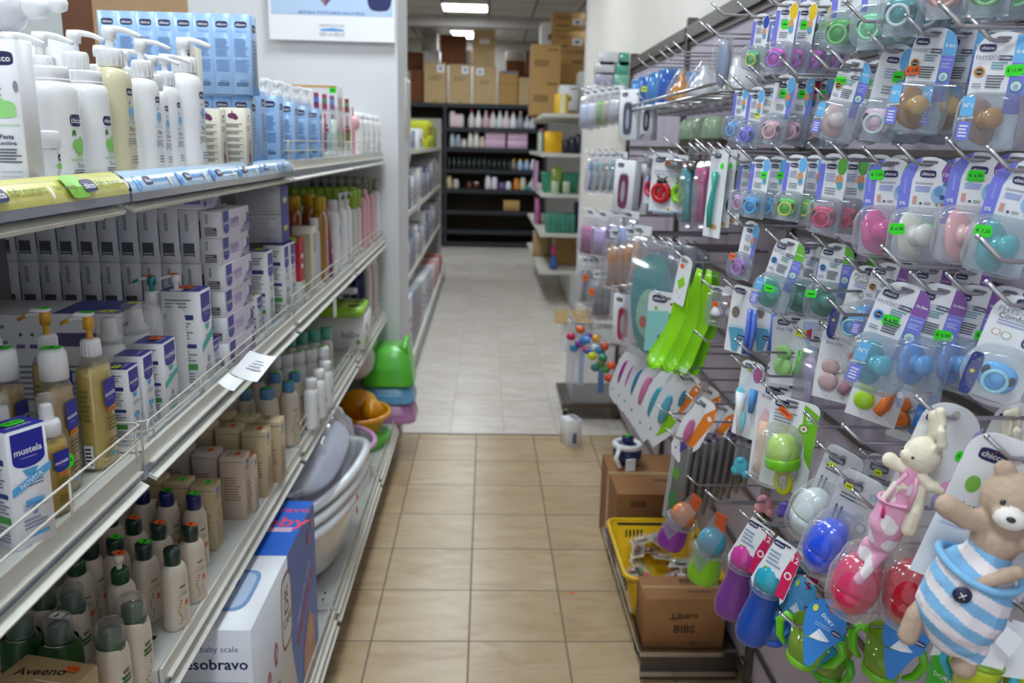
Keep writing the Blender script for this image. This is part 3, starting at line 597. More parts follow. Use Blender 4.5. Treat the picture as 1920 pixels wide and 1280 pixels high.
# ================================================================ second shelf: bath oils
mat('oil', 'E2CA62', .12, var=.08, coat=.6, scale=12, sss=.3); mat('oil_deep', 'E2BE2E', .12, var=.1, coat=.6, scale=12, sss=.3); mat('oil_brown', 'CDB27A', .12, var=.12, coat=.6, sss=.3); clear('clear_shell', 'F4F2EC', .3, .10, .03)
BLU = ink('2A2F9E', .35); OCH = plast('D39A22'); SKY = ink('5FAEE0')
def oil_bottle(label, loc, w_, h_, kind, oil='oil', rz=RZ, grp=None):
    t = thing('bath_oil_bottle', label, 'bottle', loc, rz, grp or 'amber bath oil bottles'); d_ = w_ * .62
    b = MB(); lvl = h_ * .9; b.loft([(.003, w_ * .84, d_ * .8), (.01, w_ * .94, d_ * .92), (lvl * .3, w_ * .95, d_ * .93), (lvl - .01, w_ * .93, d_ * .91), (lvl, w_ * .9, d_ * .88)], oil, e=2.8, ring=28); b.build('liquid', t)
    b = MB(); S = [(0, w_ * .9, d_ * .88), (.006, w_, d_), (h_ * .82, w_ * .985, d_ * .985), (h_ * .9, w_ * .96, d_ * .95), (h_ * .955, w_ * .8, d_ * .8), (h_ * .985, w_ * .5, d_ * .62), (h_, w_ * .44, w_ * .44)]; b.loft(S, 'clear_shell', e=2.8, ring=28); b.build('bottle_body', t)
    b = MB(); F = flat((-w_ * .30, -d_ / 2 - .0014, 0), (1, 0, 0), (0, 0, 1), w_ * .6, h_)
    b.pr(F, [('shield', .5, .8, .95, .25, BLU), ('p', [(.2, .55), (.85, .55), (.85, .5), (.2, .5)], ink('D8812E')), ('t', .5, .525, .5, 'Huile lavante', ink('5A3A14')), ('l', .1, .34, .9, .47, 4, ink('5F5A2E')), ('r', .1, .12, .5, .15, SKY), ('l', .1, .18, .8, .28, 3, ink('5F5A2E'))]); b.build('label', t)
    b = MB(); F = flat((w_ / 2 + .0012, -d_ * .25, .0), (0, 1, 0), (0, 0, 1), d_ * .5, h_); F2 = flat((-w_ / 2 - .0012, d_ * .25, .0), (0, -1, 0), (0, 0, 1), d_ * .5, h_)
    b.pr(F2, [('l', .0, .45, .8, .75, 7, ink('7A7238'))]); b.build('back_text', t); b = MB(); b.pr(F2, [('r', .1, .04, .75, .25, WHT), ('l', .15, .06, .7, .23, 5, ink('202020'))]); b.build('barcode_label', t)
    if kind == 'pump':
        pump_head(t, h_, w_ * .21, 'white_plastic', PI / 2 - .2, OCH, .034, .046, 'white_plastic', OCH); b = MB(); b.rbox((0, .006, h_ + .062), (w_ * .3, w_ * .42, .006), .005, 'white_plastic'); b.build('pump_plate', t); sticker(t, (0, 0, h_ + .0655), (1, 0, 0), (0, 1, 0), .015, .02, GRN)
    elif kind == 'cap':
        b = MB(); r = w_ * .34; b.lathe([(r, h_ - .002), (r, h_ + .028), (r * .93, h_ + .036), (r * .75, h_ + .04), (0, h_ + .041)], 'white_plastic', seg=24); b.build('cap', t); sticker(t, (0, 0, h_ + .0415), (1, 0, 0), (0, 1, 0), .018, .026, GRN)
    else:
        b = MB(); r = w_ * .34; b.lathe([(r, h_ - .002), (r, h_ + .014), (r * .9, h_ + .018), (r * .55, h_ + .02), (r * .5, h_ + .036), (r * .42, h_ + .04), (0, h_ + .04)], 'white_plastic', seg=22); b.tube([(0, 0, h_ - .01), (.004, 0, h_ * .5), (.008, 0, .01)], .0015, 'white_plastic'); b.build('spray_head', t)
        b = MB(); b.lathe([(r * .62, h_ + .016), (r * .62, h_ + .05), (r * .5, h_ + .053), (0, h_ + .053)], 'clear_plastic', seg=18); b.build('clear_cap', t)
    return t
oil_bottle('tall pump bottle of golden bath oil, rightmost of the amber bottles', Vector((-.579, 1.20, Z2)), .064, .172, 'pump')
oil_bottle('tall pump bottle of golden oil with orange nozzle, middle of three', Vector((-.654, 1.225, Z2)), .064, .172, 'pump')
oil_bottle('tall pump bottle of golden oil cut by the left edge', Vector((-.722, 1.20, Z2)), .064, .172, 'pump')
oil_bottle('white capped oil bottle with brownish oil, in front of the middle pump', Vector((-.586, 1.105, Z2)), .054, .166, 'cap', 'oil_brown')
oil_bottle('white capped oil bottle at the left edge with green tag on its cap', Vector((-.650, 1.10, Z2)), .054, .166, 'cap', 'oil_brown')
q = oil_bottle('small spray bottle of yellow oil with a green price tag', Vector((-.562, 1.03, Z2)), .046, .112, 'spray', 'oil_deep', RZ - .25); sticker(q, (.006, -.0155, .07), (1, 0, .1), (-.1, 0, 1), .03, .018, GRN, '€ 11,90')
oil_bottle('small oil spray bottle behind the blue topped carton', Vector((-.612, 1.02, Z2)), .046, .112, 'spray', 'oil_deep')
def mustela_box(px, Y, w_, d_, h_, label, z=Z2, rz=RZ, acc='5FAEE0', stick=None, top=BLU, name='cream_carton', grp='white and blue cream cartons', loc=None):
    A = ink(acc); L = [('l', .12, .83, .8, .93, 3, GREY), ('r', .08, .72, .82, .77, ink('34418A')), ('l', .12, .52, .85, .7, 6, GREY), ('r', .08, .44, .86, .48, ink('34418A')), ('l', .12, .3, .85, .42, 4, GREY), ('r', .06, .22, .86, .28, ink('4FA04A')), ('l', .12, .05, .85, .2, 5, GREY)]
    Fo = [('shield', .5, .97, .8, .3, BLU), ('p', [(.3, .66), (.7, .66), (.6, .6), (.4, .6)], A), ('l', .3, .5, .8, .56, 2, GREY), ('p', [(0, .40), (1, .52), (1, .6), (0, .48)], A) if acc != '5FAEE0' else ('r', .3, .34, .75, .4, A), ('e', .5, .3, .14, .07, ink('8A8FC8')), ('l', .2, .15, .8, .25, 3, ink('8A8FB0')), ('r', .3, .08, .8, .11, A)]
    return carton(name, label, 'carton', loc or at_base(px, Y, z), (w_, d_, h_), rz, 'white_card', [('F', Fo), ('L', L), ('R', L), ('T', [('r', 0, 0, 1, 1, top), ('t', .5, .3, .6, 'mustela', WHT)] if top else [])], grp, stick=stick)
bb = mustela_box(38, .83, .052, .044, .150, 'large white cream carton with blue top and NOVITA stripe at the lower left', rz=RZ - .45, stick=('T', .5, .5, .026, GRN, '18,90'), loc=Vector((-.562, .955, Z2)))
b = MB(); F = flat((-.026, -.0235, 0), (1, 0, 0), (0, 0, 1), .052, .150); b.pr(F, [('p', [(0, .46), (1, .60), (1, .67), (0, .53)], ink('5FB2EC')), ('t', .5, .565, .62, "NOVITA'", WHT, True, 21), ('t', .5, .36, .6, 'TRATTAMENTO', ink('6A6FA0')), ('t', .5, .33, .6, 'CROSTA LATTEA', ink('6A6FA0'))]); b.build('front_print', bb)
mustela_box(236, 1.245, .042, .04, .122, 'small white carton with yellow tag right of the amber oil bottles', stick=('T', .25, .5, .02, YEL, None))
mustela_box(262, 1.36, .044, .045, .135, 'white carton with blue shield, behind the yellow tagged one')
mustela_box(300, 1.43, .06, .05, .135, 'white carton with teal stripe and orange tag on its blue top', acc='4CB8AE', stick=('T', .6, .5, .03, ORG, None))
mustela_box(360, 1.52, .062, .07, .188, 'tall white carton with teal stripe and orange tag', acc='4CB8AE', stick=('T', .6, .5, .04, ORG, None))
def foam(px, Y, h_, label, cap='clear'):
    t = thing('foam_bottle', label, 'bottle', at_base(px, Y, Z2), RZ, 'white foam bottles on the second shelf'); w_ = .052
    b = MB(); b.lathe([(.023, 0), (.026, .003), (.026, h_ * .7), (.024, h_ * .78), (.018, h_ * .82), (.017, h_ * .86)], 'white_plastic', seg=24); b.build('bottle_body', t)
    label_part(t, .052, .052, .02, h_ * .68, [('shield', .5, .95, .5, .4, BLU), ('r', .3, .48, .7, .54, SKY), ('l', .2, .1, .8, .4, 5, GREY)], 70)
    if cap == 'clear':
        b = MB(); b.lathe([(.022, h_ * .84), (.022, h_ * .9), (.014, h_ * .93), (.012, h_ * 1.1), (0, h_ * 1.1)], 'white_plastic', seg=18); b.build('pump_head', t)
        b = MB(); b.lathe([(.023, h_ * .86), (.023, h_ * 1.14), (.02, h_ * 1.17), (0, h_ * 1.17)], 'clear_plastic', seg=20); b.build('clear_cap', t); sticker(t, (0, 0, h_ * 1.171), (1, 0, 0), (0, 1, 0), .018, .022, YEL)
    else:
        pump_head(t, h_ * .86, .014, 'white_plastic', PI / 2, plast('178F86') if cap == 'teal' else None, .028, .036, 'white_plastic', plast('178F86') if cap == 'teal' else 'white_plastic')
        b = MB(); b.loft([(h_ * .62, .058, .058), (h_ * .63, .058, .058), (h_ * .82, .046, .05), (h_ * .83, .046, .05)], ink('3C44A8'), e=3); b.build('shrink_collar', t) if 0 else None; sticker(t, (0, .004, h_ * .86 + .0555), (1, 0, 0), (0, 1, 0), .015, .022, ORG)
    return t
foam(220, 1.42, .165, 'white foam bottle with clear cap, left of the capped pair'); foam(268, 1.50, .165, 'white foam bottle with clear cap, right of the capped pair')
foam(300, 1.60, .2, 'white pump bottle with teal collar behind the white cartons', 'teal'); foam(344, 1.60, .205, 'white pump bottle with orange tag beside the tall teal striped carton', 'white')
# wipe packs stacked and the wall of cartons behind
LIL = ink('B9A5D6'); VIO = ink('6B4A9A')
WF = [('r', 0, 0, 1, 1, ink('E4DDF0')), ('shield', .14, 1, .2, .85, BLU), ('t', .45, .62, .3, 'mustela', LIL, True), ('l', .3, .3, .6, .5, 2, LIL), ('p', [(.62, 0), (1, 0), (1, .6), (.9, .8), (.8, .35)], VIO), ('e', .82, .6, .14, .5, ink('E8E4F0')), ('t', .82, .15, .3, 'MAXI', WHT)]
WL = [('l', .25, .55, .38, .9, 7, ink('34384A')), ('r', .2, .1, .75, .4, ink('5A5C66')), ('l', .2, .12, .75, .38, 3, ink('C8C8C8'))]
wp = None; lx = -.575
for c_, (yy, xx) in enumerate([(1.855, lx)]):
    for i in range(6):
        lb = 'white and lilac wipes pack in the corner stack, ' + ('topmost' if i == 5 else nth(5 - i) + ' from the top') + ' of six'
        if wp is None: wp = carton('wipes_pack', lb, 'wipes pack', (xx, yy, Z2 + .0565 * i), (.2, .045, .056), RZ, 'white_card', [('F', WF), ('L', WL)], 'wipes packs in the corner stack')
        else: o = wp.copy(); COL.objects.link(o); o.location = (xx + random.uniform(-.003, .003), yy, Z2 + .0565 * i); o['label'] = lb
gp = None
for r_ in range(3):
    for c_ in range(10):
        lb = 'white wipes box seen by its end, %s row, %s from the right' % (('bottom', 'middle', 'top')[r_], nth(c_))
        loc = (-.6225 - .0425 * c_, 1.86, Z2 + .114 * r_)
        if gp is None: gp = carton('wipes_box', lb, 'wipes box', loc, (.2, .0415, .113), RZ, 'white_card', [('L', [('l', .3, .6, .5, .92, 9, ink('40444E')), ('r', .15, .12, .72, .38, ink('5A5C66')), ('r', .2, .12, .67, .14, WHT), ('r', .2, .17, .67, .185, WHT)]), ('F', [('r', 0, .2, .3, .8, BLU)]), ('T', [('r', 0, .6, .5, 1, BLU)])], 'white wipes boxes behind')
        else: o = gp.copy(); COL.objects.link(o); o.location = loc; o['label'] = lb
carton('wipes_carton', 'flat white carton lying on top of the stacked wipes', 'carton', (-.715, 1.8, Z2 + .3435), (.26, .12, .034), 0, 'white_card', [('F', [('r', .7, .1, 1, .9, ink('D8D8E4')), ('r', .86, .3, .99, .7, ink('8A6AB0'))] + [('e', .78 + .025 * k, .4, .015, .1, VIO) for k in range(3)]), ('R', WF)])
carton('shipping_carton', 'large white wipes carton behind the amber pump bottles', 'carton', (-.80, 1.52, Z2), (.285, .14, .178), 0.05, 'white_card', [('F', [('l', .05, .6, .35, .92, 4, GREY), ('r', .6, .68, .98, .82, ink('6A5A86')), ('l', .05, .1, .9, .5, 7, GREY)] + [('e', .42 + .07 * k, .8, .02, .04, ink('3F7A4A')) for k in range(3)] + [('r', .39 + .08 * k, .66, .44 + .08 * k, .7, ink('7A6A9A')) for k in range(3)]), ('T', [('r', .6, .1, 1, 1, BLU)]), ('R', [('l', .2, .6, .8, .9, 4, ink('6A7AC0'))])])
for i, px in enumerate((393, 478)):
    mustela_box(px, (1.62, 2.02)[i], .05, .03, (.068, .1)[i], ('small white carton with blue top in front of the wipes stack', 'small cream carton with yellow tag right of the wipes stack')[i], top=BLU if i == 0 else None, stick=None if i == 0 else ('T', .5, .5, .02, YEL, None))
mat('carton_bluegrey', 'CFD0D6', .45, var=.06)
for i in range(2):
    carton('milk_carton', 'blue grey carton with violet end, %s of two above the tall cartons' % ('upper' if i else 'lower'), 'carton', (xs(497, 2.38, 1.33), 2.38, Z2 + .206 + .078 * i), (.12, .09, .077), .0, 'carton_bluegrey', [('F', [('l', .06, .08, .9, .92, 9, ink('B4B6C4'))]), ('R', [('r', 0, 0, 1, 1, ink('3F42A8')), ('shield', .5, .9, .7, .7, BLU), ('r', .3, .4, .6, .6, YEL)])], 'blue grey cartons')
for i, (px, Y, h_) in enumerate([(492, 2.12, .205), (523, 2.3, .2), (535, 2.42, .2)]):
    mustela_box(px, Y, .06, .055, h_, 'tall white carton with blue shield below the blue grey ones, ' + nth(i), stick=('T', .6, .5, .03, YEL, None) if i == 0 else None)
# ---------------------------------------------------------------- third and fourth bay of the second shelf
def simple_bottle(px, Y, z, w_, h_, body, cap, label, group, capr=.3, caph=.03, kind='cap', stick=None, art=None, name='lotion_bottle', neck=.4, loc=None, d=.7, lab=True):
    t = thing(name, label, 'bottle', loc or at_base(px, Y, z), RZ, group); bottle_body(t, w_, w_ * d, h_, body, 2.5, neck, .18)
    if lab: label_part(t, w_, w_ * d, h_ * .15, h_ * .75, art or [('l', .1, .2, .9, .9, 6, GREY)], 60)
    if kind == 'cap': b = MB(); r = w_ * capr; b.lathe([(r, h_ - .003), (r, h_ + caph * .85), (r * .9, h_ + caph), (0, h_ + caph)], cap, seg=16); b.build('cap', t); tz = h_ + caph
    else: pump_head(t, h_, w_ * capr * .8, cap, -PI / 2, L=.03); tz = h_ + .056
    if stick: sticker(t, (0, 0, tz + .001), (1, 0, 0), (0, 1, 0), .02, .02, stick)
    return t
REDA = [('r', 0, .35, 1, 1, ink('B8202E')), ('l', .2, .5, .8, .8, 2, WHT)]
carton('milk_carton', 'white carton with a red top half beside the blue grey cartons', 'carton', at_base(551, 2.5, Z2), (.055, .06, .2), RZ, 'white_card', [('F', REDA), ('L', REDA), ('T', [('r', 0, 0, 1, 1, ink('B8202E'))])], stick=('L', .6, .97, .03, ink('7FD83A', .6), None))
carton('soap_carton', 'beige and white carton right of the red one', 'carton', at_base(574, 2.72, Z2), (.06, .065, .215), RZ, 'cream_card', [('F', [('r', .1, .6, .9, .9, ink('BDB79A'))]), ('L', [('r', .1, .1, .9, .9, ink('C4BF9F'))])])
carton('soap_carton', 'small white carton with grey print in front of the red one', 'carton', at_base(545, 2.4, Z2), (.05, .03, .12), RZ, 'white_card', [('L', [('l', .1, .1, .9, .8, 6, ink('7A8AA8'))]), ('F', [('r', .2, .2, .8, .8, ink('D8DCE6'))])])
mat('amber_liquid', 'A8541A', .1, var=.1, coat=1); mat('amber_gold', 'B07A14', .1, var=.1, coat=1)
for i, (px, Y) in enumerate([(556, 3.0), (584, 3.1), (603, 2.95)]):
    simple_bottle(px, Y, Z2, .075, .25, 'amber_liquid' if i < 2 else 'amber_gold', plast('E0B018') if i < 2 else plast('C8A018'), 'amber oil bottle with yellow cap behind the cartons, ' + nth(i) + ' from the left', 'amber yellow capped bottles', .3, .045, art=[('r', 0, 0, 1, .7, ink(['D88A3A', 'C8603A', '8FA8E0'][i]))], name='oil_bottle')
simple_bottle(592, 2.72, Z2, .05, .19, plast('D8DCE8'), 'white_plastic', 'slim pale blue bottle beside the dark red one', None, art=[('r', 0, 0, 1, 1, ink('8FB0E8'))])
t = thing('shampoo_bottle', 'dark red tapering shampoo bottle leaning on the wire fence', 'bottle', at_base(612, 2.9, Z2), RZ); b = MB(); b.loft([(0, .055, .05), (.06, .07, .05), (.16, .06, .042), (.25, .03, .025)], plast('8E1E3E'), e=2.3); b.build('bottle_body', t); b = MB(); b.pr(cyl(.034, .03, .16, -50, 50, 0, .024), [('l', .1, .1, .9, .9, 5, ink('D86A8A')), ('r', .3, .4, .7, .5, ink('D0A83A'))]); b.build('label', t)
for i, (px, Y, w_) in enumerate([(626, 3.1, .075), (640, 3.25, .075), (650, 3.4, .07)]):
    simple_bottle(px, Y, Z2, w_, .22, 'white_plastic', 'white_plastic', 'white bottle with blue art behind the wire fence, ' + nth(i) + ' from the left', 'white bottles with blue art', .25, .04, 'pump' if i else 'cap', art=[('e', .5, .85, .9, .3, ink('2F9AE0' if i == 0 else 'DCE4F2')), ('e', .6, .45, .1, .05, ink('4A6AC0')), ('e', .3, .3, .1, .05, ink('9A4AA0')), ('e', .7, .2, .1, .05, ink('5AA0D0'))])
for i in range(8):
    Y = 3.0 + i * .13 if i < 8 else 3; px = 553 + i * 15.2 if i < 8 else 0
    simple_bottle(px, 3.62 + .02 * i, Z2, .075, .22, plast('C9C2BA'), plast('8DB81E'), 'pale lime capped bottle at the back of the shelf, ' + nth(i) + ' from the left', 'lime capped bottles', .34, .07, lab=i > 4, art=[('r', .1, 0, .9, .8, ink('B8A8A0'))])
for i in range(7):
    simple_bottle(590 + i * 15.5, 4.02, Z2, .06, .27, plast('D99AA0'), plast('5F7A4A'), 'pink pump bottle with green pump in the back row, ' + nth(i) + ' from the left', 'pink pump bottles in the back row', .25, .03, 'pump', lab=False)
for i, (px, Y) in enumerate([(678, 3.7), (686, 3.82), (694, 3.95), (704, 4.1)]):
    simple_bottle(px, Y, Z2, .065, .22, plast('E3A6B0') if i < 3 else 'white_plastic', plast('7A8A5A'), ('pink' if i < 3 else 'white') + ' pump bottle at the pillar end, ' + nth(i) + ' from the left', 'pump bottles at the pillar end', .25, .03, 'pump', stick=GRN if i == 2 else None)
for i, (px, Y) in enumerate([(660, 3.5), (668, 3.62)]): simple_bottle(px, Y, Z2, .07, .2, plast('D6D2CE'), plast('94BE22'), 'pale bottle with wide lime cap in front, ' + nth(i) + ' from the left', 'front lime capped bottles', .36, .07)
# ================================================================ third shelf, second bay: beige care range
mat('aveeno_body', 'D9CDBB', .3, var=.03, coat=.2); DG = plast('1F3A30', .3); NVC = plast('1B2466', .3); LBC = plast('5B93C6', .35); BR = ink('9A8A3A')
AV = [('t', .5, .78, .62, 'Aveeno', ink('3A4038'), True), ('r', .1, .66, .6, .665, ink('5A6A4A')), ('t', .45, .62, .6, 'skin relief', ink('5A6A4A')), ('r', .55, .38, .95, .48, ink('D86A4A')), ('l', .5, .1, .95, .3, 4, ink('B8A890'))] + [('e', .3 + .06 * math.sin(k), .08 + k * .055, .09, .03, BR) for k in range(9)]
def lotion(loc, h_, cap, label, grp, st=None, w_=.05, rz=RZ, proto={}):
    key = (cap, round(h_, 3), w_)
    if key not in proto:
        rz = rz - .4; t = thing('lotion_bottle', label, 'bottle', loc, rz, grp); bottle_body(t, w_, w_ * .78, h_, 'aveeno_body', 2.4, .55, .2); label_part(t, w_, w_ * .78, h_ * .05, h_ * .85, AV, 55)
        b = MB(); r = w_ * .3
        if cap == 'pump': b = None; pump_head(t, h_, w_ * .28, 'cream_plastic', PI / 2 - .5, None, .026, .036, plast('2E5A34'), 'cream_plastic')
        else: b.lathe([(r * .8, h_ - .004), (r, h_), (r, h_ + .024), (r * .9, h_ + .029), (0, h_ + .03)], cap, seg=20); b.build('cap', t)
        proto[key] = t
    else: t = dup(proto[key], loc, rz - .4, label, group=grp)
    if st: sticker(t, (.002, -.002, h_ + (.031 if cap != 'pump' else .0545)), (1, .3, 0), (-.3, 1, .1), .017, .02, st)
    return t
AVL = [(333, 1172, DG, .128, None), (281, 1160, DG, .128, GRN), (366, 1122, DG, .128, ORG), (308, 1118, DG, .128, ORG), (262, 1108, DG, .128, ORG), (228, 1150, DG, .128, GRN), (182, 1160, DG, .128, ORG), (218, 1092, DG, .128, ORG), (176, 1094, DG, .128, ORG)]
for i, (px, py, c_, h_, st) in enumerate(AVL):
    lotion(atZ(px, py, Z3), h_, c_, 'beige lotion bottle with dark green cap, ' + ['frontmost and right, no price tag', 'front row with green tag', 'rightmost with orange tag', 'second row from the right, orange tag', 'third in the second row, orange tag', 'green tagged, behind the beige pump', 'orange tagged, far left of front row', 'back left beside the first hang tag', 'leftmost in the back row'][i], 'dark green capped lotions', st)
lotion(atZ(238, 1212, Z3), .128, 'pump', 'beige pump bottle with orange tag and dark green collar', 'beige pump bottles', ORG); lotion(atZ(158, 1195, Z3), .128, 'pump', 'beige pump bottle without tag left of the orange tagged pump', 'beige pump bottles')
for i, (px, py) in enumerate([(372, 1062), (322, 1055), (278, 1050), (238, 1046), (198, 1040)]):
    t = lotion(atZ(px, py, Z3), .135, NVC, 'beige bottle with navy cap and green tag, ' + ('rightmost' if i == 0 else nth(i) + ' from the right'), 'navy capped bottles', GRN)
    if i in (1, 2, 3):
        b = MB(); b.T = Matrix.Rotation(.35, 4, 'Y'); F = flat((-.015, -.034, .06), (1, 0, .0), (0, 0, 1), .034, .07); b.box((.002, -.031, .095), (.036, .002, .075), 'cream_plastic')
        b.pr(F, [('t', .5, .72, .8, 'Aveeno', ink('4A4038')), ('p', [(.1, .3), (.9, .3), (.9, .5), (.1, .5)], ink('4F7A34'))]); b.build('hang_tag', t)
mat('carton_beige', 'CDBB93', .5, var=.04); mat('carton_pinkish', 'D6C3B0', .5, var=.04); mat('carton_grey', 'C9BDB4', .5, var=.03)
def abox(px, py, label, w_, d_, h_, mt_, st, grp):
    carton('care_carton', label, 'carton', atZ(px, py, Z3), (w_, d_, h_), RZ, mt_, [('L', [('l', .15, .3, .85, .7, 9, ink('A08A70')), ('r', 0, .93, 1, .94, ink('A08A70'))]), ('F', [('t', .5, .8, .7, 'Aveeno', ink('4A4A6A')), ('p', [(.3, .85), (.7, .85), (.7, .93), (.3, .93)], ink('6A8AC8')), ('l', .2, .1, .8, .6, 7, ink('A89A80'))]), ('T', [('t', .5, .7, .6, 'Aveeno', ink('8A7A60'))])], grp, stick=('T', .5, .35, .022, st, None) if st else None)
for i in range(3): abox(392 - 47 * i, 1022 - 6 * i, 'beige carton with round green tag behind the navy caps, ' + nth(i, 'rightmost') + ('' if i == 0 else ' from the right'), .05, .052, .15, 'carton_beige', GRN, 'green tagged beige cartons')
for i in range(4): abox(446 - 50 * i, 964 - 8 * i, 'pinkish beige carton with orange tag, ' + nth(i, 'rightmost') + ('' if i == 0 else ' from the right') + ' of the taller row', .055, .058, .155, 'carton_pinkish' if i == 0 else 'carton_grey', ORG, 'orange tagged pinkish cartons')
abox(470, 955, 'slim pinkish carton with orange tag beside the tall row', .03, .035, .14, 'carton_pinkish', ORG, None)
for i in range(4): abox(486 - 48 * i, 925 - 6 * i, 'beige carton with blue print behind the pinkish row, ' + nth(i, 'rightmost') + ('' if i == 0 else ' from the right'), .055, .06, .175, 'carton_beige', ORG if i < 3 else None, 'beige cartons with blue print')
for i in range(4): abox(512 - 44 * i, 898 - 6 * i, 'beige carton in the back row of the care cartons, ' + nth(i, 'rightmost') + ('' if i == 0 else ' from the right'), .055, .06, .17, 'carton_beige', ink('8FD86A', .6) if i == 1 else None, 'rear beige cartons')
ba = ['front right on the bare shelf', 'behind the rightmost one', 'third, behind the cartons', 'fourth, behind the cartons', 'fifth, behind the cartons', 'far back right', 'far back middle', 'far back left', 'farthest back']
for i, (px, py, w_) in enumerate([(545, 832, .062), (506, 848, .07), (466, 840, .055), (436, 838, .055), (408, 836, .055), (556, 800, .058), (520, 802, .058), (486, 800, .058), (452, 800, .058)]):
    lotion(atZ(px, py, Z3), .165 if i < 2 else .15, LBC, 'cream bottle with light blue cap and green tag, ' + ba[i], 'light blue capped bottles', GRN, w_)
# first bay, third shelf: foam bottles with clear caps, and the brown carton
mat('green_band', '2F5A2C', .35)
for i, (px, py, st) in enumerate([(222, 1345, None), (262, 1290, None), (128, 1335, WHT), (58, 1325, ORG), (150, 1270, None), (96, 1262, WHT), (0, 1330, None)]):
    loc = atZ(px, py, .70); t = thing('foam_bottle', 'cream foam bottle with clear domed cap, lower left, ' + ['nearest the shelf corner', 'rightmost, behind the nearest', 'green sleeved with pale tag', 'green sleeved with orange tag', 'second row right', 'second row left', 'cut by the left edge'][i], 'bottle', loc, RZ - .2, 'clear capped foam bottles')
    w_ = .056; h_ = .135; bottle_body(t, w_, w_ * .85, h_, 'aveeno_body', 2.3, .75, .22); label_part(t, w_, w_ * .85, 0, h_ * .8, [('t', .45, .86, .7, 'Aveeno', ink('30382E'), True), ('r', .1, .66, .75, .78, ink('3F6A30')), ('t', .42, .72, .5, 'daily moist', WHT), ('l', .1, .45, .7, .6, 3, ink('8A8A70'))] + [('e', .4 + .08 * math.sin(k), .04 + k * .045, .08, .025, BR) for k in range(8)], 60)
    b = MB(); r = w_ * .38; b.lathe([(r * 1.02, h_ - .006), (r * 1.02, h_ + .004), (r * .8, h_ + .008), (r * .8, h_ + .024), (0, h_ + .03)], plast('3A5A44', .3), seg=20); b.build('pump_head', t); b = MB(); b.lathe([(r, h_ + .002), (r * .98, h_ + .034), (r * .85, h_ + .04), (0, h_ + .041)], 'clear_plastic', seg=20); b.build('clear_cap', t)
    if st: sticker(t, (0, 0, h_ + .042), (1, 0, 0), (0, 1, 0), .018, .022, st)
    if i in (2, 3): b = MB(); b.loft([(h_ * .28, .064, .056), (h_ * .9, .064, .056), (h_ * 1.0, .05, .05)], 'green_band', e=2.6, cap=False); b.build('green_sleeve', t)
carton('gift_carton', 'brown lotion carton with orange tag at the bottom left corner', 'carton', Vector(tuple(atZ(78, 1268, .85))[:2] + (.70,)), (.12, .085, .15), -.22, 'carton_light', [('T', [('t', .42, .62, .62, 'Aveeno', ink('3A2C1C'), True, 12), ('l', .45, .15, .9, .45, 3, ink('EADFC8'))])], stick=('T', .78, .78, .022, ORG, '€ 15,90'))
# third shelf beyond: baby bottles, lime tray, navy toiletries
for i in range(10):
    px = 520 + (i % 5) * 22 + (i // 5) * 6; py = 778 - (i // 5) * 44 - (i % 5) * 6
    simple_bottle(px, 0, Z3, .065, .16, plast('D8D8D6'), plast('5FB8A8') if i // 5 else 'white_plastic', 'pale baby toiletry bottle with %s cap beyond the blue caps, %s from the left' % ('teal' if i // 5 else 'white', nth(i % 5)), 'toiletry bottles with %s caps' % ('teal' if i // 5 else 'white'), .33, .04, stick=GRN, loc=atZ(px, py, Z3), art=[('e', .5, .5, .5, .4, ink('6A6E78')), ('e', .5, .5, .3, .24, ink('D8D8D8'))])
for i, (px, py) in enumerate([(585, 800), (600, 780), (612, 762)]):
    simple_bottle(px, 0, Z3, .065, .13, 'white_plastic', 'white_plastic', 'white rounded bottle with tiny animal print near the rail, ' + nth(i), 'white rounded bottles', .3, .03, loc=atZ(px, py, Z3), art=[('e', .5, .5, .3, .2, ink('7A9AC8')), ('e', .3, .3, .15, .1, ink('9A6AB0'))])
carton('product_tray', 'white display carton under the lime tray', 'carton', (-.72, 3.62, Z3), (.4, .2, .15), 0, 'white_card', [('F', [('t', .85, .4, .2, 'baby', ink('5A7A5A')), ('e', .93, .2, .05, .12, ink('5FB04A'))]), ('R', [('e', .3, .6, .2, .2, ink('5A4A3A')), ('r', .1, .1, .4, .3, ink('9AB83A'))])])
t = thing('lime_tray', 'lime green tray with round holes on the white display carton', 'tray', (-.72, 3.58, Z3 + .152), 0); b = MB(); b.rbox((0, 0, .02), (.4, .24, .04), .02, plast('9AD42A')); b.build('tray_body', t)
b = MB()
for i in range(5):
    for j in range(2): b.lathe([(.026, .0405), (.024, .041), (0, .0412)], ink('5A4A1E'), (-.155 + .078 * i, -.055 + .11 * j, 0), 14)
b.build('hole', t)['kind'] = 'stuff'
for i, (px, Y, h_) in enumerate([(648, 3.95, .2), (640, 4.05, .24), (625, 4.1, .24), (610, 4.12, .24), (676, 4.1, .27), (664, 4.15, .27)]):
    carton('toiletry_carton', 'navy toiletry carton with orange tag near the pillar, ' + nth(i), 'carton', at_base(px, Y, Z3), (.05, .05, h_), RZ, 'navy', [('L', [('r', .2, .1, .5, .8, ink('5A6AB0'))])], 'navy toiletry cartons', stick=('T', .5, .5, .03, ORG, None))
t = thing('toy_pump', 'white and navy pump dispenser behind the lime tray', 'dispenser', at_base(640, 3.9, Z3), RZ); b = MB(); b.lathe([(.012, 0), (.012, .17)], 'white_plastic', seg=12); b.build('stem', t); b = MB(); b.rbox((.0, .0, .19), (.04, .16, .03), .015, 'white_plastic'); b.build('spout', t); b = MB(); b.lathe([(.035, .2), (.03, .25), (0, .26)], 'navy', (0, .03, 0)); b.build('knob', t)
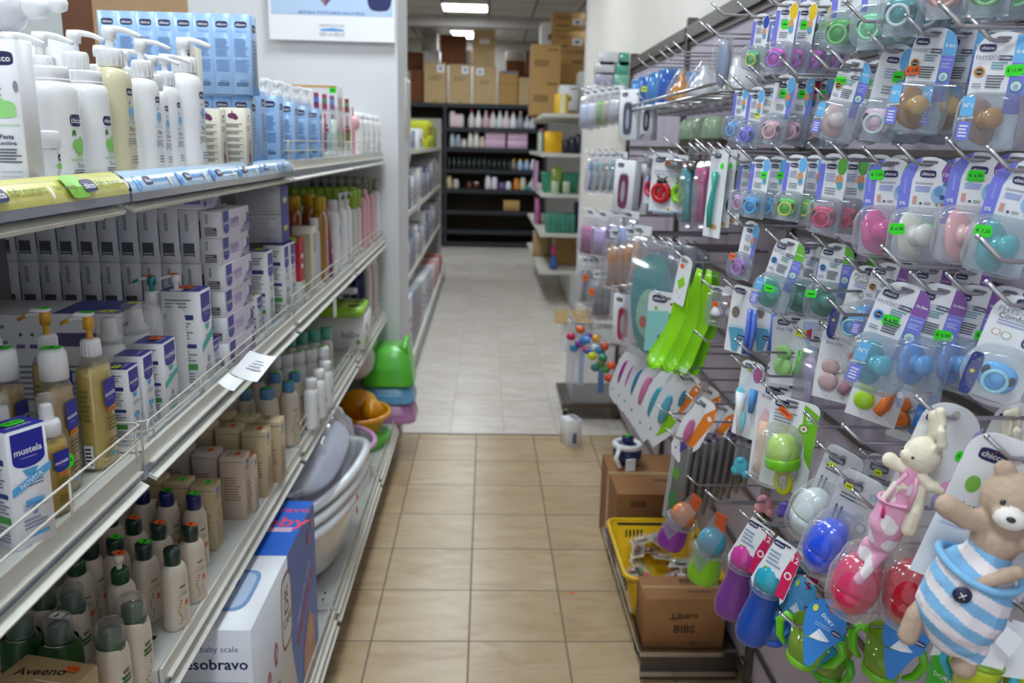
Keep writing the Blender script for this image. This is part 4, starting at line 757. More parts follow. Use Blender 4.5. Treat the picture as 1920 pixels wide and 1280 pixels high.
for i, (px, Y, c_) in enumerate([(690, 4.15, 'DCDAD6'), (698, 4.25, 'D8B8BE'), (702, 4.1, 'C8D0C0')]): simple_bottle(px, Y, Z3, .06, .27, plast(c_), 'white_plastic', ('white', 'pinkish', 'greenish')[i] + ' tall bottle by the pillar on the third shelf', None, .3, .03)
# paper notes clipped on the rail
t = MB(); p = [atX(452, 660, -.515), atX(520, 655, -.47), atX(482, 716, -.48), atX(425, 700, -.515)]
def sheet(px4, X4, label):
    P = [atX(a, b_, x) for (a, b_), x in zip(px4, X4)]; n_ = (P[1] - P[0]).cross(P[3] - P[0]).normalized() * .0008; b = MB(); g = 6; vs = []
    for j in range(g + 1):
        for i in range(g + 1):
            u, v = i / g, j / g; q = (P[0] * (1 - u) + P[1] * u) * (1 - v) + (P[3] * (1 - u) + P[2] * u) * v; vs.append(q + n_ * 4 * math.sin(u * 3))
    fs = [(j * (g + 1) + i, j * (g + 1) + i + 1, (j + 1) * (g + 1) + i + 1, (j + 1) * (g + 1) + i) for j in range(g) for i in range(g)]
    b.add(vs, fs, 'white_card'); b.add([v - n_ for v in vs], [f[::-1] for f in fs], 'white_card')
    r_ = (P[1] - P[0]); u_ = (P[0] - P[3]); F = Face(r_.length, u_.length, lambda a, c_, off: P[3] + r_ * a + u_ * c_ + n_.normalized() * (off + .0025), 1); b.pr(F, [('l', .25, .3, .85, .75, 4, ink('8A92A8'))])
    tag(b.build('paper_note'), label, 'paper note')
sheet([(468, 657), (519, 669), (482, 716), (432, 700)], [-.52, -.47, -.475, -.52], 'larger white paper note clipped on the second shelf rail')
sheet([(428, 699), (458, 712), (438, 733), (409, 717)], [-.52, -.485, -.485, -.52], 'smaller white paper note below the larger one')
t = MB(); q = atX(628, 575, -.52); t.box(q, (.002, .05, .07), 'white_card'); tag(t.build('paper_tag'), 'small white tag hanging from the second shelf rail', 'price tag')
# ================================================================ bottom shelf: scale carton, baths, seats
mat('scale_white', 'DADDE4', .35, var=.03); BL = ink('1F66D0', .35); PK = ink('D03A6A')
pa = atZ(360, 1390, Z0); L_ = .40; Hc = .30
xr_ = -.462; yb0, yb1 = 1.5, 2.12; hb = .455; wb = .18
def scale_box():
    t = thing('scale_carton', 'large blue and white digital baby scale carton on the bottom shelf', 'carton', (xr_ - wb / 2, (yb0 + yb1) / 2, Z0), RZ); w_, d_, h_ = yb1 - yb0, wb, hb
    b = MB(); b.rbox((0, 0, h_ / 2), (w_, d_, h_), .002, 'scale_white', 1)
    F = flat((-w_ / 2, -d_ / 2, 0), (1, 0, 0), (0, 0, 1), w_, h_); L = flat((-w_ / 2, d_ / 2, 0), (0, -1, 0), (0, 0, 1), d_, h_); Tp = flat((-w_ / 2, -d_ / 2, h_), (1, 0, 0), (0, 1, 0), w_, d_); R = flat((w_ / 2, -d_ / 2, 0), (0, 1, 0), (0, 0, 1), d_, h_)
    b.pr(F, [('p', [(.5, 1), (1, 1), (1, 0), (.62, 0), (.58, .2), (.52, .45), (.50, .7)], BL), ('rr', .46, .72, .16, .42, ink('8A3A4A')), ('rr', .46, .72, .145, .38, WHT), ('t', .46, .78, .11, 'DR', ink('40444E'), True, 90), ('t', .47, .66, .12, 'CARE', ink('40444E'), True), ('t', .77, .5, .34, 'pesobravo', ink('E0485A'), True, 30), ('t', .74, .6, .3, 'digital baby scale', WHT, False, 30), ('p', [(.68, 0), (.94, 0), (.92, .3), (.82, .42), (.72, .25)], ink('C89A84')), ('e', .84, .27, .1, .18, ink('D8AE98')), ('e', .86, .86, .05, .09, ink('B84A5A')), ('e', .94, .9, .04, .07, ink('D89A6A')), ('p', [(.22, 0), (.55, 0), (.52, .16), (.3, .14)], ink('B8C4E4'))] + [('e', x, y, .05, .13, ink('C05A78')) for x, y in ((.18, .55), (.28, .62), (.14, .3), (.3, .38), (.24, .2))] + [('e', x, y, .03, .07, ink('D8B8C8')) for x, y in ((.18, .55), (.28, .62), (.14, .3), (.3, .38))])
    b.pr(L, [('t', .5, .9, .7, 'digital baby scale', ink('5A6AA0')), ('t', .55, .82, .8, 'pesobravo', NAVY, True), ('l', .15, .1, .95, .75, 14, ink('6A78A8'))])
    b.pr(Tp, [('r', .5, 0, 1, 1, BL), ('r', .7, .1, .74, .9, ink('D8B8D0')), ('t', .78, .5, .34, 'mebby', ink('E0486A'), True, -90), ('t', .9, .5, .3, 'pesobravo', ink('E0486A'), True, -90), ('rr', .25, .45, .28, .55, ink('7A9ACC')), ('rr', .25, .45, .24, .45, ink('B8CAE6')), ('r', .27, .42, .32, .6, BL)]); b.pr(R, [('r', 0, 0, 1, 1, BL)])
    b.build('box_body', t); b = MB(); b.tube([(-.02, 0, h_), (-.02, 0, h_ + .004), (.04, 0, h_ + .004), (.04, 0, h_)], .004, plast('C8D8F0')); b.build('handle', t)
scale_box()
for i, (px, Y) in enumerate([(360, 1.42), (437, 1.44), (310, 1.4)]):
    simple_bottle(px, Y, Z0, .055, .2, plast('3E93CF'), plast('3E93CF'), 'light blue bottle with orange tag below the third shelf, ' + ('middle', 'right', 'left')[i], 'light blue bottles', .35, .03, stick=ORG, loc=Vector((xs(px, Y, Z0 + .23), Y, Z0)))
# white baby baths, nested
mat('tub_white', 'E9EDF2', .18, var=.02, coat=.5, sss=.05)
def tub(root_label, loc, rot, k, sc=1.0):
    t = thing('baby_bath', root_label, 'baby bath', loc, 0, 'nested white baby baths'); t.rotation_euler = rot; b = MB(); rg = []; N = 40
    def rim(z, s_, lift=0): 
        out = []
        for i in range(N):
            a = 2 * PI * i / N; c_, s2 = math.cos(a), math.sin(a); wx = .215 * (1 + .12 * s2); x = wx * s_ * math.copysign(abs(c_) ** .8, c_); y = .37 * s_ * math.copysign(abs(s2) ** .85, s2)
            out.append(Vector((x * sc, y * sc, z + lift * (.03 * math.cos(2 * a) - .02 * s2))))
        return out
    for z, s_, l in ((-.23, .55, 0), (-.235, .62, 0), (-.2, .76, 0), (-.08, .86, .5), (-.012, .93, 1), (0, .95, 1), (.004, .98, 1), (.002, 1.04, 1), (-.008, 1.07, 1), (-.02, 1.075, 1), (-.022, 1.06, 1), (-.01, .985, 1), (-.03, .96, 1), (-.09, .88, .5), (-.205, .78, 0), (-.24, .64, 0), (-.243, .55, 0)): rg.append(rim(z, s_, l))
    b.rings(rg, 'tub_white', True); b.build('tub_shell', t); return t
for k in range(3):
    o = tub('white plastic baby bath, %s of three nested beyond the scale carton' % ('lowest', 'middle', 'topmost')[k], (-.635, 2.66 + .012 * k, Z0 + .262 + .042 * k), (.03, .06, 0), k)
    if k: sticker(o, (.236, -.2, -.02), (0, 1, 0), (-.2, 0, 1), .03, .022, ORG)
mat('pad_navy', '1D2448', .5, var=.1); mat('pad_grey', 'B9C0D0', .35, var=.15, scale=8)
def pad(label, z, mt_, sz, nm='bath_mat', cat='bath mat', seed=1, bag=False):
    t = thing(nm, label, cat, (-.635, 2.62, z), 0); t.rotation_euler = (.10, .12, 0); b = MB(); rnd = random.Random(seed); N = 36; rg = []
    for r_ in (1, .97, .8, .55, .3, .05):
        row = []
        for i in range(N):
            a = 2 * PI * i / N; x = sz[0] * r_ * math.copysign(abs(math.cos(a)) ** .7, math.cos(a)); y = sz[1] * r_ * math.copysign(abs(math.sin(a)) ** .7, math.sin(a))
            row.append(Vector((x, y, (.0 if r_ == 1 else sz[2] * (1 - r_ ** 4)) + (.012 * noise.noise(Vector((x * 22, y * 5, seed))) if r_ < .99 else 0))))
        rg.append(row)
    bt = [[Vector((p.x * .97, p.y * .97, -.012)) for p in rg[0]]]; b.rings(bt + rg, mt_, True); b.build('pad_body', t); return t
pad('navy foam bath mat resting in the top baby bath', Z0 + .365, 'pad_navy', (.185, .31, .035), seed=2)
pad('grey padded bath insert on top of the navy mat', Z0 + .41, 'pad_grey', (.175, .29, .04), seed=5)
clear('wrap_film', 'FAFAFF', .9, .2, .1); b = MB(); N = 36; rg = []
for r_ in (1.05, 1, .97, .8, .55, .3, .05):
    rg.append([Vector((.19 * r_ * math.copysign(abs(math.cos(2 * PI * i / N)) ** .7, math.cos(2 * PI * i / N)), .32 * r_ * math.copysign(abs(math.sin(2 * PI * i / N)) ** .7, math.sin(2 * PI * i / N)), (-.05 if r_ > 1.02 else .06 * (1 - r_ ** 6) + .03 * noise.noise(Vector((i * .9, r_ * 4, 3)))))) for i in range(N)])
b.rings(rg, 'wrap_film', False); o = b.build('plastic_wrap', None, (-.635, 2.62, Z0 + .43)); o.rotation_euler = (.10, .12, 0); tag(o, 'crumpled clear plastic film over the grey bath insert', 'plastic wrap')
# seats and stools at the end
def ringseat(label, loc, r1, cols, h_, nm, rot=(0, 0, 0), grp=None):
    t = thing(nm, label, 'bath seat' if 'ring' in nm else 'potty', loc, 0, grp); t.rotation_euler = rot; b = MB(); b.lathe([(r1 * .6, 0), (r1 * .75, h_ * .5), (r1 * .9, h_), (r1, h_ + .012), (r1 * 1.04, h_), (r1 * .95, h_ * .9), (r1 * .8, h_ * .4), (r1 * .66, -.001)], cols[0], seg=28, ry=1.25, cap=False); b.lathe([(r1 * .64, .002), (0, .002)], cols[0], seg=28, ry=1.25, cap=False); b.build('shell', t)
    b = MB(); n = 28; b.tube([(r1 * 1.02 * math.cos(2 * PI * i / n), r1 * 1.27 * math.sin(2 * PI * i / n), h_ + .004) for i in range(n)], .013, cols[1], 8, True); b.build('rim', t); return t
mat('silver_plastic', 'A8A4AE', .15, .3, coat=.6); mat('pink_plastic', 'D9A0CC', .2, coat=.5); mat('orange_plastic', 'E29A12', .25, coat=.4); mat('green_plastic', '5FCB3E', .3, coat=.3); mat('sky_plastic', '6FAEDC', .3); mat('mauve_plastic', 'BB84B8', .3)
ringseat('silver baby bath seat with pink rim on the bottom shelf', (-.60, 3.38, Z0 + .12), .125, ('silver_plastic', 'pink_plastic'), .05, 'baby_bath_ring', (.0, .12, 0))
carton('toy_carton', 'low printed carton under the pink rimmed bath seat', 'carton', (-.61, 3.38, Z0), (.2, .26, .115), 0, 'white_card', [('R', [('e', .3, .5, .2, .4, ink('5A3A4A')), ('e', .7, .4, .2, .4, ink('3F6AA0'))])])
t = ringseat('orange potty with a domed back next to the green step stools', (-.585, 3.80, Z0 + .06), .13, ('orange_plastic', 'orange_plastic'), .09, 'potty')
b = MB(); b.ell((-.02, .04, .12), (.1, .07, .075), 'orange_plastic'); b.ell((.055, -.04, .12), (.05, .06, .055), 'orange_plastic'); b.build('backrest', t)
t = MB(); t.lathe([(.11, 0), (.13, .05), (.12, .058), (0, .058)], 'green_plastic', seg=28, ry=1.2); tag(t.build('green_potty', None, (-.575, 3.79, Z0)), 'green round potty peeking out below the orange potty', 'potty')
def stool(z, mt_, label, s_, h_):
    t = thing('step_stool', label, 'step stool', (-.50, 4.22, z), 0, 'stacked step stools'); b = MB(); b.loft([(0, .30 * s_, .30 * s_), (.01, .30 * s_, .30 * s_), (h_ * .9, .25 * s_, .26 * s_), (h_, .22 * s_, .23 * s_)], mt_, r=.06, seg=5)
    b.build('stool_body', t); b = MB(); b.box((0, -.152 * s_, h_ * .45), (.2 * s_, .004, .006), mt_); b.build('ridge', t)
    if h_ > .15:
        b = MB(); pts = []
        for sx in (-1, 1): b = MB(); b.loft([(h_ - .02, .06, .2, sx * .078), (h_ + .02, .035, .17, sx * .088), (h_ + .045, .02, .12, sx * .096)], mt_, r=.01); b.build('side_ear', t)
stool(Z0, 'mauve_plastic', 'mauve step stool at the bottom of the stack by the pillar', .98, .1); stool(Z0 + .102, 'sky_plastic', 'sky blue step stool between the mauve and the green one', .94, .09); stool(Z0 + .194, 'green_plastic', 'green step stool on top of the stack by the pillar', .92, .19)
t = MB(); t.ell((0, 0, .11), (.1, .12, .11), 'milky_pe'); tag(t.build('wrapped_potty', None, (-.64, 4.0, Z0 + .26)), 'pale wrapped bundle hanging over the orange potty', 'bundle'); 
# ================================================================ far left back-to-back shelf and cartons
t = thing('rear_shelving', 'back of the white shelving behind the left gondola', 'shelving', (0, 0, 0)); s = MB(); s.box((-1.32, 1.9, Z1 - .05), (.5, 3.6, .03), 'shelf_white'); s.build('shelf', t); s = MB(); s.box((-1.06, 1.9, .75), (.02, 3.6, 1.5), 'back_panel'); s.build('back_panel', t)
pz = Z1 - .035
x_a, x_b = xs(40, 2.4, 1.8), xs(117, 2.4, 1.8)
carton('stock_box', 'dark brown stock carton with white label at the top left', 'carton', ((x_a + x_b) / 2 - .02, 2.5, pz), (x_b - x_a + .05, .2, .62), 0, 'carton_dark', [('F', [('r', .68, .62, .92, .76, WHT), ('e', .8, .69, .1, .06, ink('3A4460'))])])
carton('stock_box', 'grey printed stock carton cut by the top left corner', 'carton', (xs(10, 2.1, 1.9), 2.1, pz), (.16, .2, .55), 0, 'shelf_white', [('F', [('t', .6, .86, .6, 'TENA', ink('3A3E48'), True), ('t', .6, .78, .6, 'PANTS', ink('3A3E48'), True), ('rr', .62, .83, .8, .3, ink('B8BCC4'))])])
t = MB(); t.ell((0, 0, .28), (.045, .05, .06), plast('C02A7A')); t.lathe([(.04, 0), (.04, .25)], 'white_plastic'); tag(t.build('pink_bottle', None, (xs(55, 2.28, 1.87), 2.3, pz)), 'magenta topped bottle between the stock cartons at the top left', 'bottle')
# ================================================================ right peg wall
mat('peg_lilac', 'B3A8B6', .6, var=.03, scale=5); XP = .80
PJ = [-.5, .82, 2.13, 3.45, 4.78]
for i in range(4):
    y0, y1 = PJ[i], PJ[i + 1]
    t = thing('slatwall_display', 'lilac grey display panel on the right wall, ' + ('behind the camera side', 'behind the plush toys and pacifiers', 'behind the green spoons', 'at the far end of the row')[i], 'display panel', (0, 0, 0), 0, 'right wall display panels')
    b = MB(); b.box((XP + .012, (y0 + y1) / 2, 1.08), (.022, y1 - y0 - .03, 1.95), 'peg_lilac'); b.build('board', t)
    b = MB(); b.box((XP + .005, (y0 + y1) / 2, 2.062), (.05, y1 - y0 - .035, .05), 'steel_dark'); b.build('top_rail', t)
    for yy in ((y0,) if i < 3 else (y0, y1)): b = MB(); b.box((XP + .004, yy, 1.07), (.04, .03, 2.1), 'steel_dark'); b.build('upright', t)
    b = MB()
    for k in range(10): b.box((XP - .004, (y0 + y1) / 2, .22 + .2 * k), (.008, y1 - y0 - .04, .012), 'steel_dark')
    o = b.build('crossbar', t); o['kind'] = 'stuff'
# base tray of the far panels
t = thing('base_tray', 'low dark metal tray with chrome rails under the panels', 'tray', (0, 0, 0)); b = MB(); b.box((.65, 2.68, .09), (.3, .85, .018), 'steel_dark'); b.box((.65, 2.255, .05), (.3, .006, .09), 'steel_dark'); b.build('tray_body', t)
for z in (.104, .035): b = MB(); b.box((.65, 2.243, z), (.31, .016, .016), 'chrome'); b.box((.497, 2.68, z), (.012, .85, .012), 'chrome') if z > .1 else None; b.build('rail', t)
b = MB(); b.tube([(.80, 2.2, .12), (.83, 1.9, .02)], .01, 'chrome'); b.build('strut', t)
for yy in (2.4, 3.0): b = MB(); b.lathe([(.0, -.012), (.022, -.012), (.022, .012), (0, .012)], 'black_matte', (.53, yy, .024), 14, axis='y'); b.box((.53, yy, .06), (.02, .03, .05), 'chrome'); b.build('caster', t)

HP = None; HOOKS = 0
def hook(P, holds=None):
    """rod from the panel out past the hanging point, end turned up"""
    global HP, HOOKS
    L = XP - P[0] + .012; b = MB(); 
    b.tube([(L, 0, 0), (.0, 0, 0), (-.006, 0, .001), (-.034, 0, .024)], .0027, 'chrome', 8); b.ell((-.034, 0, .024), (.0032, .0032, .0032), 'chrome', 8, None, 5)
    b.box((L - .002, 0, .004), (.004, .03, .03), 'chrome'); o = b.build('peg_hook', None, P); lb = 'hook holding the ' + holds if holds else ''
    ok = holds and len(lb.split()) <= 16
    tag(o, lb if ok else 'empty chrome peg hook sticking out of the lilac display panels' if not holds else 'chrome peg hook holding small packs on the lilac panels', 'hook', None if ok else 'empty chrome peg hooks' if not holds else 'chrome peg hooks with small packs'); HOOKS += 1
def rounded_card(w_, top, bot, r=None, tw=None, seg=8):
    """outline of a hanging card: arched top"""
    tw = tw or w_; r = r or tw / 2; pts = [(-w_ / 2, bot), (w_ / 2, bot), (w_ / 2, (top + bot) / 2 if tw != w_ else top - r)]
    for i in range(seg + 1): a = PI / 2 * i / seg; pts.append((tw / 2 - r + r * math.cos(a), top - r + r * math.sin(a)))
    for i in range(seg + 1): a = PI / 2 + PI / 2 * i / seg; pts.append((-tw / 2 + r + r * math.cos(a), top - r + r * math.sin(a)))
    if tw != w_: pts.append((-w_ / 2, (top + bot) / 2))
    return pts
def dome(b, cz, w_, h_, d_, mt, r=.27, y0=0, cx=0):
    S = [(y0 - d_, w_ * .80, h_ * .80), (y0 - d_ * .975, w_ * .88, h_ * .88), (y0 - d_ * .86, w_ * .95, h_ * .95), (y0 - d_ * .5, w_ * .985, h_ * .985), (y0 - d_ * .1, w_ * 1.0, h_ * 1.0), (y0, w_ * 1.05, h_ * 1.05)]
    b.loft([(q[0], q[1], q[2]) for q in S], mt, r=w_ * r, seg=5, axis='y', c=(cx, 0, cz), cap=True)
def pacifier(root, cz, k, c1, c2=None, style=0, y=-.02, ang=0.0):
    """shield, teat and ring of one soother"""
    M1 = plast(c1, .2, .4); M2 = plast(c2 or c1, .2, .4); T0 = Matrix.Translation((0, y, cz)) @ Matrix.Rotation(ang, 4, 'Y')
    b = MB(); b.T = T0; b.loft([(-.003, .030 * k, .026 * k), (0, .040 * k, .033 * k), (.003, .034 * k, .028 * k)], M1, e=2.6, axis='y'); 
    for sx in (-1, 1): b.ell((sx * .014 * k, -.0035, .003 * k), (.004 * k, .001, .006 * k), 'black_matte', 8, None, 5) if style == 1 else None
    o = b.build('pacifier', root); b = MB(); b.T = T0; b.lathe([(.006 * k, .002), (.0055 * k, .008), (.009 * k, .014), (.011 * k, .019), (.007 * k, .024), (0, .026)], M2, axis='y', seg=14); b.build('teat', o)
    b = MB(); b.T = T0; n = 18; b.tube([(.012 * k * math.cos(2 * PI * i / n), -.006 - .003 * abs(math.sin(PI * i / n)), -.004 * k + .012 * k * math.sin(2 * PI * i / n)) for i in range(n)], .0022 * k, M2, 6, True); b.ell((0, -.005, 0), (.008 * k, .005, .008 * k), M1, 12); b.build('ring', o)
def teats(root, cz, k, c1, c2=None, side=0, shape=0):
    """one-piece soft soother seen sideways: bulb, neck and butterfly plate"""
    M1 = plast(c1, .15, .6); M2 = plast(c2 or c1, .15, .6); b = MB()
    R_ = Matrix.Rotation(-.28 if shape == 0 else .1, 4, 'Y') @ Matrix.Rotation(-2.3, 4, 'Z'); T0 = Matrix.Translation((side - .009, -.013, cz + .002)) @ R_
    b.T = T0; rg = []; N = 28
    for yy, s in ((-.002, .93), (-.0045, .98), (-.002, 1.0), (.0015, .96), (.003, .7)):
        row = []
        for i in range(N):
            t = 2 * PI * i / N; rr = 1 + .10 * math.cos(2 * t); z = .028 * k * s * math.sin(t) * (1 + .06 * math.cos(3 * t)); x = (.019 + .006 * max(0, -math.sin(t))) * k * rr * math.cos(t) * s
            row.append(Vector((x, yy - 6.0 * z * z * k - 5 * x * x, z)))
        rg.append(row)
    b.rings(rg, M1); o = b.build('pacifier', root)
    b = MB(); b.T = T0; b.lathe([(.014 * k, 0), (.010 * k, .004), (.0105 * k, .009), (.0135 * k, .014), (.0135 * k, .019), (.009 * k, .0235), (0, .025)], M2, axis='y', seg=16, ry=.9); b.build('teat', o)
    b = MB(); b.T = T0; n = 18; b.tube([(.010 * k * math.cos(2 * PI * i / n), -.010 - .006 * math.sin(2 * PI * i / n), -.010 + .013 * k * math.sin(2 * PI * i / n)) for i in range(n)], .002 * k, M1, 6, True); b.build('ring', o)

PERI = ink('7A80E0'); AGE = {'0': ink('6DB8EC'), '6': ink('6CBF3E'), '16': ink('8A57A8'), '12': ink('7E4C9C')}
def physio(root, age='0', c1='A97A4E', c2='B8893E', stick=None, band=True, seal='gold', price='€ 6,90', shape=0):
    top, bot = .012, -.138; w_ = .066; b = MB(); C_ = rounded_card(w_, top, bot, .028); b.plate(C_, .0012, 'white_card')
    F = flat((-w_ / 2, 0, bot), (1, 0, 0), (0, 0, 1), w_, top - bot); H = top - bot; ag = AGE[age]; tz = lambda z: (z - bot) / H
    arc = [(1, tz(top - .028))] + [((w_ - .028 + .028 * math.sin(PI / 2 * (1 - i / 6))) / w_, tz(top - .028 + .028 * math.cos(PI / 2 * (1 - i / 6)))) for i in range(1, 5)]
    b.pr(F, [('r', .70, tz(-.092), 1, tz(-.026), PERI), ('p', [(.70, tz(-.0255)), (1, tz(-.0255))] + arc + [(.70, tz(top - .0028))], ag), ('t', .85, tz(-.012), .22, {'0': '0-6m', '6': '6-16m', '16': '16-36m', '12': '12m+'}[age], WHT, True), ('t', .85, tz(-.032), .24, 'gommotto', WHT),
             ('l', .74, tz(-.044), .96, tz(-.036), 3, ink('C8CCF4')), ('e', .85, tz(-.056), .24, .1, ink('3A9A86')), ('e', .85, tz(-.056), .19, .08, ink('DDE6E8')), ('e', .85, tz(-.057), .1, .05, ink('9AB8C8')),
             ('logo', .22, tz(-.008), .3), ('t', .24, tz(-.0205), .4, 'PHYSIO', GREY), ('r', .45, tz(-.0235), .69, tz(-.0175), NAVY), ('t', .57, tz(-.0205), .22, 'FORMA', WHT, True),
             ('l', .34, tz(-.036), .66, tz(-.025), 3, ink('5A9A9E')), ('l', .3, tz(-.060), .68, tz(-.042), 5, DKT),
             ('e', .15, tz(-.039), .2, .088, ink({'gold': 'C98A2E', 'blue': '4A9AE0', 'navy': '2F3A6A'}[seal])), ('e', .15, tz(-.039), .13, .057, ink('26242A')), ('t', .15, tz(-.039), .1, '100%', WHT), ('l', .06, tz(-.06), .24, tz(-.053), 2, GREY),
             ('rr', .48, tz(.0045), .26, .026, ink('6E6A72'))])
    b.build('card', root)
    if c1: teats(root, -.104, 1.15, c1, c2, .004, shape)
    b = MB(); dome(b, -.103, .078, .074, .038, 'case_plastic', y0=-.0005); dome(b, -.103, .0785, .0745, -.012, 'clear_plastic', y0=.002) if 0 else None
    b.build('blister', root)
    if band:
        b = MB(); F = flat((-.031, -.0388, -.129), (1, 0, 0), (0, 0, 1), .0155, .056); b.pr(F, [('r', 0, .55, 1, 1, ag if age == '0' else ink('6DB8EC')), ('r', 0, .0, 1, .42, PERI), ('t', .5, .8, .7, 'N°1', WHT, True), ('t', .5, .5, 1.25, 'gommotto', WHT, True, 8), ('l', .15, .05, .85, .36, 4, WHT)]); b.build('band_label', root)
    if stick:
        x, z, col = stick; sticker(root, (x, -.001 if z > -.066 else -.0392, z), (1, 0, .12), (-.12, 0, 1), .022, .0145, col, price)
def gommotto(root, age='12', c1='4FC0B8', c2=None, stick=None, price='€ 6,90', leaf=None):
    top, bot = .012, -.138; w_ = .070; b = MB(); b.plate(rounded_card(w_, top, bot, .034), .0012, 'white_card'); H = top - bot; tz = lambda z: (z - bot) / H
    F = flat((-w_ / 2, 0, bot), (1, 0, 0), (0, 0, 1), w_, H); lf = leaf or AGE[age]
    larc = [(0, tz(-.088)), (.22, tz(-.088)), (.22, tz(-.022)), (.36, tz(.0118))] + [((.034 - .034 * math.sin(PI / 2 * i / 6)) / w_, tz(top - .034 + .034 * math.cos(PI / 2 * i / 6))) for i in range(1, 7)]
    rarc = [(.82, tz(.006)), (.74, tz(-.008)), (.78, tz(-.022)), (1, tz(-.036)), (1, tz(-.022))] + [((.036 + .034 * math.sin(PI / 2 * i / 6)) / w_, tz(top - .034 + .034 * math.cos(PI / 2 * i / 6))) for i in (5, 4, 3)]
    b.pr(F, [('p', larc, PERI), ('p', rarc, lf), ('t', .88, tz(-.012), .2, '12m+' if age == '12' else '6-12m', WHT, True), ('rr', .5, tz(.0045), .3, .03, ink('6E6A72')), ('logo', .5, tz(-.012), .3), ('e', .88, tz(-.028), .17, .08, ink('4A8A9E')), ('t', .46, tz(-.025), .34, 'Gommotto', DKT),
             ('l', .3, tz(-.038), .6, tz(-.029), 3, ink('8AA0E0')), ('e', .78, tz(-.04), .34, .17, ink('9CC4E6')), ('e', .74, tz(-.036), .16, .1, ink('6FA0D0')), ('e', .82, tz(-.044), .1, .05, ink('3F5F9A')), ('r', .28, tz(-.055), .36, tz(-.044), ink('D8A098')), ('e', .44, tz(-.054), .05, .022, NAVY), ('l', .5, tz(-.056), .64, tz(-.052), 2, DKT),
             ('r', .72, tz(-.056), .76, tz(-.054), ink('3F8A4A')), ('r', .82, tz(-.056), .86, tz(-.054), ink('C8303A')), ('t', .11, tz(-.03), .3, 'gommotto', ink('C8CCF4'), False, 90), ('t', .1, tz(-.055), .12, '0%', WHT, True)]); b.build('card', root)
    if c1: teats(root, -.102, 1.3, c1, c2, .006, 0)
    b = MB(); dome(b, -.101, .082, .078, .038, 'milky_plastic', y0=-.0005); b.build('blister', root)
    if stick: x, z, col = stick; sticker(root, (x, -.001 if z > -.062 else -.0395, z), (1, 0, .06), (-.06, 0, 1), .021, .0155, col, price)
def slim(root, c1='4FA8E0', c2='7FC8F0', lf='6DB8EC', stick=None, left=True, two=False):
    """narrow card with a small clear case holding two soothers"""
    top, bot = .012, -.138; w_ = .052; b = MB(); b.plate(rounded_card(w_, top, bot, .022), .0012, 'white_card'); H = top - bot; tz = lambda z: (z - bot) / H; F = flat((-w_ / 2, 0, bot), (1, 0, 0), (0, 0, 1), w_, H)
    b.pr(F, [('r', 0 if left else .78, tz(-.08), .2 if left else 1, tz(-.008), PERI), ('e', .8, tz(-.01), .36, .22, ink(lf)), ('rr', .5, tz(.003), .34, .028, ink('6E6A72')), ('logo', .42, tz(-.012), .36), ('l', .26, tz(-.04), .66, tz(-.024), 4, ink('9AA4D0')), ('e', .76, tz(-.036), .26, .14, ink('E09A6A')), ('e', .8, tz(-.046), .2, .1, ink('5AA8C8')), ('l', .3, tz(-.064), .7, tz(-.05), 3, GREY)]); b.build('card', root)
    pacifier(root, -.105, 1.2, c1, c2, 1, -.016); b = MB(); dome(b, -.104, .06, .066, .032, 'case_plastic', y0=-.0005, r=.3); b.build('blister', root)
    if stick: x, z, col = stick; sticker(root, (x, -.001 if z > -.066 else -.0335, z), (1, 0, 0), (0, 0, 1), .017, .017, col)
HANG = []
def hang(fn, label, cat, name, px, py, hpx, X=.6, yaw=-48, roll=0, n=1, gap=.042, base=.15, group=None, no_hook=False, lean=0, **kw):
    """hang a pack (and n-1 more behind it) on a rod; hpx is its apparent height, which fixes its real size at this distance"""
    P = atX(px, py, X); s = hpx / FPX * (P - EYE).dot(FW) / base
    root = thing(name, label, cat, P, 0, group); root.rotation_euler = (math.radians(lean), math.radians(roll), math.radians(yaw)); root.rotation_mode = 'XYZ'
    fn(root, **kw); root.scale = (s,) * 3
    if not no_hook: hook((P[0] - .012, P[1], P[2] + .001), label)
    for i in range(1, n):
        x = P[0] + gap * i * s
        if x > XP - .02: break
        dup(root, (x, P[1] + random.uniform(-.004, .004), P[2]), rot=(root.rotation_euler[0], root.rotation_euler[1] + random.uniform(-.03, .03), root.rotation_euler[2] + random.uniform(-.08, .08)), label=label + ', ' + nth(i) .replace('second', 'next') + ' behind it', group=group)
    return root
PA = 'pacifier pack'; NP = 'pacifier_pack'
CHG = 'carded pacifiers'
# --- upper rows, age 0-6 and latex
hang(physio, 'brown latex pacifier pack with orange price sticker', PA, NP, 1757, 68, 190, .60, -52, 6, 3, .045, c1='A8794E', c2='C89A48', stick=(-.024, -.05, ORG), price='€ 9,80')
hang(physio, 'brown latex pacifier pack cut by the right edge', PA, NP, 1885, 78, 212, .60, -38, 3, 1, .045, c1='8E6B58', c2='B07A2E', stick=(.018, -.036, GRN), price='€ 11,40')
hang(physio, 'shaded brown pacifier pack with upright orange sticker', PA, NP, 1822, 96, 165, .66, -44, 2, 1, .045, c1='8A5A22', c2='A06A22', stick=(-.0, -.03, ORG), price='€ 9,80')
hang(slim, 'pale pink pacifier pack with green sticker and pink string print', PA, NP, 1684, 98, 180, .60, -46, 8, 3, c1='EBC8DA', c2='D8E6E0', lf='6DB8EC', left=False, stick=(.01, -.036, GRN))
hang(physio, 'pale pink pacifier pack, leftmost of the wide top row', PA, NP, 1606, 124, 150, .56, -50, 12, 3, .05, c1='E6C6BE', c2='E8D2CC', stick=(-.022, -.03, GRN), price='€ 9,80')
hang(physio, 'dim pacifier pack behind the pale pink one', PA, NP, 1640, 128, 130, .64, -50, 2, 1, c1='8A6A6A', c2='8A6A6A')
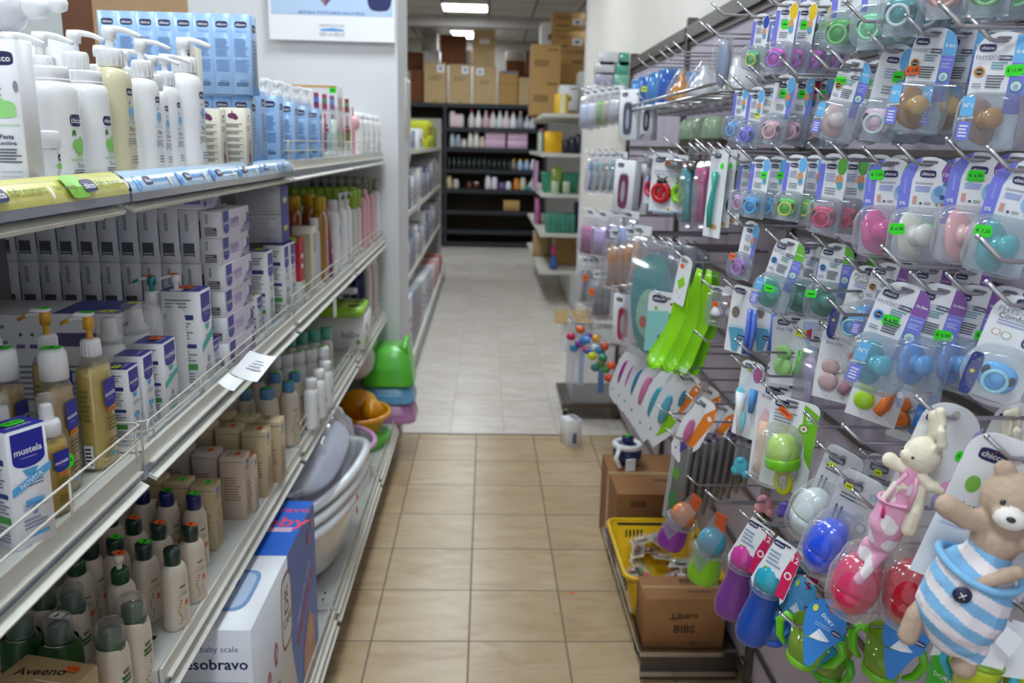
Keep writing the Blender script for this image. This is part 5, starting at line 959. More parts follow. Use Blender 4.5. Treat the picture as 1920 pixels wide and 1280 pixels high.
hang(slim, 'green pacifier pack in the top row, left of its twin', PA, NP, 1536, -68, 172, .56, -50, 0, 3, c1='4FC04A', c2='8FE08A')
hang(slim, 'green pacifier pack in the top row, right of its twin', PA, NP, 1596, -66, 172, .57, -48, 0, 3, c1='3FB03A', c2='7FD07A')
hang(slim, 'pale green pacifier pack cut by the top edge', PA, NP, 1656, -82, 180, .57, -46, 0, 3, c1='7FE0A0', c2='B0F0C0')
hang(slim, 'teal and white pacifier pack cut by the top edge', PA, NP, 1722, -118, 192, .57, -44, 4, 3, c1='2F9A98', c2='E6ECEC')
hang(slim, 'pink coral pacifier pack cut by the top right edge', PA, NP, 1800, -168, 208, .58, -42, 0, 3, c1='E89A8A', c2='F0C0B0')
hang(slim, 'green pacifier pack cut by the top right corner', PA, NP, 1880, -168, 205, .60, -40, 0, 3, c1='4FAE4A', c2='8FCE8A')
hang(slim, 'pink and violet pacifier pack with green tag and yellow leaf', PA, NP, 1478, 12, 132, .50, -50, 5, 4, c1='D84FC0', c2='9A6AD8', lf='E8C020', stick=(0, -.036, GRN))
hang(slim, 'green and yellow pacifier pack right of the flat grey brush pack', PA, NP, 1429, 34, 104, .50, -52, 5, 4, c1='4FC07A', c2='E8E04A', lf='2F4FA8')
hang(slim, 'pinkish pacifier pack with green tag below the violet one', PA, NP, 1474, 150, 130, .53, -52, 8, 3, c1='E0A8B4', c2='E8C8C8', stick=(.0, -.028, GRN), left=False)
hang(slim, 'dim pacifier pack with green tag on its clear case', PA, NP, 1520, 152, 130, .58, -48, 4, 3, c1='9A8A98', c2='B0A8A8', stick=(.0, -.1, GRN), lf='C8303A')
hang(slim, 'violet pacifier pack in the second row', PA, NP, 1420, 172, 112, .50, -60, 6, 1, c1='7A6AE0', c2='9A8AF0', stick=(.012, -.055, YEL))
hang(slim, 'sky blue pacifier pack at the left of the second row', PA, NP, 1391, 168, 102, .50, -62, 4, 1, c1='4FA0E8', c2='7FC0F0')
hang(slim, 'rose pacifier pack between the violet and pinkish ones', PA, NP, 1443, 168, 108, .55, -58, 4, 1, c1='E8A8A8', c2='F0C0C0')
hang(slim, 'white and lilac pacifier pack hanging under the pale pink one', PA, NP, 1570, 190, 90, .6, -50, 0, 1, c1='C8D0F0', c2='E0E4F4')
# --- middle row
hang(gommotto, 'magenta soft pacifier pack with green sticker on its card', PA, NP, 1672, 311, 182, .60, -36, 0, 2, .05, age='6', c1='D8388E', c2='D8388E', stick=(-.02, -.014, GRN), price='€ 7,20')
hang(gommotto, 'clear cream pacifier pack with green sticker on its case', PA, NP, 1743, 310, 196, .60, -30, 1, 2, .05, c1='E4E0CC', c2='ECE8DC', stick=(-.028, -.09, GRN), leaf=ink('8A62AE'))
hang(gommotto, 'pale coral pacifier pack with large green price sticker', PA, NP, 1840, 302, 208, .60, -28, 3, 2, .05, c1='EBA8A6', c2='F0C4BE', stick=(-.003, -.02, GRN))
hang(gommotto, 'teal pacifier pack at the right edge of the middle row', PA, NP, 1922, 322, 214, .60, -30, 9, 1, c1='1FA3A6', c2='2FB3B6', stick=(-.026, -.082, GRN), price='€ 7,20')
hang(slim, 'crimson pacifier pack with green leaf in the middle row', PA, NP, 1566, 300, 150, .57, -42, 3, 4, c1='D83A6A', c2='D84A7A', lf='5FAE4A')
hang(slim, 'green and yellow pacifier pack in the middle row', PA, NP, 1495, 300, 124, .53, -46, 4, 4, c1='5FC84A', c2='E8E84A')
hang(slim, 'bright blue pacifier pack in the middle row', PA, NP, 1428, 302, 116, .50, -48, 4, 3, c1='2FA0E0', c2='6FC8F0', stick=(.012, -.032, GRN))
hang(slim, 'pale pink pacifier pack just left of the bright blue one', PA, NP, 1402, 305, 104, .53, -55, 2, 1, c1='D8A0C8', c2='E8C0D8')
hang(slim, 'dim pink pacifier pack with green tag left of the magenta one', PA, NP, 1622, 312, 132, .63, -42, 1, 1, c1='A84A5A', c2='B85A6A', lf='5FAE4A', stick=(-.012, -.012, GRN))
# --- teal row
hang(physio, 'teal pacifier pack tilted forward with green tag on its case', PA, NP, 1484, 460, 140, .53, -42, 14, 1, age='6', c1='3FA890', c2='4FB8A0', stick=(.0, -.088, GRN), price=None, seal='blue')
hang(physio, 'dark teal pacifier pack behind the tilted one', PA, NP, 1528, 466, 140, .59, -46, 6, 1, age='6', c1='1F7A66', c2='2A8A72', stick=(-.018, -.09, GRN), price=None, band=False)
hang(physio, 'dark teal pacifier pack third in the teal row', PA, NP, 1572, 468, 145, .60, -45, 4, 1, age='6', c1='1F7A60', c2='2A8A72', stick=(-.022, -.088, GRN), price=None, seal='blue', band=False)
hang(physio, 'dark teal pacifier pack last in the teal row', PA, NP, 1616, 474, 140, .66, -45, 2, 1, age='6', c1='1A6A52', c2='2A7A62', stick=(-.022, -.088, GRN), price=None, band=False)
hang(slim, 'violet and pink pacifier pack with orange tag left of the teal row', PA, NP, 1410, 424, 112, .50, -60, 10, 1, c1='B070C8', c2='C890D8', stick=(-.012, -.08, ORG), left=False)
# --- big blue row
hang(physio, 'teal pacifier pack with price sticker, frontmost of the blue row', PA, NP, 1702, 549, 212, .54, -30, 14, 1, age='16', c1='2A9FB0', c2='3AAFC0', stick=(-.006, -.042, GRN), seal='blue')
hang(physio, 'blue pacifier pack right of the teal one', PA, NP, 1770, 550, 206, .58, -32, 10, 1, age='16', c1='3F8FD8', c2='4F9FE0', stick=(.016, -.056, GRN), seal='blue', band=False)
hang(physio, 'blue pacifier pack, second to the right of the teal one', PA, NP, 1838, 552, 200, .62, -32, 8, 2, age='16', c1='3A86D0', c2='4A96D8', stick=(.02, -.056, GRN), seal='blue', band=False)
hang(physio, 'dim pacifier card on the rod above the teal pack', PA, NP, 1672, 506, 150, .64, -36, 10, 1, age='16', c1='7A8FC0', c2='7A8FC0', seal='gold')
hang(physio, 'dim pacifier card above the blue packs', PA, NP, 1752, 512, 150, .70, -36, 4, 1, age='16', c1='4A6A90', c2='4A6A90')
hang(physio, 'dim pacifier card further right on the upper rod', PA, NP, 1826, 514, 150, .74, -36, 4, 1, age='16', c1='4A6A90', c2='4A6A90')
def comfort(root, band='26327A'):
    top, bot = .012, -.138; w_ = .075; b = MB(); b.plate(rounded_card(w_, top, bot, .03), .0012, 'white_card'); F = flat((-w_ / 2, 0, bot), (1, 0, 0), (0, 0, 1), w_, .15)
    b.pr(F, [('logo', .5, .93, .36), ('t', .35, .85, .5, 'PHYSIO', GREY), ('t', .42, .79, .55, 'Comfort', DKT), ('l', .15, .7, .8, .76, 2, ink('9AA4D0')), ('e', .2, .63, .15, .06, ink('E0A070')), ('e', .2, .63, .12, .05, WHT), ('e', .38, .62, .17, .07, ink('9AC88A')), ('e', .38, .62, .13, .055, WHT), ('t', .8, .6, .3, '0%', NAVY, True), ('rr', .5, .975, .2, .02, ink('6E6A72'))]); b.build('card', root)
    pacifier(root, -.1, 1.25, '4FA8E6', '8FD0E0', 1, -.02, .2); b = MB(); dome(b, -.1, .088, .08, .038, 'clear_plastic', y0=-.0005, r=.42); b.build('blister', root)
    b = MB(); F = flat((-.040, -.0375, -.132), (1, 0, 0), (0, 0, 1), .018, .062); b.pr(F, [('rr', .5, .5, 1, 1, ink(band))] + [('p', [(.5 + .22 * math.sin(2 * PI * k / 10) * (1 if k % 2 == 0 else .45), .55 + .065 * math.cos(2 * PI * k / 10) * (1 if k % 2 == 0 else .45)) for k in range(10)], ink('E8D830'))] + [('e', x, y, .06, .02, ink('E8D830')) for x, y in ((.3, .9), (.7, .84), (.3, .75), (.72, .3), (.3, .2), (.6, .1))]); b.build('band_label', root)
hang(comfort, 'round blue pacifier pack with navy star band at the right edge', PA, NP, 1925, 575, 208, .56, -34, 12, 1)
hang(comfort, 'pacifier pack with navy and yellow band left of the teal one', PA, NP, 1634, 512, 150, .62, -50, 8, 1)
# --- clip cards
def clipcard(root, bg='white_card', c1='4FB82A', c2='A8E08A', w_=.088, title='Easy Clip', stick=None, big=True, dots=True):
    top, bot = .012, -.122; b = MB(); b.plate(rounded_card(w_, top, bot, .012), .0012, bg); F = flat((-w_ / 2, 0, bot), (1, 0, 0), (0, 0, 1), w_, .134)
    ops = [('logo', .24, .9, .26), ('rr', .5, .965, .2, .03, ink('3A3A40')), ('t', .28, .8, .34, title, ink('6A7A9A')), ('p', [(.66, .95), (1, .95), (1, .3), (.86, .36), (.78, .6), (.66, .75)], ink('B8C8E6')), ('p', [(.74, .82), (.86, .86), (.9, .74), (.78, .68)], ink('C8305A')), ('e', .9, .48, .13, .09, WHT)]
    rnd = random.Random(3)
    if dots: ops += [('e', rnd.uniform(.05, .95), rnd.uniform(.04, .7), .018, .013, ink(['7A5AA8', '4A9ACA', 'C87A3A', '6AAA5A'][k % 4])) for k in range(22)]
    b.pr(F, ops); b.build('card', root)
    M1 = plast(c1, .3, .3); M2 = plast(c2, .3, .3)
    b = MB(); b.loft([(-.006, .026, .052), (0, .026, .052)], M1, r=.01, axis='y', c=(-.020, 0, -.072)) if 0 else None
    b.ell((-.018, -.005, -.058), (.016, .005, .014), M2); b.ell((-.018, -.005, -.086), (.018, .006, .018), M2); b.build('clip_body', root)
    b = MB(); b.tube([(.010, -.007, -.10), (.018, -.007, -.085), (.02, -.007, -.05)], [.01, .011, .009], M1, 10); b.build('strap', root)
    b = MB(); b.tube([(-.01, -.006, -.068), (.004, -.006, -.06), (.014, -.006, -.07), (.01, -.006, -.095)], .0016, 'chrome', 5); b.build('chain', root)
    if stick: sticker(root, (stick[0], -.0025, stick[1]), (1, 0, 0), (0, 0, 1), .02, .013, stick[2], '€ 8,90')
hang(clipcard, 'white dotted card with a green pacifier clip', 'pacifier clip card', 'clip_card', 1492, 605, 134, .60, -40, -2, 2, .05, base=.134, stick=(.012, -.018, YEL))
hang(clipcard, 'greyish dotted card with a pink pacifier clip and orange tag', 'pacifier clip card', 'clip_card', 1588, 634, 138, .62, -38, 4, 1, base=.134, c1='B88A9A', c2='C8A8A8', stick=(.016, -.03, ORG))
hang(clipcard, 'card with lime green clip and orange strap above the bunny', 'pacifier clip card', 'clip_card', 1668, 672, 142, .62, -36, 10, 1, base=.134, c1='E8782A', c2='A8D82A', title='Fashion Clip')
hang(clipcard, 'blue and orange clip card left of the bunny ears', 'pacifier clip card', 'clip_card', 1722, 700, 150, .72, -60, 0, 1, base=.134, c1='3A8AE0', c2='E8782A')
def bearclip(root):
    top, bot = .012, -.13; w_ = .062; b = MB(); b.plate(rounded_card(w_, top, bot, .012), .0012, 'white_card'); F = flat((-w_ / 2, 0, bot), (1, 0, 0), (0, 0, 1), w_, .142); b.pr(F, [('logo', .3, .92, .4), ('e', .25, .6, .3, .17, ink('8A7A6A')), ('p', [(.05, .35), (.6, .4), (.7, .3), (.5, .02), (.3, .02)], ink('5FA8C8')), ('r', .1, .38, .8, .42, ink('CFE0EA')), ('logo', .6, .25, .3)]); b.build('card', root)
    for x in (.02, .032): b = MB(); b.tube([(x, -.006, -.03), (x + .003, -.006, -.08), (x, -.006, -.125)], [.005, .006, .005], plast('5A78D8')); b.build('strap', root)
hang(bearclip, 'white card with teal print and blue straps', 'pacifier clip card', 'clip_card', 1398, 548, 130, .55, -50, 4, 2, .05, base=.142)
def clearpouch(root, w_=.06, h_=.11, fill='D8D8DC', stick=None, head='white_card', what='teat', sc='clear_bag'):
    b = MB(); b.plate([(-w_ / 2, -.008), (w_ / 2, -.008), (w_ / 2, .012), (-w_ / 2, .012)], .001, head); F = flat((-w_ / 2, 0, -.008), (1, 0, 0), (0, 0, 1), w_, .02); b.pr(F, [('logo', .3, .5, .3)]); b.build('card', root)
    b = MB()
    if what == 'teat': b.lathe([(.018, -.075), (.02, -.07), (.02, -.064), (.013, -.05), (.006, -.04), (.006, -.034), (0, -.031)], plast(fill, .15, .5), (0, -.012, 0), 16)
    elif what == 'club': b.tube([(0, -.010, -.02), (.002, -.012, -.045), (0, -.012, -.07), (.001, -.010, -.1)], [.007, .013, .008, .011], plast(fill, .25), 10)
    elif what == 'tool': b.tube([(0, -.008, -.03), (.002, -.01, -.06), (-.003, -.009, -h_ * .9)], [.006, .005, .008], plast(fill, .25)); b.ell((0, -.01, -.032), (.012, .006, .016), plast(fill, .25))
    else: b.loft([(-h_ * .92, w_ * .8, .02), (-h_ * .3, w_ * .8, .02)], plast(fill, .3), r=.006, c=(0, -.01, 0))
    b.build('content', root); b = MB(); b.loft([(-h_, w_, .006), (-h_ * .85, w_, .026), (-h_ * .4, w_, .024), (-.01, w_, .003)], sc, r=.002, c=(0, -.009, 0)); b.build('pouch', root)
    if stick: sticker(root, (0, -.024, -h_ * .35), (1, 0, 0), (0, 0, 1), .02, .016, stick)
hang(clearpouch, 'clear teat pouch with orange tag left of the teal row', 'pouch', 'teat_pouch', 1352, 545, 68, .56, -50, 0, 2, base=.11, stick=ORG, w_=.075)
hang(clearpouch, 'tall crinkled clear pouch between the clip cards', 'pouch', 'clear_pouch', 1538, 640, 180, .60, -70, 0, 1, base=.11, w_=.03, fill='B8A8C8', what='tool')
# --- teethers and feeders
def fresh(root):
    top, bot = .012, -.16; w_ = .09; b = MB(); b.plate(rounded_card(w_, top, bot, .01), .0012, 'white_card'); F = flat((-w_ / 2, 0, bot), (1, 0, 0), (0, 0, 1), w_, .172); b.pr(F, [('logo', .3, .93, .32), ('t', .26, .855, .32, 'Fresh It', ink('8A8AB0')), ('rr', .78, .88, .3, .09, ink('B83A8A')), ('rr', .5, .98, .2, .02, ink('5A5A60')), ('p', [(.1, .1), (.4, .1), (.34, .6), (.2, .75), (.08, .6)], ink('ECC8D0'))]); b.build('card', root)
    b = MB(); b.tube([(-.014, -.008, -.055), (-.018, -.01, -.09), (-.01, -.01, -.12), (-.018, -.008, -.145)], [.016, .013, .01, .016], plast('E8BFA0', .35), 12); b.build('teether', root)
hang(fresh, 'white card with a peach teether, left of the green feeder', 'teether pack', 'teether_pack', 1468, 738, 190, .60, -48, 2, 1, base=.172)
def feeder(root):
    top, bot = .012, -.135; w_ = .075; b = MB(); b.plate(rounded_card(w_, top, bot, .012), .0012, 'white_card'); F = flat((-w_ / 2, 0, bot), (1, 0, 0), (0, 0, 1), w_, .147)
    b.pr(F, [('logo', .22, .92, .3), ('p', [(.68, .98), (1, .9), (1, .3), (.84, .42), (.78, .6), (.7, .7)], ink('7AC02A')), ('e', .74, .72, .22, .11, ink('6AB01A')), ('e', .74, .72, .13, .065, WHT), ('e', .74, .72, .06, .03, ink('C8302A')), ('t', .8, .86, .1, '6', WHT, True), ('t', .84, .8, .1, 'm+', WHT, True), ('l', .1, .72, .6, .86, 4, GREY), ('rr', .42, .97, .26, .03, ink('6A6A70'))]); b.build('card', root)
    b = MB(); b.T = Matrix.Translation((-.012, -.022, 0)) @ Matrix.Rotation(-.18, 4, 'Y'); b.lathe([(.012, -.04), (.019, -.047), (.0235, -.06), (.025, -.078)], plast('B8DC6A', .2, .5), seg=20); b.build('mesh_bulb', root)
    b = MB(); b.T = Matrix.Translation((-.012, -.022, 0)) @ Matrix.Rotation(-.18, 4, 'Y'); b.lathe([(.026, -.075), (.0265, -.078), (.0265, -.089), (.025, -.091), (.0, -.092)], plast('7ACB1E', .25), seg=22); b.build('collar', root)
    b = MB(); b.T = Matrix.Translation((-.012, -.022, 0)) @ Matrix.Rotation(-.18, 4, 'Y'); b.loft([(-.104, .012, .01), (-.096, .03, .02), (-.09, .046, .034)], plast('C8C81A', .25), e=2); n = 14; b.tube([(.011 * math.cos(2 * PI * i / n), 0, -.115 + .017 * math.sin(2 * PI * i / n)) for i in range(n)], .0045, plast('C8C81A', .25), 8, True); b.build('handle', root)
    b = MB(); dome(b, -.078, .06, .095, .045, 'clear_plastic', y0=-.0005, r=.4, cx=-.01); b.build('blister', root); sticker(root, (-.014, -.0015, -.012), (1, 0, -.5), (.5, 0, 1), .024, .01, ORG)
hang(feeder, 'green mesh food feeder on a white and green card', 'feeder pack', 'feeder_pack', 1492, 764, 182, .55, -42, 4, 1, base=.147)
def egg(root, c='2A4FD8', lid=None, paper=True, st=None, clearm='clear_plastic'):
    """egg shaped soother case in a hinged clear pack"""
    b = MB(); b.plate(rounded_card(.062, .012, -.1, .014), .001, 'white_card' if paper else 'clear_plastic'); F = flat((-.031, 0, -.1), (1, 0, 0), (0, 0, 1), .062, .112)
    if paper: b.pr(F, [('logo', .34, .82, .44), ('e', .82, .78, .18, .1, ink('7AA0D8')), ('t', .82, .78, .06, '0', WHT, True), ('l', .15, .6, .9, .7, 2, DKT), ('e', .7, .46, .22, .12, ink('A8B8D8')), ('e', .8, .34, .24, .13, ink('5A6AA0')), ('e', .8, .34, .18, .1, WHT), ('r', .14, .3, .18, .5, DKT), ('r', .26, .3, .3, .5, DKT)])
    b.build('card', root)
    b = MB(); b.T = Matrix.Translation((-.008, -.026, -.098)) @ Matrix.Rotation(.12, 4, 'Y'); r = []
    b.lathe([(.0, -.041), (.012, -.039), (.021, -.031), (.027, -.018), (.029, -.003)], plast(c, .18, .6), seg=22); b.build('egg_case', root)
    b = MB(); b.T = Matrix.Translation((-.008, -.026, -.098)) @ Matrix.Rotation(.12, 4, 'Y'); b.lathe([(.0292, -.003), (.0292, .001), (.0285, .012), (.025, .026), (.017, .037), (.008, .042), (0, .043)], plast(lid or c, .18, .6), seg=22); b.build('egg_lid', root)
    b = MB(); dome(b, -.098, .068, .094, .05, clearm, y0=-.0005, r=.45, cx=-.006); b.box((.0, -.0015, -.06), (.072, .0008, .145), clearm); b.build('blister', root)
    if st: sticker(root, (st[0], -.0022, st[1]), (1, 0, 0), (0, 0, 1), .012, .009, YEL)
EG = 'egg shaped cases'
hang(egg, 'milky white egg shaped case, leftmost of the eggs', 'egg case pack', 'egg_case_pack', 1584, 858, 190, .57, -50, 14, 1, base=.155, c='C8D4D4', lid='D4DEDE', st=(-.012, -.02))
hang(egg, 'blue egg shaped case with white card', 'egg case pack', 'egg_case_pack', 1617, 906, 214, .55, -46, 12, 1, base=.155, c='1F48D8', lid='2A55E8', st=(-.014, -.012))
hang(egg, 'blue egg shaped case half hidden behind the bunny pack', 'egg case pack', 'egg_case_pack', 1664, 872, 200, .64, -46, 4, 1, base=.155, c='1A3AB0', lid='1F48C8', st=(-.01, -.015))
hang(egg, 'crimson pink egg shaped case, frontmost egg', 'egg case pack', 'egg_case_pack', 1660, 954, 236, .53, -44, 4, 1, base=.155, c='C81E4E', lid='D83A6A', paper=False)
hang(egg, 'dark red egg shaped case below the bunny', 'egg case pack', 'egg_case_pack', 1748, 954, 250, .58, -36, 0, 1, base=.155, c='A00E22', lid='B0122A', paper=False)
# brushes and small toys left of the feeder
def brushset(root, c='7FCFDF'):
    b = MB(); b.plate(rounded_card(.05, .012, -.14, .012), .001, 'white_card'); F = flat((-.025, 0, -.14), (1, 0, 0), (0, 0, 1), .05, .152); b.pr(F, [('logo', .3, .94, .3), ('e', .75, .85, .4, .2, ink('B86A9A')), ('e', .35, .9, .25, .07, ink('D8E04A'))]); b.build('card', root)
    b = MB(); b.tube([(-.012, -.008, -.05), (-.01, -.008, -.09), (-.004, -.008, -.135)], [.011, .006, .005], 'white_plastic', 10); b.ell((-.013, -.01, -.06), (.011, .004, .022), plast(c)); b.build('brush', root)
    b = MB(); b.tube([(.012, -.006, -.04), (.013, -.006, -.085)], [.009, .005], plast('4F9FE0'), 8); b.ell((.003, -.012, -.105), (.005, .003, .02), plast(c)); b.build('comb', root)
hang(brushset, 'white card with a turquoise and white baby brush set', 'brush set', 'brush_set', 1412, 690, 150, .56, -50, 4, 2, .05, base=.152)
def clipfig(root, c='E8A0A8'):
    b = MB(); b.plate(rounded_card(.05, .012, -.05, .01), .001, 'clear_plastic'); b.build('card', root); b = MB(); b.ell((0, -.008, -.045), (.02, .009, .022), plast(c, .35)); b.ell((-.014, -.008, -.06), (.011, .008, .012), plast(c, .35)); b.ell((.014, -.008, -.06), (.011, .008, .012), plast(c, .35)); b.ell((0, -.012, -.03), (.01, .006, .008), plast(c, .35)); b.build('figure', root)
hang(clipfig, 'pink rounded bath thermometer toy left of the white egg', 'bath toy', 'bath_toy', 1440, 908, 62, .60, -45, 0, 1, base=.075)
hang(clipfig, 'turquoise rounded bath toy left of the pink one', 'bath toy', 'bath_toy', 1396, 838, 60, .60, -50, 0, 1, base=.075, c='4FBBD0')
hang(clipfig, 'violet and blue round bath toy below the green feeder', 'bath toy', 'bath_toy', 1478, 925, 52, .62, -45, 0, 1, base=.075, c='6A5AC8')
# --- training cups and sports bottles
def sippy(root, body='2048A0', lid='2F9FC0', card=True, tag_='12', lidc=None, spill=False):
    B_ = plast(body, .3, .2); Lm = plast(lid, .2, .5)
    b = MB(); b.lathe([(.022, -.21), (.028, -.206), (.0315, -.195), (.032, -.17), (.028, -.14), (.0255, -.12), (.027, -.1), (.029, -.088)], B_, (0, -.03, 0), 24); b.build('bottle_body', root)
    b = MB(); b.lathe([(.0315, -.092), (.033, -.088), (.033, -.082), (.031, -.08)], 'milky_plastic', (0, -.03, 0), 24); b.build('collar', root)
    b = MB(); b.lathe([(.031, -.082), (.031, -.066), (.028, -.05), (.018, -.036), (.01, -.03), (0, -.029)], Lm, (0, -.03, 0), 24); b.build('lid', root)
    b = MB(); b.pr(cyl(.0292, -.19, -.15, -30, 30, -20), []) 
    if card:
        b = MB(); b.plate([(-.036, -.085), (-.026, -.1), (-.022, -.062), (.012, -.058), (.03, -.1), (.034, -.09), (.034, .008), (-.02, .012)], .001, 'white_card'); F = flat((-.036, 0, -.1), (1, 0, 0), (0, 0, 1), .07, .112)
        b.pr(F, [('p', [(.72, .1), (.98, .1), (1, .9), (.82, .96), (.7, .5)], ink('D81E5A')), ('e', .85, .5, .2, .13, WHT), ('e', .85, .5, .12, .08, ink('D81E5A')), ('t', .88, .8, .18, '12', WHT, True), ('logo', .36, .9, .3), ('l', .2, .5, .62, .78, 4, ink('9AA4C0')), ('e', .26, .42, .1, .07, ink('6ABF3A')), ('e', .29, .4, .06, .04, ink('E8702A')), ('rr', .55, .94, .24, .03, ink('3A3A40'))]); o = b.build('card', root); o.location = (.010, -.040, .012); o.rotation_euler = (-.16, 0, 0)
    else:
        b = MB(); b.plate([(-.02, -.09), (.034, -.09), (.034, .012), (-.005, .012)], .001, 'clear_plastic'); b.plate([(.0, -.0), (.034, -.04), (.034, .012), (-.005, .012)], .0012, ink('E87A3A')); b.build('card', root)
hang(sippy, 'dark blue training bottle with teal lid and white red card', 'training bottle', 'training_bottle', 1480, 1018, 228, .52, -48, 12, 1, base=.222, body='1F4FB0', lid='28A5BE')
hang(sippy, 'violet training bottle with magenta lid and white red card', 'training bottle', 'training_bottle', 1432, 982, 212, .53, -50, 12, 1, base=.222, body='7A3A8E', lid='D0409A')
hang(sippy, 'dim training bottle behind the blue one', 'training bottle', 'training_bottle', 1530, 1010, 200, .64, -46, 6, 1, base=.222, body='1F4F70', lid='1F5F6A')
def cupbottle(root, body='86C81E', lid='3FB3CC', cap2='D8E4E6'):
    b = MB(); b.lathe([(.02, -.155), (.028, -.15), (.03, -.135), (.024, -.1), (.023, -.09)], plast(body, .3), (0, -.03, 0), 22); b.build('bottle_body', root)
    b = MB(); b.lathe([(.032, -.09), (.034, -.085), (.026, -.078)], 'milky_plastic', (0, -.03, 0), 22); b.build('collar', root); b = MB(); b.lathe([(.026, -.08), (.025, -.062), (.02, -.052), (.008, -.045), (0, -.044)], plast(lid, .25), (0, -.03, 0), 20); b.build('lid', root)
    b = MB(); b.plate([(-.02, -.1), (.01, -.12), (.036, -.02), (.034, .012), (.01, .012)], .001, 'clear_bag'); b.plate([(.012, -.012), (.034, -.02), (.034, .012), (.01, .012)], .0014, ink('E8642A')); o = b.build('card', root); o.location = (0, -.064, 0)
hang(cupbottle, 'lime green bottle with light blue lid', 'training bottle', 'training_bottle', 1368, 945, 170, .55, -48, 10, 1, base=.165)
hang(cupbottle, 'violet bottle with orange lid, leftmost of the bottles', 'training bottle', 'training_bottle', 1322, 910, 152, .55, -48, 22, 1, base=.165, body='8E2A9E', lid='F08A3A')
def cup(root, body='clear_lime', hand='6AC81E', crd='2A7FD0', rimc='7FC82A', txt=True):
    b = MB(); b.lathe([(.02, -.128), (.026, -.126), (.038, -.055), (.037, -.058), (.0355, -.06), (.025, -.122), (0, -.123)], body, (0, -.034, 0), 26, cap=False); b.build('cup_body', root); b = MB(); b.lathe([(.0, -.131), (.026, -.131), (.0275, -.127), (.0285, -.118), (.027, -.117)], plast(rimc, .25), (0, -.034, 0), 26); b.build('base_ring', root)
    for s in (-1, 1): b = MB(); b.tube([(s * .034, -.034, -.066), (s * .047, -.034, -.062), (s * .055, -.034, -.078), (s * .048, -.034, -.105), (s * .034, -.034, -.118)], [.006, .0075, .008, .007, .004], plast(hand, .2, .5), 10); b.build('handle', root)
    b = MB(); pts = [(-.03, -.062), (-.02, -.085), (.0, -.13), (.012, -.13), (.03, -.075), (.042, -.06), (.045, -.03)] + [(.004 + .04 * math.cos(a), -.03 + .042 * math.sin(a)) for a in [PI * k / 12 for k in range(1, 12)]] + [(-.036, -.035)]
    b.plate(pts, .0012, ink(crd)); F = flat((-.036, 0, -.13), (1, 0, 0), (0, 0, 1), .08, .142)
    b.pr(F, ([('t', .55, .72, .36, 'DORY', WHT, True, -25)] if txt else []) + [('logo', .85, .6, .24, 0), ('p', [(.3, .38), (.42, .52), (.74, .44), (.55, .4)], WHT), ('p', [(.4, .5), (.45, .56), (.78, .46), (.74, .44)], ink('CFE0EC')), ('l', .3, .58, .7, .64, 2, ink('8FC0EC')), ('e', .18, .8, .13, .1, ink('D8E83A')), ('p', [(.46, .93), (.56, .97), (.6, .86), (.52, .84)], ink('D82A2A')), ('rr', .52, .9, .3, .03, ink('1A4A80'))]); o = b.build('card', root); o.location = (.012, -.052, .004); o.scale = (.82, 1, .82); o.rotation_euler = (-.3, 0, 0)
hang(cup, 'light green handled cup with blue card at the bottom', 'training cup', 'training_cup', 1560, 1108, 158, .56, -40, 12, 1, base=.143)
hang(cup, 'green handled cup with blue card, dimmer, further right', 'training cup', 'training_cup', 1702, 1120, 168, .66, -36, 10, 1, base=.143)
hang(cup, 'light blue handled cup left of the green one', 'training cup', 'training_cup', 1500, 1080, 150, .56, -75, 8, 2, .05, base=.143, body='clear_blue', hand='1F5FD8', crd='5AA8D8', rimc='1F5FD8', txt=False)
hang(cup, 'green handled cup half hidden behind the crimson egg', 'training cup', 'training_cup', 1605, 1150, 150, .64, -75, 8, 1, base=.143, body='clear_lime', hand='4FB81E', crd='2F8FA8', rimc='4FB81E', txt=False)
# bottom right: green bottle and spouted cup
def greenbottle(root):
    b = MB(); b.lathe([(.026, -.2), (.032, -.196), (.034, -.17), (.034, -.1), (.03, -.085)], plast('3FAE2A', .3), (0, -.034, 0), 24); b.pr(cyl(.0345, -.19, -.09, -60, 60), []); b.build('bottle_body', root)
    b = MB(); b.lathe([(.031, -.086), (.03, -.06), (.02, -.05), (.012, -.03), (0, -.028)], plast('C8D02A', .25), (0, -.034, 0), 22); b.build('lid', root); b = MB(); b.plate([(-.03, -.09), (.03, -.05), (.034, .01), (-.02, .012)], .001, 'white_card'); o = b.build('card', root); o.location = (0, -.072, 0)
    b = MB(); F = cyl(.0348, -.15, -.11, -50, 40); F.fn = (lambda g: (lambda a, c, o_: g(a, c, o_) + Vector((0, -.034, 0))))(F.fn); b.pr(F, [('t', .5, .7, .6, 'DORY', ink('D8E8D0'), True)]); b.build('label', root)
hang(greenbottle, 'green printed bottle below the bear plush', 'training bottle', 'training_bottle', 1822, 1130, 225, .60, -45, 4, 1, base=.212)
def spoutcup(root):
    b = MB(); b.lathe([(.022, -.16), (.03, -.155), (.036, -.1), (.037, -.09)], plast('B8C81E', .25), (0, -.036, 0), 24); b.build('cup_body', root); b = MB(); b.lathe([(.038, -.092), (.038, -.084), (.03, -.078), (.02, -.06), (.018, -.04), (.012, -.032), (0, -.031)], plast('8EB81E', .25), (0, -.036, 0), 22); b.build('lid', root)
    for s in (-1, 1): b = MB(); b.tube([(s * .03, -.036, -.07), (s * .05, -.036, -.08), (s * .05, -.036, -.125), (s * .03, -.036, -.15)], .007, plast('2FA8C8', .25), 8); b.build('handle', root)
    b = MB(); b.plate([(-.036, -.09), (.036, -.07), (.034, .012), (-.034, .012)], .001, 'white_card'); o = b.build('card', root); o.location = (0, -.076, 0)
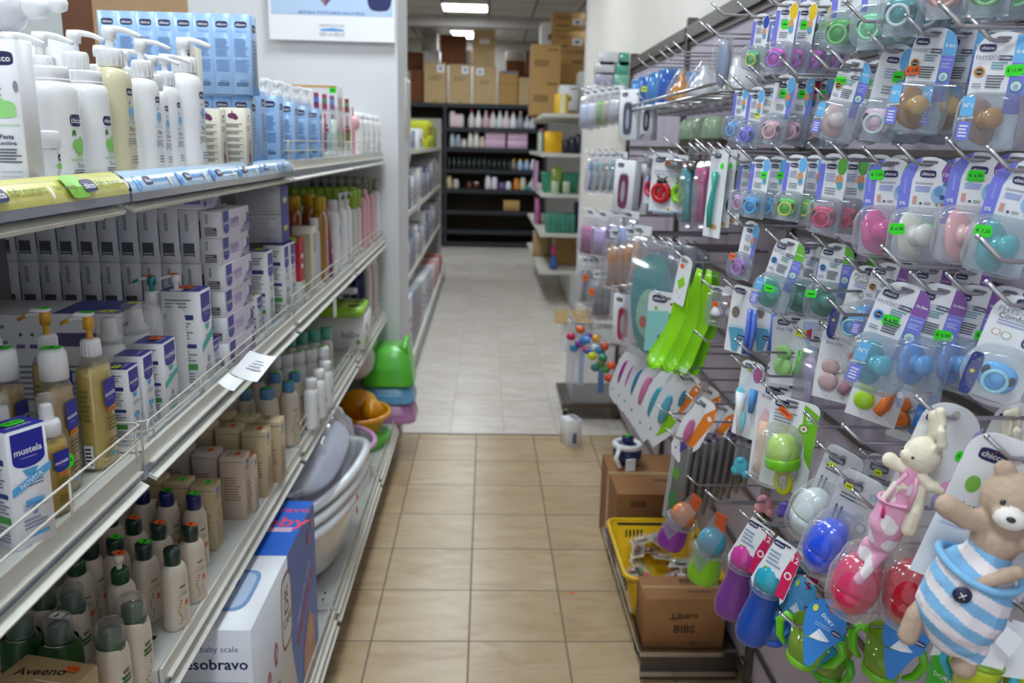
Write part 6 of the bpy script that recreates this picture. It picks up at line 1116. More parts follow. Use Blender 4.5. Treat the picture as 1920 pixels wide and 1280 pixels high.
hang(spoutcup, 'yellow green spouted cup with blue handles, bottom right corner', 'training cup', 'training_cup', 1880, 1128, 200, .56, -45, 6, 1, base=.172)
hang(spoutcup, 'spouted cup cut by the right edge at the bottom', 'training cup', 'training_cup', 1955, 1150, 200, .60, -40, 0, 1, base=.172)
# --- green spoons
def spoon(root, c='8ED61A', card=True):
    M_ = plast(c, .25, .4); b = MB(); rg = []
    for z, w_, bow in ((-.015, .020, 0), (-.05, .03, .001), (-.09, .05, .003), (-.13, .058, .005), (-.165, .056, .008), (-.2, .052, .012), (-.235, .06, .02), (-.265, .066, .026), (-.288, .054, .022), (-.302, .02, .008)):
        n = 8; row = []
        for i in range(n + 1): u = -1 + 2 * i / n; row.append(Vector((u * w_ / 2, -.012 + bow * (1 - u * u) - .45 * max(0, -z - .17), z)))
        for i in range(n + 1): u = 1 - 2 * i / n; row.append(Vector((u * w_ / 2 * .96, -.009 + bow * (1 - u * u) - .45 * max(0, -z - .17), z)))
        rg.append(row)
    b.T = Matrix.Translation((-.004, 0, 0)); b.rings(rg, M_); b.build('spoon_body', root)
    if not card: return
    b = MB(); b.plate(rounded_card(.05, .012, -.12, .02), .001, 'white_card'); F = flat((-.025, 0, -.12), (1, 0, 0), (0, 0, 1), .05, .132); b.pr(F, [('logo', .3, .9, .34), ('e', .3, .78, .28, .1, ORG), ('p', [(.2, .45), (.6, .6), (.8, .45), (.4, .3)], ink('8ED61A')), ('e', .3, .25, .06, .03, ink('C8502A')), ('e', .6, .15, .06, .03, ink('6A9A2A'))]); o = b.build('card', root); o.location = (-.014, -.016, 0)
for i, (px, py, X_) in enumerate([(1302, 492, .50), (1322, 494, .56), (1340, 496, .62), (1352, 498, .68)]):
    hang(spoon, 'large lime green spoon on the right wall, ' + nth(i, 'frontmost') + ' of four', 'spoon', 'green_spoon', px, py, 226, X_, -62, 12 - 3 * i, 1, base=.314, no_hook=i > 0, group='large lime green spoons', card=i == 0)
# --- slanted cutlery cards
def cutlery(root, c='D880A8', strip='8FD61A', edge='7FC82A'):
    b = MB(); b.plate([(-.035, -.13), (-.025, -.15), (.0, -.155), (.03, -.09), (.034, .0), (.02, .014), (-.012, .012), (-.034, -.06)], .0012, 'white_card', ink(edge)); F = flat((-.035, 0, -.155), (1, 0, 0), (0, 0, 1), .07, .169)
    b.pr(F, [('p', [(.42, .12), (.72, .3), (1, .8), (.9, .98), (.62, .8)], ink(strip)), ('logo', .42, .9, .26), ('e', .84, .8, .16, .06, WHT), ('e', .2, .15, .06, .03, ink('4A7AC8'))]); b.build('card', root)
    b = MB(); b.loft([(-.006, .014, .055), (-.003, .02, .062), (0, .016, .058)], plast(c, .25, .4), e=2, axis='y', c=(-.008, 0, -.075)); b.build('spoon_bowl', root)
CUT = [(1196, 648, 'A0228E', 105), (1212, 655, 'B83AA8', 112), (1226, 662, '2A7FB0', 118), (1244, 672, 'D880A8', 128), (1266, 690, '3FA0B0', 138), (1284, 706, '5FB0C8', 132)]
for i, (px, py, c, hp) in enumerate(CUT): hang(cutlery, 'slanted white and green cutlery card, ' + ('purple', 'magenta', 'deep blue', 'pink', 'teal', 'pale blue')[i] + ' spoon', 'cutlery card', 'cutlery_card', px, py, hp * 1.5, .50 + .012 * i, -60, 24, 1, base=.17, c=c, no_hook=i % 2 == 1)
for i, (px, py, c, hp) in enumerate([(1322, 758, 'C86A98', 132), (1300, 712, '4A8AA0', 90), (1334, 735, '9A5AA8', 100), (1362, 768, 'D8D0D8', 96)]): hang(cutlery, 'slanted white and orange cutlery card, ' + ('front with pink bowl', 'upper left', 'upper right', 'rightmost')[i], 'cutlery card', 'cutlery_card', px, py, hp * 1.2, .53 + .03 * i, -55, 22, 1, base=.17, c=c, strip='F0842A', edge='F0742A')
# --- thin vertical packs
def thinpack(root):
    b = MB(); b.rbox((0, 0, -.1), (.06, .011, .19), .003, 'foil_grey'); F = flat((-.03, -.0056, -.195), (1, 0, 0), (0, 0, 1), .06, .19); b.pr(F, [('r', .05, .02, .3, .98, ink('B0ACA8')), ('e', .5, .3, .5, .2, ink('3F8A4A')), ('e', .5, .62, .4, .14, ink('5FA83A')), ('p', [(.1, 1), (.9, 1), (.5, .86)], ink('5A3A9A')), ('e', .6, .08, .4, .08, ink('2F7A3A'))]); b.build('pack_body', root)
mat('foil_grey', '8E8C8A', .3, .5)
for i in range(9): hang(thinpack, 'thin grey and green packet hanging edge on, ' + nth(i, 'leftmost') + ('' if i == 0 else ' from the left'), 'packet', 'thin_packet', 1283 + 15.5 * i, 822 - 3 * i, 190 - 8 * i, .50 + .027 * i, -72, 8, 1, base=.2, no_hook=i % 3 != 0, group='thin grey and green packets')
# --- left part of the peg wall
def boxwin(root, c='5A3A4A', w_=.075):
    b = MB(); b.rbox((0, 0, -.075), (w_, .03, .15), .003, 'white_card'); F = flat((-w_ / 2, -.0152, -.15), (1, 0, 0), (0, 0, 1), w_, .15); b.pr(F, [('rr', .5, .42, .55, .7, ink('C8C8D4')), ('rr', .5, .42, .48, .64, ink(c)), ('logo', .3, .9, .3), ('e', .5, .42, .2, .4, ink('A8A8B8'))]); b.build('box_body', root)
hang(boxwin, 'white boxed item with dark oval window, upper left of the panel', 'boxed item', 'window_box', 1186, 168, 92, .52, -52, 0, 2, base=.15, c='4A5560'); hang(boxwin, 'white boxed item with maroon oval window', 'boxed item', 'window_box', 1180, 300, 100, .50, -50, 3, 2, base=.15, c='7A3A5A')
hang(boxwin, 'white boxed item with dark window right of its twin', 'boxed item', 'window_box', 1218, 190, 60, .56, -50, 0, 1, base=.15, c='3A4048')
for i, px in enumerate((1106, 1120, 1134, 1148, 1160)): hang(clearpouch, 'pale clear pack at the far left of the panel, ' + nth(i) + ' from the left', 'pouch', 'clear_pack', px, 175 - i * 2, 68 - i, .50 + .01 * i, -50, 0, 1, base=.11, fill=('C8D4F0', 'D8DCE8', '8FB87A', 'C8C0A8', 'D8D8E0')[i], what='x', w_=.045, group=None)
for i in range(5): hang(clearpouch, 'turquoise comb and brush pouch, ' + nth(i) + ' from the left', 'pouch', 'comb_pouch', 1116 + 13 * i, 292, 70, .50, -52, 2, 1, base=.11, fill=('4F8FC8', '6FB0A8', '9A9A9A', '5FA8B8', '4FA0A8')[i], what='tool', w_=.035)
for i in range(4): hang(clearpouch, 'white and lilac pouch below the comb packs, ' + nth(i) + ' from the left', 'pouch', 'lilac_pouch', 1112 + 24 * i, 400 + 4 * (i % 2), 80, .50, -50, 3, 1, base=.11, fill=('B06A9A', 'C8B0E0', '7A5AA8', '8FA8E0')[i], what='x', w_=.05)
for i in range(4): hang(clearpouch, 'amber handled brush pouch, ' + nth(i) + ' from the left', 'pouch', 'brush_pouch', 1160 + 15 * i, 440 - 2 * i, 104, .49, -50, 2, 1, base=.11, fill='C07A28', what='club', w_=.045)
for i in range(7): hang(clearpouch, 'narrow grey safety item pouch, ' + nth(i) + ' from the left', 'pouch', 'grey_pouch', 1102 + 11 * (i % 4) + 22 * (i // 4), 490 + 26 * (i // 4), 84, .50 + .02 * (i % 4), -52, 0, 1, base=.11, fill=('8A8A8E', '6A6A70', 'B8B4AE', '5A6A8A', 'A8A0A0', '7A7A7A', '9A9AA0')[i], what='tool', stick=ORG if i in (1, 4) else None, w_=.04)
hang(boxwin, 'white box with red band and green top hanging by the bibs', 'boxed item', 'band_box', 1176, 552, 96, .52, -45, 0, 1, base=.15, c='B03A4A')
def toys(root, cs):
    b = MB(); b.tube([(0, 0, 0), (0, 0, -.03)], .001, 'white_plastic'); b.build('string', root)
    for k, c in enumerate(cs): b = MB(); b.ell(((k % 2) * .03 - .015, -.01 + .008 * (k % 3), -.04 - .02 * k), (.016, .014, .013), plast(c, .3, .3)); b.build('bead', root)
for i, (px, py, cs) in enumerate([(1082, 608, ['C8285A', '8A3AA8', '4A9AD8']), (1100, 595, ['E86A2A', '6A2A9A', '3F7AD8', 'C84A6A']), (1112, 615, ['2F8FE0', 'DCE4F0', '3F6AD8']), (1130, 612, ['D8A01E', 'E0501E', '3F9FD0', 'D83A2A']), (1122, 645, ['D8E01E', '3FA04A', '2F8F9A']), (1142, 648, ['2F8F6A', 'E8602A', '3FA04A', 'D8402A'])]):
    hang(toys, 'dangling cluster of coloured rattle beads, ' + nth(i) + ' from the left', 'rattle', 'rattle_cluster', px, py, 66, .48 + .01 * i, -50, 0, 1, base=.11, cs=cs)
def ladybug(root, c='C81E2A', c2='2A1E20'):
    b = MB(); b.plate(rounded_card(.07, .012, -.135, .008), .0012, 'white_card'); F = flat((-.035, 0, -.135), (1, 0, 0), (0, 0, 1), .07, .147); b.pr(F, [('logo', .3, .88, .34), ('e', .62, .82, .26, .1, ORG), ('l', .1, .62, .7, .72, 2, ink('B8C0D0')), ('e', .85, .85, .2, .2, ink('A8C4E8')), ('e', .8, .06, .12, .05, ink('F0A04A')), ('r', 0, 0, 1, .02, ink('8FC0E0'))]); b.build('card', root)
    b = MB(); n = 20; b.tube([(.02 * math.cos(2 * PI * i / n), -.008, -.085 + .02 * math.sin(2 * PI * i / n)) for i in range(n)], .008, plast(c, .25, .4), 8, True); b.box((0, -.008, -.085), (.01, .008, .04), plast(c, .25, .4), (0, .5, 0)); b.build('teether', root)
    b = MB(); b.ell((0, -.009, -.058), (.014, .008, .009), plast(c2, .4)); b.tube([(-.006, -.009, -.052), (-.014, -.009, -.044)], .002, plast(c2, .4)); b.tube([(.006, -.009, -.052), (.014, -.009, -.044)], .002, plast(c2, .4)); b.build('head', root)
hang(ladybug, 'white card with a red and black ladybug teether', 'teether pack', 'teether_pack', 1248, 296, 110, .52, -38, 2, 1, base=.147); hang(ladybug, 'white card with a green ring teether beside the ladybug', 'teether pack', 'teether_pack', 1284, 300, 108, .56, -55, 2, 1, base=.147, c='8FD02A', c2='7FB82A')
hang(ladybug, 'small white card with red dots left of the ladybug', 'teether pack', 'teether_pack', 1228, 300, 90, .56, -60, 2, 1, base=.147, c='C83A5A', c2='3A6AC8')
for i, (px, c, hp) in enumerate([(1300, '27A8B4', 138), (1326, 'C83A86', 138), (1338, 'B02A5A', 128)]): hang(clearpouch, ('teal', 'magenta', 'dark red')[i] + ' long spoon in a clear sleeve', 'spoon', 'spoon_sleeve', px, 290, hp, .54 + .03 * (i > 1), -55, -3, 1, base=.11, fill=c, what='tool', w_=.02, head='clear_plastic')
def tbrush(root, c='1F9A8E', long=False):
    b = MB(); b.plate(rounded_card(.045, .012, -.155 if long else -.14, .012), .001, 'white_card'); F = flat((-.0225, 0, -.14), (1, 0, 0), (0, 0, 1), .045, .152); b.pr(F, [('logo', .4, .92, .4), ('e', .7, .8, .2, .08, GRN), ('e', .5, .04, .6, .06, ink('E8A05A'))]); b.build('card', root)
    b = MB(); b.tube([(0, -.008, -.03), (.002, -.008, -.06), (-.001, -.01, -.1), (0, -.008, -.135)], [.007, .004, .006, .005], plast(c, .25, .3), 8); b.build('toothbrush', root)
for i, (px, c, hp) in enumerate([(1350, '2FA898', 150), (1366, '1F8A7A', 144), (1384, '0F5A52', 138)]): hang(tbrush, ('light teal', 'teal', 'dark green')[i] + ' toothbrush on an orange topped card', 'toothbrush pack', 'toothbrush_card', px, 292, hp, .51 + .02 * i, -60, 3, 1, base=.152, c=c, long=i == 0)
hang(tbrush, 'orange toothbrush pack behind the dark green one', 'toothbrush pack', 'toothbrush_card', 1398, 296, 95, .6, -60, 0, 1, base=.152, c='E8702A')
# bibs, bowls
def bowlcard(root, c='8FD0CC', c2='7A3F3A'):
    b = MB(); b.plate(rounded_card(.085, .012, -.11, .012), .0012, 'white_card'); F = flat((-.0425, 0, -.11), (1, 0, 0), (0, 0, 1), .085, .122); b.pr(F, [('logo', .26, .88, .34), ('p', [(0, 0), (1, 0), (1, .3), (.6, .5), (.5, .7), (0, .66)], ink(c)), ('p', [(.3, 0), (.95, 0), (.9, .12), (.3, .3)], ink(c2)), ('e', .62, .62, .2, .16, ink('5FA03A')), ('e', .62, .62, .12, .1, WHT), ('e', .2, .72, .08, .06, ink('7AC03A')), ('e', .55, .82, .06, .04, ink('D84A2A'))]); b.build('card', root); b = MB(); b.rbox((0, .012, -.05), (.08, .02, .1), .006, plast(c)); b.build('product', root)
hang(bowlcard, 'turquoise bowl set with white card left of the green spoons', 'bowl set', 'bowl_set', 1256, 560, 118, .53, -30, 2, 1, base=.122)
def bib(root, c='2F5F9A', c2='A8DCC8'):
    b = MB(); N = 20; pts = [(.04 * math.cos(2 * PI * i / N) * (1 + .2 * math.sin(2 * PI * i / N)), -.08 + .075 * math.sin(2 * PI * i / N)) for i in range(N)]; b.plate(pts, .004, plast(c, .5, 0)); F = flat((-.04, -.0, -.155), (1, 0, 0), (0, 0, 1), .08, .15); b.pr(F, [('e', .5, .4, .6, .5, ink(c2)), ('e', .4, .3, .2, .12, ink('D84A3A')), ('e', .6, .5, .2, .12, ink('4A7AC8'))]); b.build('bib_cloth', root); b = MB(); b.loft([(-.165, .09, .004), (-.08, .09, .016), (.01, .09, .004)], 'clear_bag', r=.001); b.build('bag', root)
for i, (px, py, hp, c, c2) in enumerate([(1232, 470, 220, '3A9A9A', 'A8DCC0'), (1252, 466, 175, '2A5FA0', '7FB8E0'), (1282, 470, 120, '2F4A6A', '4A7AB0'), (1300, 470, 120, '3F5F7A', '7FA8C0')]): hang(bib, ('mint', 'deep blue', 'dark blue', 'grey blue')[i] + ' baby bib in a clear bag above the bowl set', 'bib', 'baby_bib', px, py, hp, .50 + .03 * i, -55, 6, 1, base=.17, c=c, c2=c2)
for i in range(6): hang(clearpouch, 'lime handled spoon in a clear sleeve above the bibs, ' + nth(i) + ' from the left', 'spoon', 'spoon_sleeve', 1248 + 16 * i, 458 + 2 * i, 52, .53 + .03 * i, -60, 0, 1, base=.11, fill='7FB83A', what='tool', w_=.03, group='lime spoons in clear sleeves')
# flat mottled brush pack and empty hooks
def flatpack(root): b = MB(); b.ell((0, -.012, -.07), (.03, .016, .068), plast('7F8FAE', .5, 0), 16); b.build('net_sponge', root); b = MB(); b.plate(rounded_card(.062, .012, -.145, .025), .001, 'clear_plastic'); b.build('card', root); b = MB(); dome(b, -.07, .066, .14, .034, 'clear_plastic', y0=-.0005, r=.45); b.build('blister', root)
hang(flatpack, 'clear oval pack with a mottled blue grey bath sponge', 'sponge pack', 'sponge_pack', 1366, 72, 102, .50, -74, 0, 1, base=.157)
for px, py, X_ in [(1362, 28, .52), (1338, 62, .52), (1312, 84, .53), (1286, 98, .54), (1270, 104, .55), (1258, 112, .55), (1236, 118, .55), (1216, 125, .55), (1455, 8, .5), (1560, 130, .52), (1628, 40, .52), (1812, 50, .54), (1596, 300, .56), (1500, 140, .5), (1440, 152, .5), (1330, 282, .52), (1268, 276, .52), (1410, 660, .52), (1330, 640, .5), (1590, 590, .55), (1446, 705, .54), (1556, 545, .56), (1700, 500, .52), (1890, 490, .52), (1545, 800, .55), (1625, 830, .5), (1500, 1175, .5), (1352, 940, .5), (1450, 985, .5), (1254, 775, .5), (1278, 790, .5)]:
    hook(atX(px, py, X_))
# wire shelf with teats and tins at the far end
t = thing('wire_shelf', 'chrome wire shelf high on the far display panels', 'wire shelf', (0, 0, 0)); b = MB(); zs = 1.745
for x in (.52, .6, .68, .76): b.tube([(x, 1.9, zs), (x, 3.4, zs)], .004, 'chrome')
for k in range(16): b.tube([(.52, 1.9 + k * .1, zs), (.8, 1.9 + k * .1, zs)], .003, 'chrome')
b.tube([(.52, 1.9, zs + .02), (.52, 3.4, zs + .02)], .004, 'chrome'); b.build('wire_grid', t)
TB = ink('5A78E0')
for i, (Y, x) in enumerate([(3.22, .57), (3.07, .57), (2.92, .575), (2.77, .58), (3.15, .68), (3.0, .68), (2.85, .69)]):
    t = thing('teat_tin', 'blue and white teat pack standing on the wire shelf, ' + nth(i) + ' from the left', 'teat pack', (x, Y, zs + .005), -.5, 'blue teat packs on the wire shelf')
    b = MB(); b.lathe([(.034, 0), (.036, .004), (.034, .11), (.03, .115), (0, .116)], 'clear_blue', seg=18); b.build('tube_body', t); b = MB(); b.lathe([(.03, .004), (.028, .1)], TB if i % 2 else 'white_plastic', seg=16); b.build('insert', t); b = MB(); b.lathe([(.037, -.004), (.037, .01)], 'white_plastic', seg=18); b.build('base_ring', t)
    if i == 1: sticker(t, (0, -.0365, .07), (1, 0, 0), (0, 0, 1), .022, .02, YEL)
def bigteat(loc, c, label, k=1):
    t = thing('teat_dome', label, 'teat pack', loc, 0); b = MB(); b.lathe([(.04 * k, 0), (.042 * k, .01), (.036 * k, .03), (.022 * k, .05), (.012 * k, .062), (.011 * k, .074), (.006 * k, .082), (0, .084)], plast(c, .15, .6), seg=20); b.build('teat', t); b = MB(); b.lathe([(.046 * k, 0), (.046 * k, .02), (.04 * k, .045), (.026 * k, .07), (.016 * k, .09), (0, .1)], 'clear_plastic', seg=20, cap=False); b.build('cover', t)
bigteat((.57, 2.53, zs + .005), 'C8842A', 'orange latex teat dome on the wire shelf'); bigteat((.57, 2.27, zs + .005), 'D0D4DA', 'clear silicone teat dome left of the larger one'); bigteat((.59, 2.04, zs + .005), 'D8DCE2', 'large clear silicone teat dome near the sponge pack', 1.3)
for i, Y in enumerate((2.50, 2.36, 2.23)):
    t = thing('herb_tub', 'dark tub with leafy green lid under the wire shelf, ' + ('left', 'middle', 'right')[i], 'tub', (.60, Y, 1.576), -.6, 'green lidded tubs'); t.scale = (.74,) * 3; b = MB(); b.lathe([(.042, 0), (.046, .006), (.046, .09), (.044, .095)], plast('4A3A34', .4), seg=18); b.build('tub_body', t); b = MB(); b.lathe([(.048, .09), (.049, .1), (.046, .15), (.03, .17), (0, .172)], plast('93A88A', .4), seg=18); b.build('lid', t)
t = thing('wire_shelf', 'lower chrome shelf carrying the green lidded tubs', 'wire shelf', (0, 0, 0)); b = MB(); b.box((.66, 2.5, 1.57), (.28, .8, .008), 'steel_dark'); b.tube([(.52, 2.1, 1.585), (.52, 2.9, 1.585)], .004, 'chrome'); b.build('shelf_plate', t)
# ---------------------------------------------------------------- floor goods on the right
mat('basket_yellow', 'E0B400', .35, coat=.2); mat('box_brown', '96683E', .8, var=.05, bump=.1)
carton('bibs_carton', 'brown carton printed Libero BIBS at the end of the tray', 'carton', (.632, 2.335, .1), (.25, .14, .175), .0, 'box_brown', [('F', [('t', .5, .68, .32, 'Libero', ink('1E1A18'), True, 4), ('p', [(.3, .62), (.42, .64), (.42, .62), (.3, .6)], ink('1E1A18')), ('t', .5, .42, .26, 'BIBS', ink('241E1C'), True), ('t', .68, .14, .2, '2271-11', ink('2A2420'), True), ('r', .12, .12, .26, .125, ink('3A302A'))]), ('T', [('r', .0, .48, 1, .56, 'tape'), ('t', .62, .8, .22, 'BIBS', ink('2A2420'), True), ('r', .5, .66, .78, .68, ink('2A2420')), ('r', .55, .3, .85, .34, ink('3A2C20'))]), ('L', [('t', .6, .5, .3, 'BIBS', ink('5A4430'), False, 90)])])
carton('mixed_carton', 'large brown carton marked MISTO behind the yellow basket', 'carton', (.68, 3.12, 0), (.33, .42, .335), .0, 'box_brown', [('F', [('t', .52, .66, .42, 'MISTO', ink('6A1F1A'), True), ('r', .16, .84, .34, .92, ink('6A4A2C')), ('r', .55, .84, .85, .92, ink('5F4026'))]), ('T', [('r', .0, .47, 1, .53, 'tape'), ('t', .3, .8, .2, 'V', ink('2A2420')), ('r', .5, .3, .7, .36, ink('5A4430')), ('r', .72, .2, .76, .4, ink('2A2018'))]), ('L', [('r', .4, 0, .5, 1, 'tape')])])
t = thing('shopping_basket', 'yellow plastic basket of small clear packs on the tray', 'basket', (.64, 2.62, .1), 0)
b = MB(); Wt, Dt, Wb, Db, Hb = .33, .42, .27, .36, .165; S = [(0, Wb, Db), (Hb * .5, (Wb + Wt) / 2, (Db + Dt) / 2), (Hb, Wt, Dt)]
def ringp(w_, d_, z, r=.03): return [Vector((sx * (w_ / 2 - r) + r * math.cos(math.radians(a0 + 90 * i / 5)), sy * (d_ / 2 - r) + r * math.sin(math.radians(a0 + 90 * i / 5)), z)) for (sx, sy, a0) in ((1, 1, 0), (-1, 1, 90), (-1, -1, 180), (1, -1, 270)) for i in range(6)]
b.rings([ringp(.0 + Wb, Db, 0), ringp(Wb + .01, Db + .01, .01)] + [ringp(w_, d_, z) for z, w_, d_ in S[1:]] + [ringp(Wt - .006, Dt - .006, Hb)] + [ringp(Wb - .004, Db - .004, .006)], 'basket_yellow'); b.build('basket_body', t)
b = MB(); b.tube([tuple(p) for p in ringp(Wt + .012, Dt + .012, Hb, .035)], .009, 'basket_yellow', 8, True); b.build('rim', t)
b = MB()
for sx in range(2):
    for k in range(5): b.box((-.1 + .13 * sx + .014 * k, Dt / 2 - .012, Hb * .72), (.006, .004, .03), 'black_matte'); 
for k in range(12): b.box((-Wt / 2 + .008, -.15 + .027 * k, Hb * .62), (.003, .006, .03), 'black_matte')
o = b.build('slot', t); o['kind'] = 'stuff'
b = MB(); b.box((0, Dt / 2 - .004, Hb - .016), (Wt - .06, .004, .02), 'black_matte'); b.build('carry_handle', t)
rnd = random.Random(11)
for i in range(22):
    c = rnd.choice(['C8C4BE', 'D8D6D4', 'B8B2AA', '8A4A44', '3F5F58', 'C83A2A', 'DADADA']); x = rnd.uniform(-.1, .1); y = rnd.uniform(-.15, .15); z = .02 + .05 * (i // 8) + rnd.uniform(0, .01)
    t2 = thing('blister_pack', 'small clear pack in the yellow basket, ' + ('bottom', 'middle', 'top')[min(2, i // 8)] + ' layer', 'small pack', (.64 + x, 2.62 + y, .1 + z), rnd.uniform(0, 3), 'small packs in the yellow basket'); t2.rotation_euler = (rnd.uniform(-.4, .4), rnd.uniform(-.4, .4), rnd.uniform(0, 3))
    b = MB(); b.box((0, 0, 0), (.08, .05, .002), plast(c, .35)); b.build('card', t2); b = MB(); b.rbox((0, 0, .009), (.06, .038, .016), .006, 'clear_plastic'); b.build('blister', t2); b = MB(); b.ell((0, 0, .008), (.02, .012, .006), plast(rnd.choice(['8A3A3A', '3F7A6A', 'C8B8A0', 'C83A2A']), .3)); b.build('content', t2)
    if i % 6 == 0: sticker(t2, (.03, -.015, .004), (1, 0, 0), (0, 1, 0), .02, .014, YEL)
q = Z0 * 0; t = MB(); p_ = atZ(1072, 1112, 0); t.box((p_.x, p_.y, .001), (.016, .012, .0015), ORG, (0, 0, .3)); tag(t.build('floor_sticker'), 'tiny orange price sticker lying on the beige floor tiles', 'price sticker')
# white carton, navy steriliser, dump bin beyond
carton('open_carton', 'small white carton standing on the floor by the navy helmet toy', 'carton', (.49, 4.36, 0), (.085, .1, .15), .35, 'white_card', [('F', [('r', .35, .1, .65, .5, ink('5A6A8A'))]), ('T', [('r', .5, .1, .9, .9, ink('8A8A92'))])])
t = thing('toy_camera', 'navy and white rounded appliance on the brown carton', 'appliance', (.60, 3.22, .335), .3); b = MB(); b.ell((0, 0, .05), (.06, .07, .05), plast('1E2A5A', .3)); b.build('appliance_body', t); b = MB(); n = 20; b.tube([(.05 * math.cos(2 * PI * i / n), .055 * math.sin(2 * PI * i / n), .085) for i in range(n)], .013, 'white_plastic', 8, True); b.tube([(-.05, -.03, .085), (-.075, -.05, .05), (-.06, -.06, .01)], .01, 'white_plastic'); b.box((-.02, -.075, .02), (.04, .01, .06), 'white_plastic'); b.build('band', t); b = MB(); b.lathe([(.025, .09), (.025, .12), (.02, .125), (0, .126)], plast('1E2A5A', .3)); b.build('knob', t); sticker(t, (0, 0, .127), (1, 0, 0), (0, 1, 0), .025, .025, GRN)
t = thing('dump_bin', 'clear sided wheeled display bin under the rattles', 'display bin', (.66, 5.0, 0), 0); b = MB(); b.box((0, -.02, .09), (.37, .46, .03), 'steel_dark'); b.build('base', t)
b = MB(); b.box((-.12, 0, .35), (.008, .42, .5), 'milky_plastic'); b.box((.03, -.21, .35), (.3, .008, .5), 'milky_plastic'); b.build('clear_side', t)
b = MB(); F = flat((-.12, -.216, .12), (1, 0, 0), (0, 0, 1), .3, .46); b.pr(F, [('r', .1, .2, .2, .9, ink('A8C0DC')), ('r', .5, .1, .62, .8, ink('6F8FC0'))]); b.build('side_print', t)
for sx in (-.16, .16): b = MB(); b.lathe([(0, -.012), (.028, -.012), (.028, .012), (0, .012)], 'black_matte', (sx, -.2, .03), 14, axis='x'); b.box((sx, -.2, .065), (.02, .03, .04), 'chrome'); b.build('caster', t)
# ================================================================ plush toys
mat('plush_cream', 'E6DCC6', .95, var=.05, scale=90, bump=.5); mat('plush_tan', 'B9A18C', .95, var=.12, scale=110, bump=.7); mat('plush_white', 'E8E4DC', .95, var=.04, scale=90, bump=.5)
mat('knit_pink', 'E3A3C2', .9, var=.06, scale=60, bump=.4); mat('knit_white', 'E9E1E4', .9, var=.04, scale=60, bump=.4); mat('knit_blue', '7FB6DE', .9, var=.06, scale=60, bump=.4); mat('bead_black', '14161C', .15, coat=.6); mat('button_navy', '1A2244', .35, coat=.3)
def toycard(root, w_, top, bot, ops, r=.03):
    b = MB(); b.plate(rounded_card(w_, top, bot, r), .0015, 'white_card'); b.pr(flat((-w_ / 2, 0, bot), (1, 0, 0), (0, 0, 1), w_, top - bot), ops); return b.build('card', root)
def stripes(zs_, a, b_, step, off=0, slope=0.0):
    return lambda c: a if math.floor((c.z + slope * c.x - off) / step) % 2 == 0 else b_
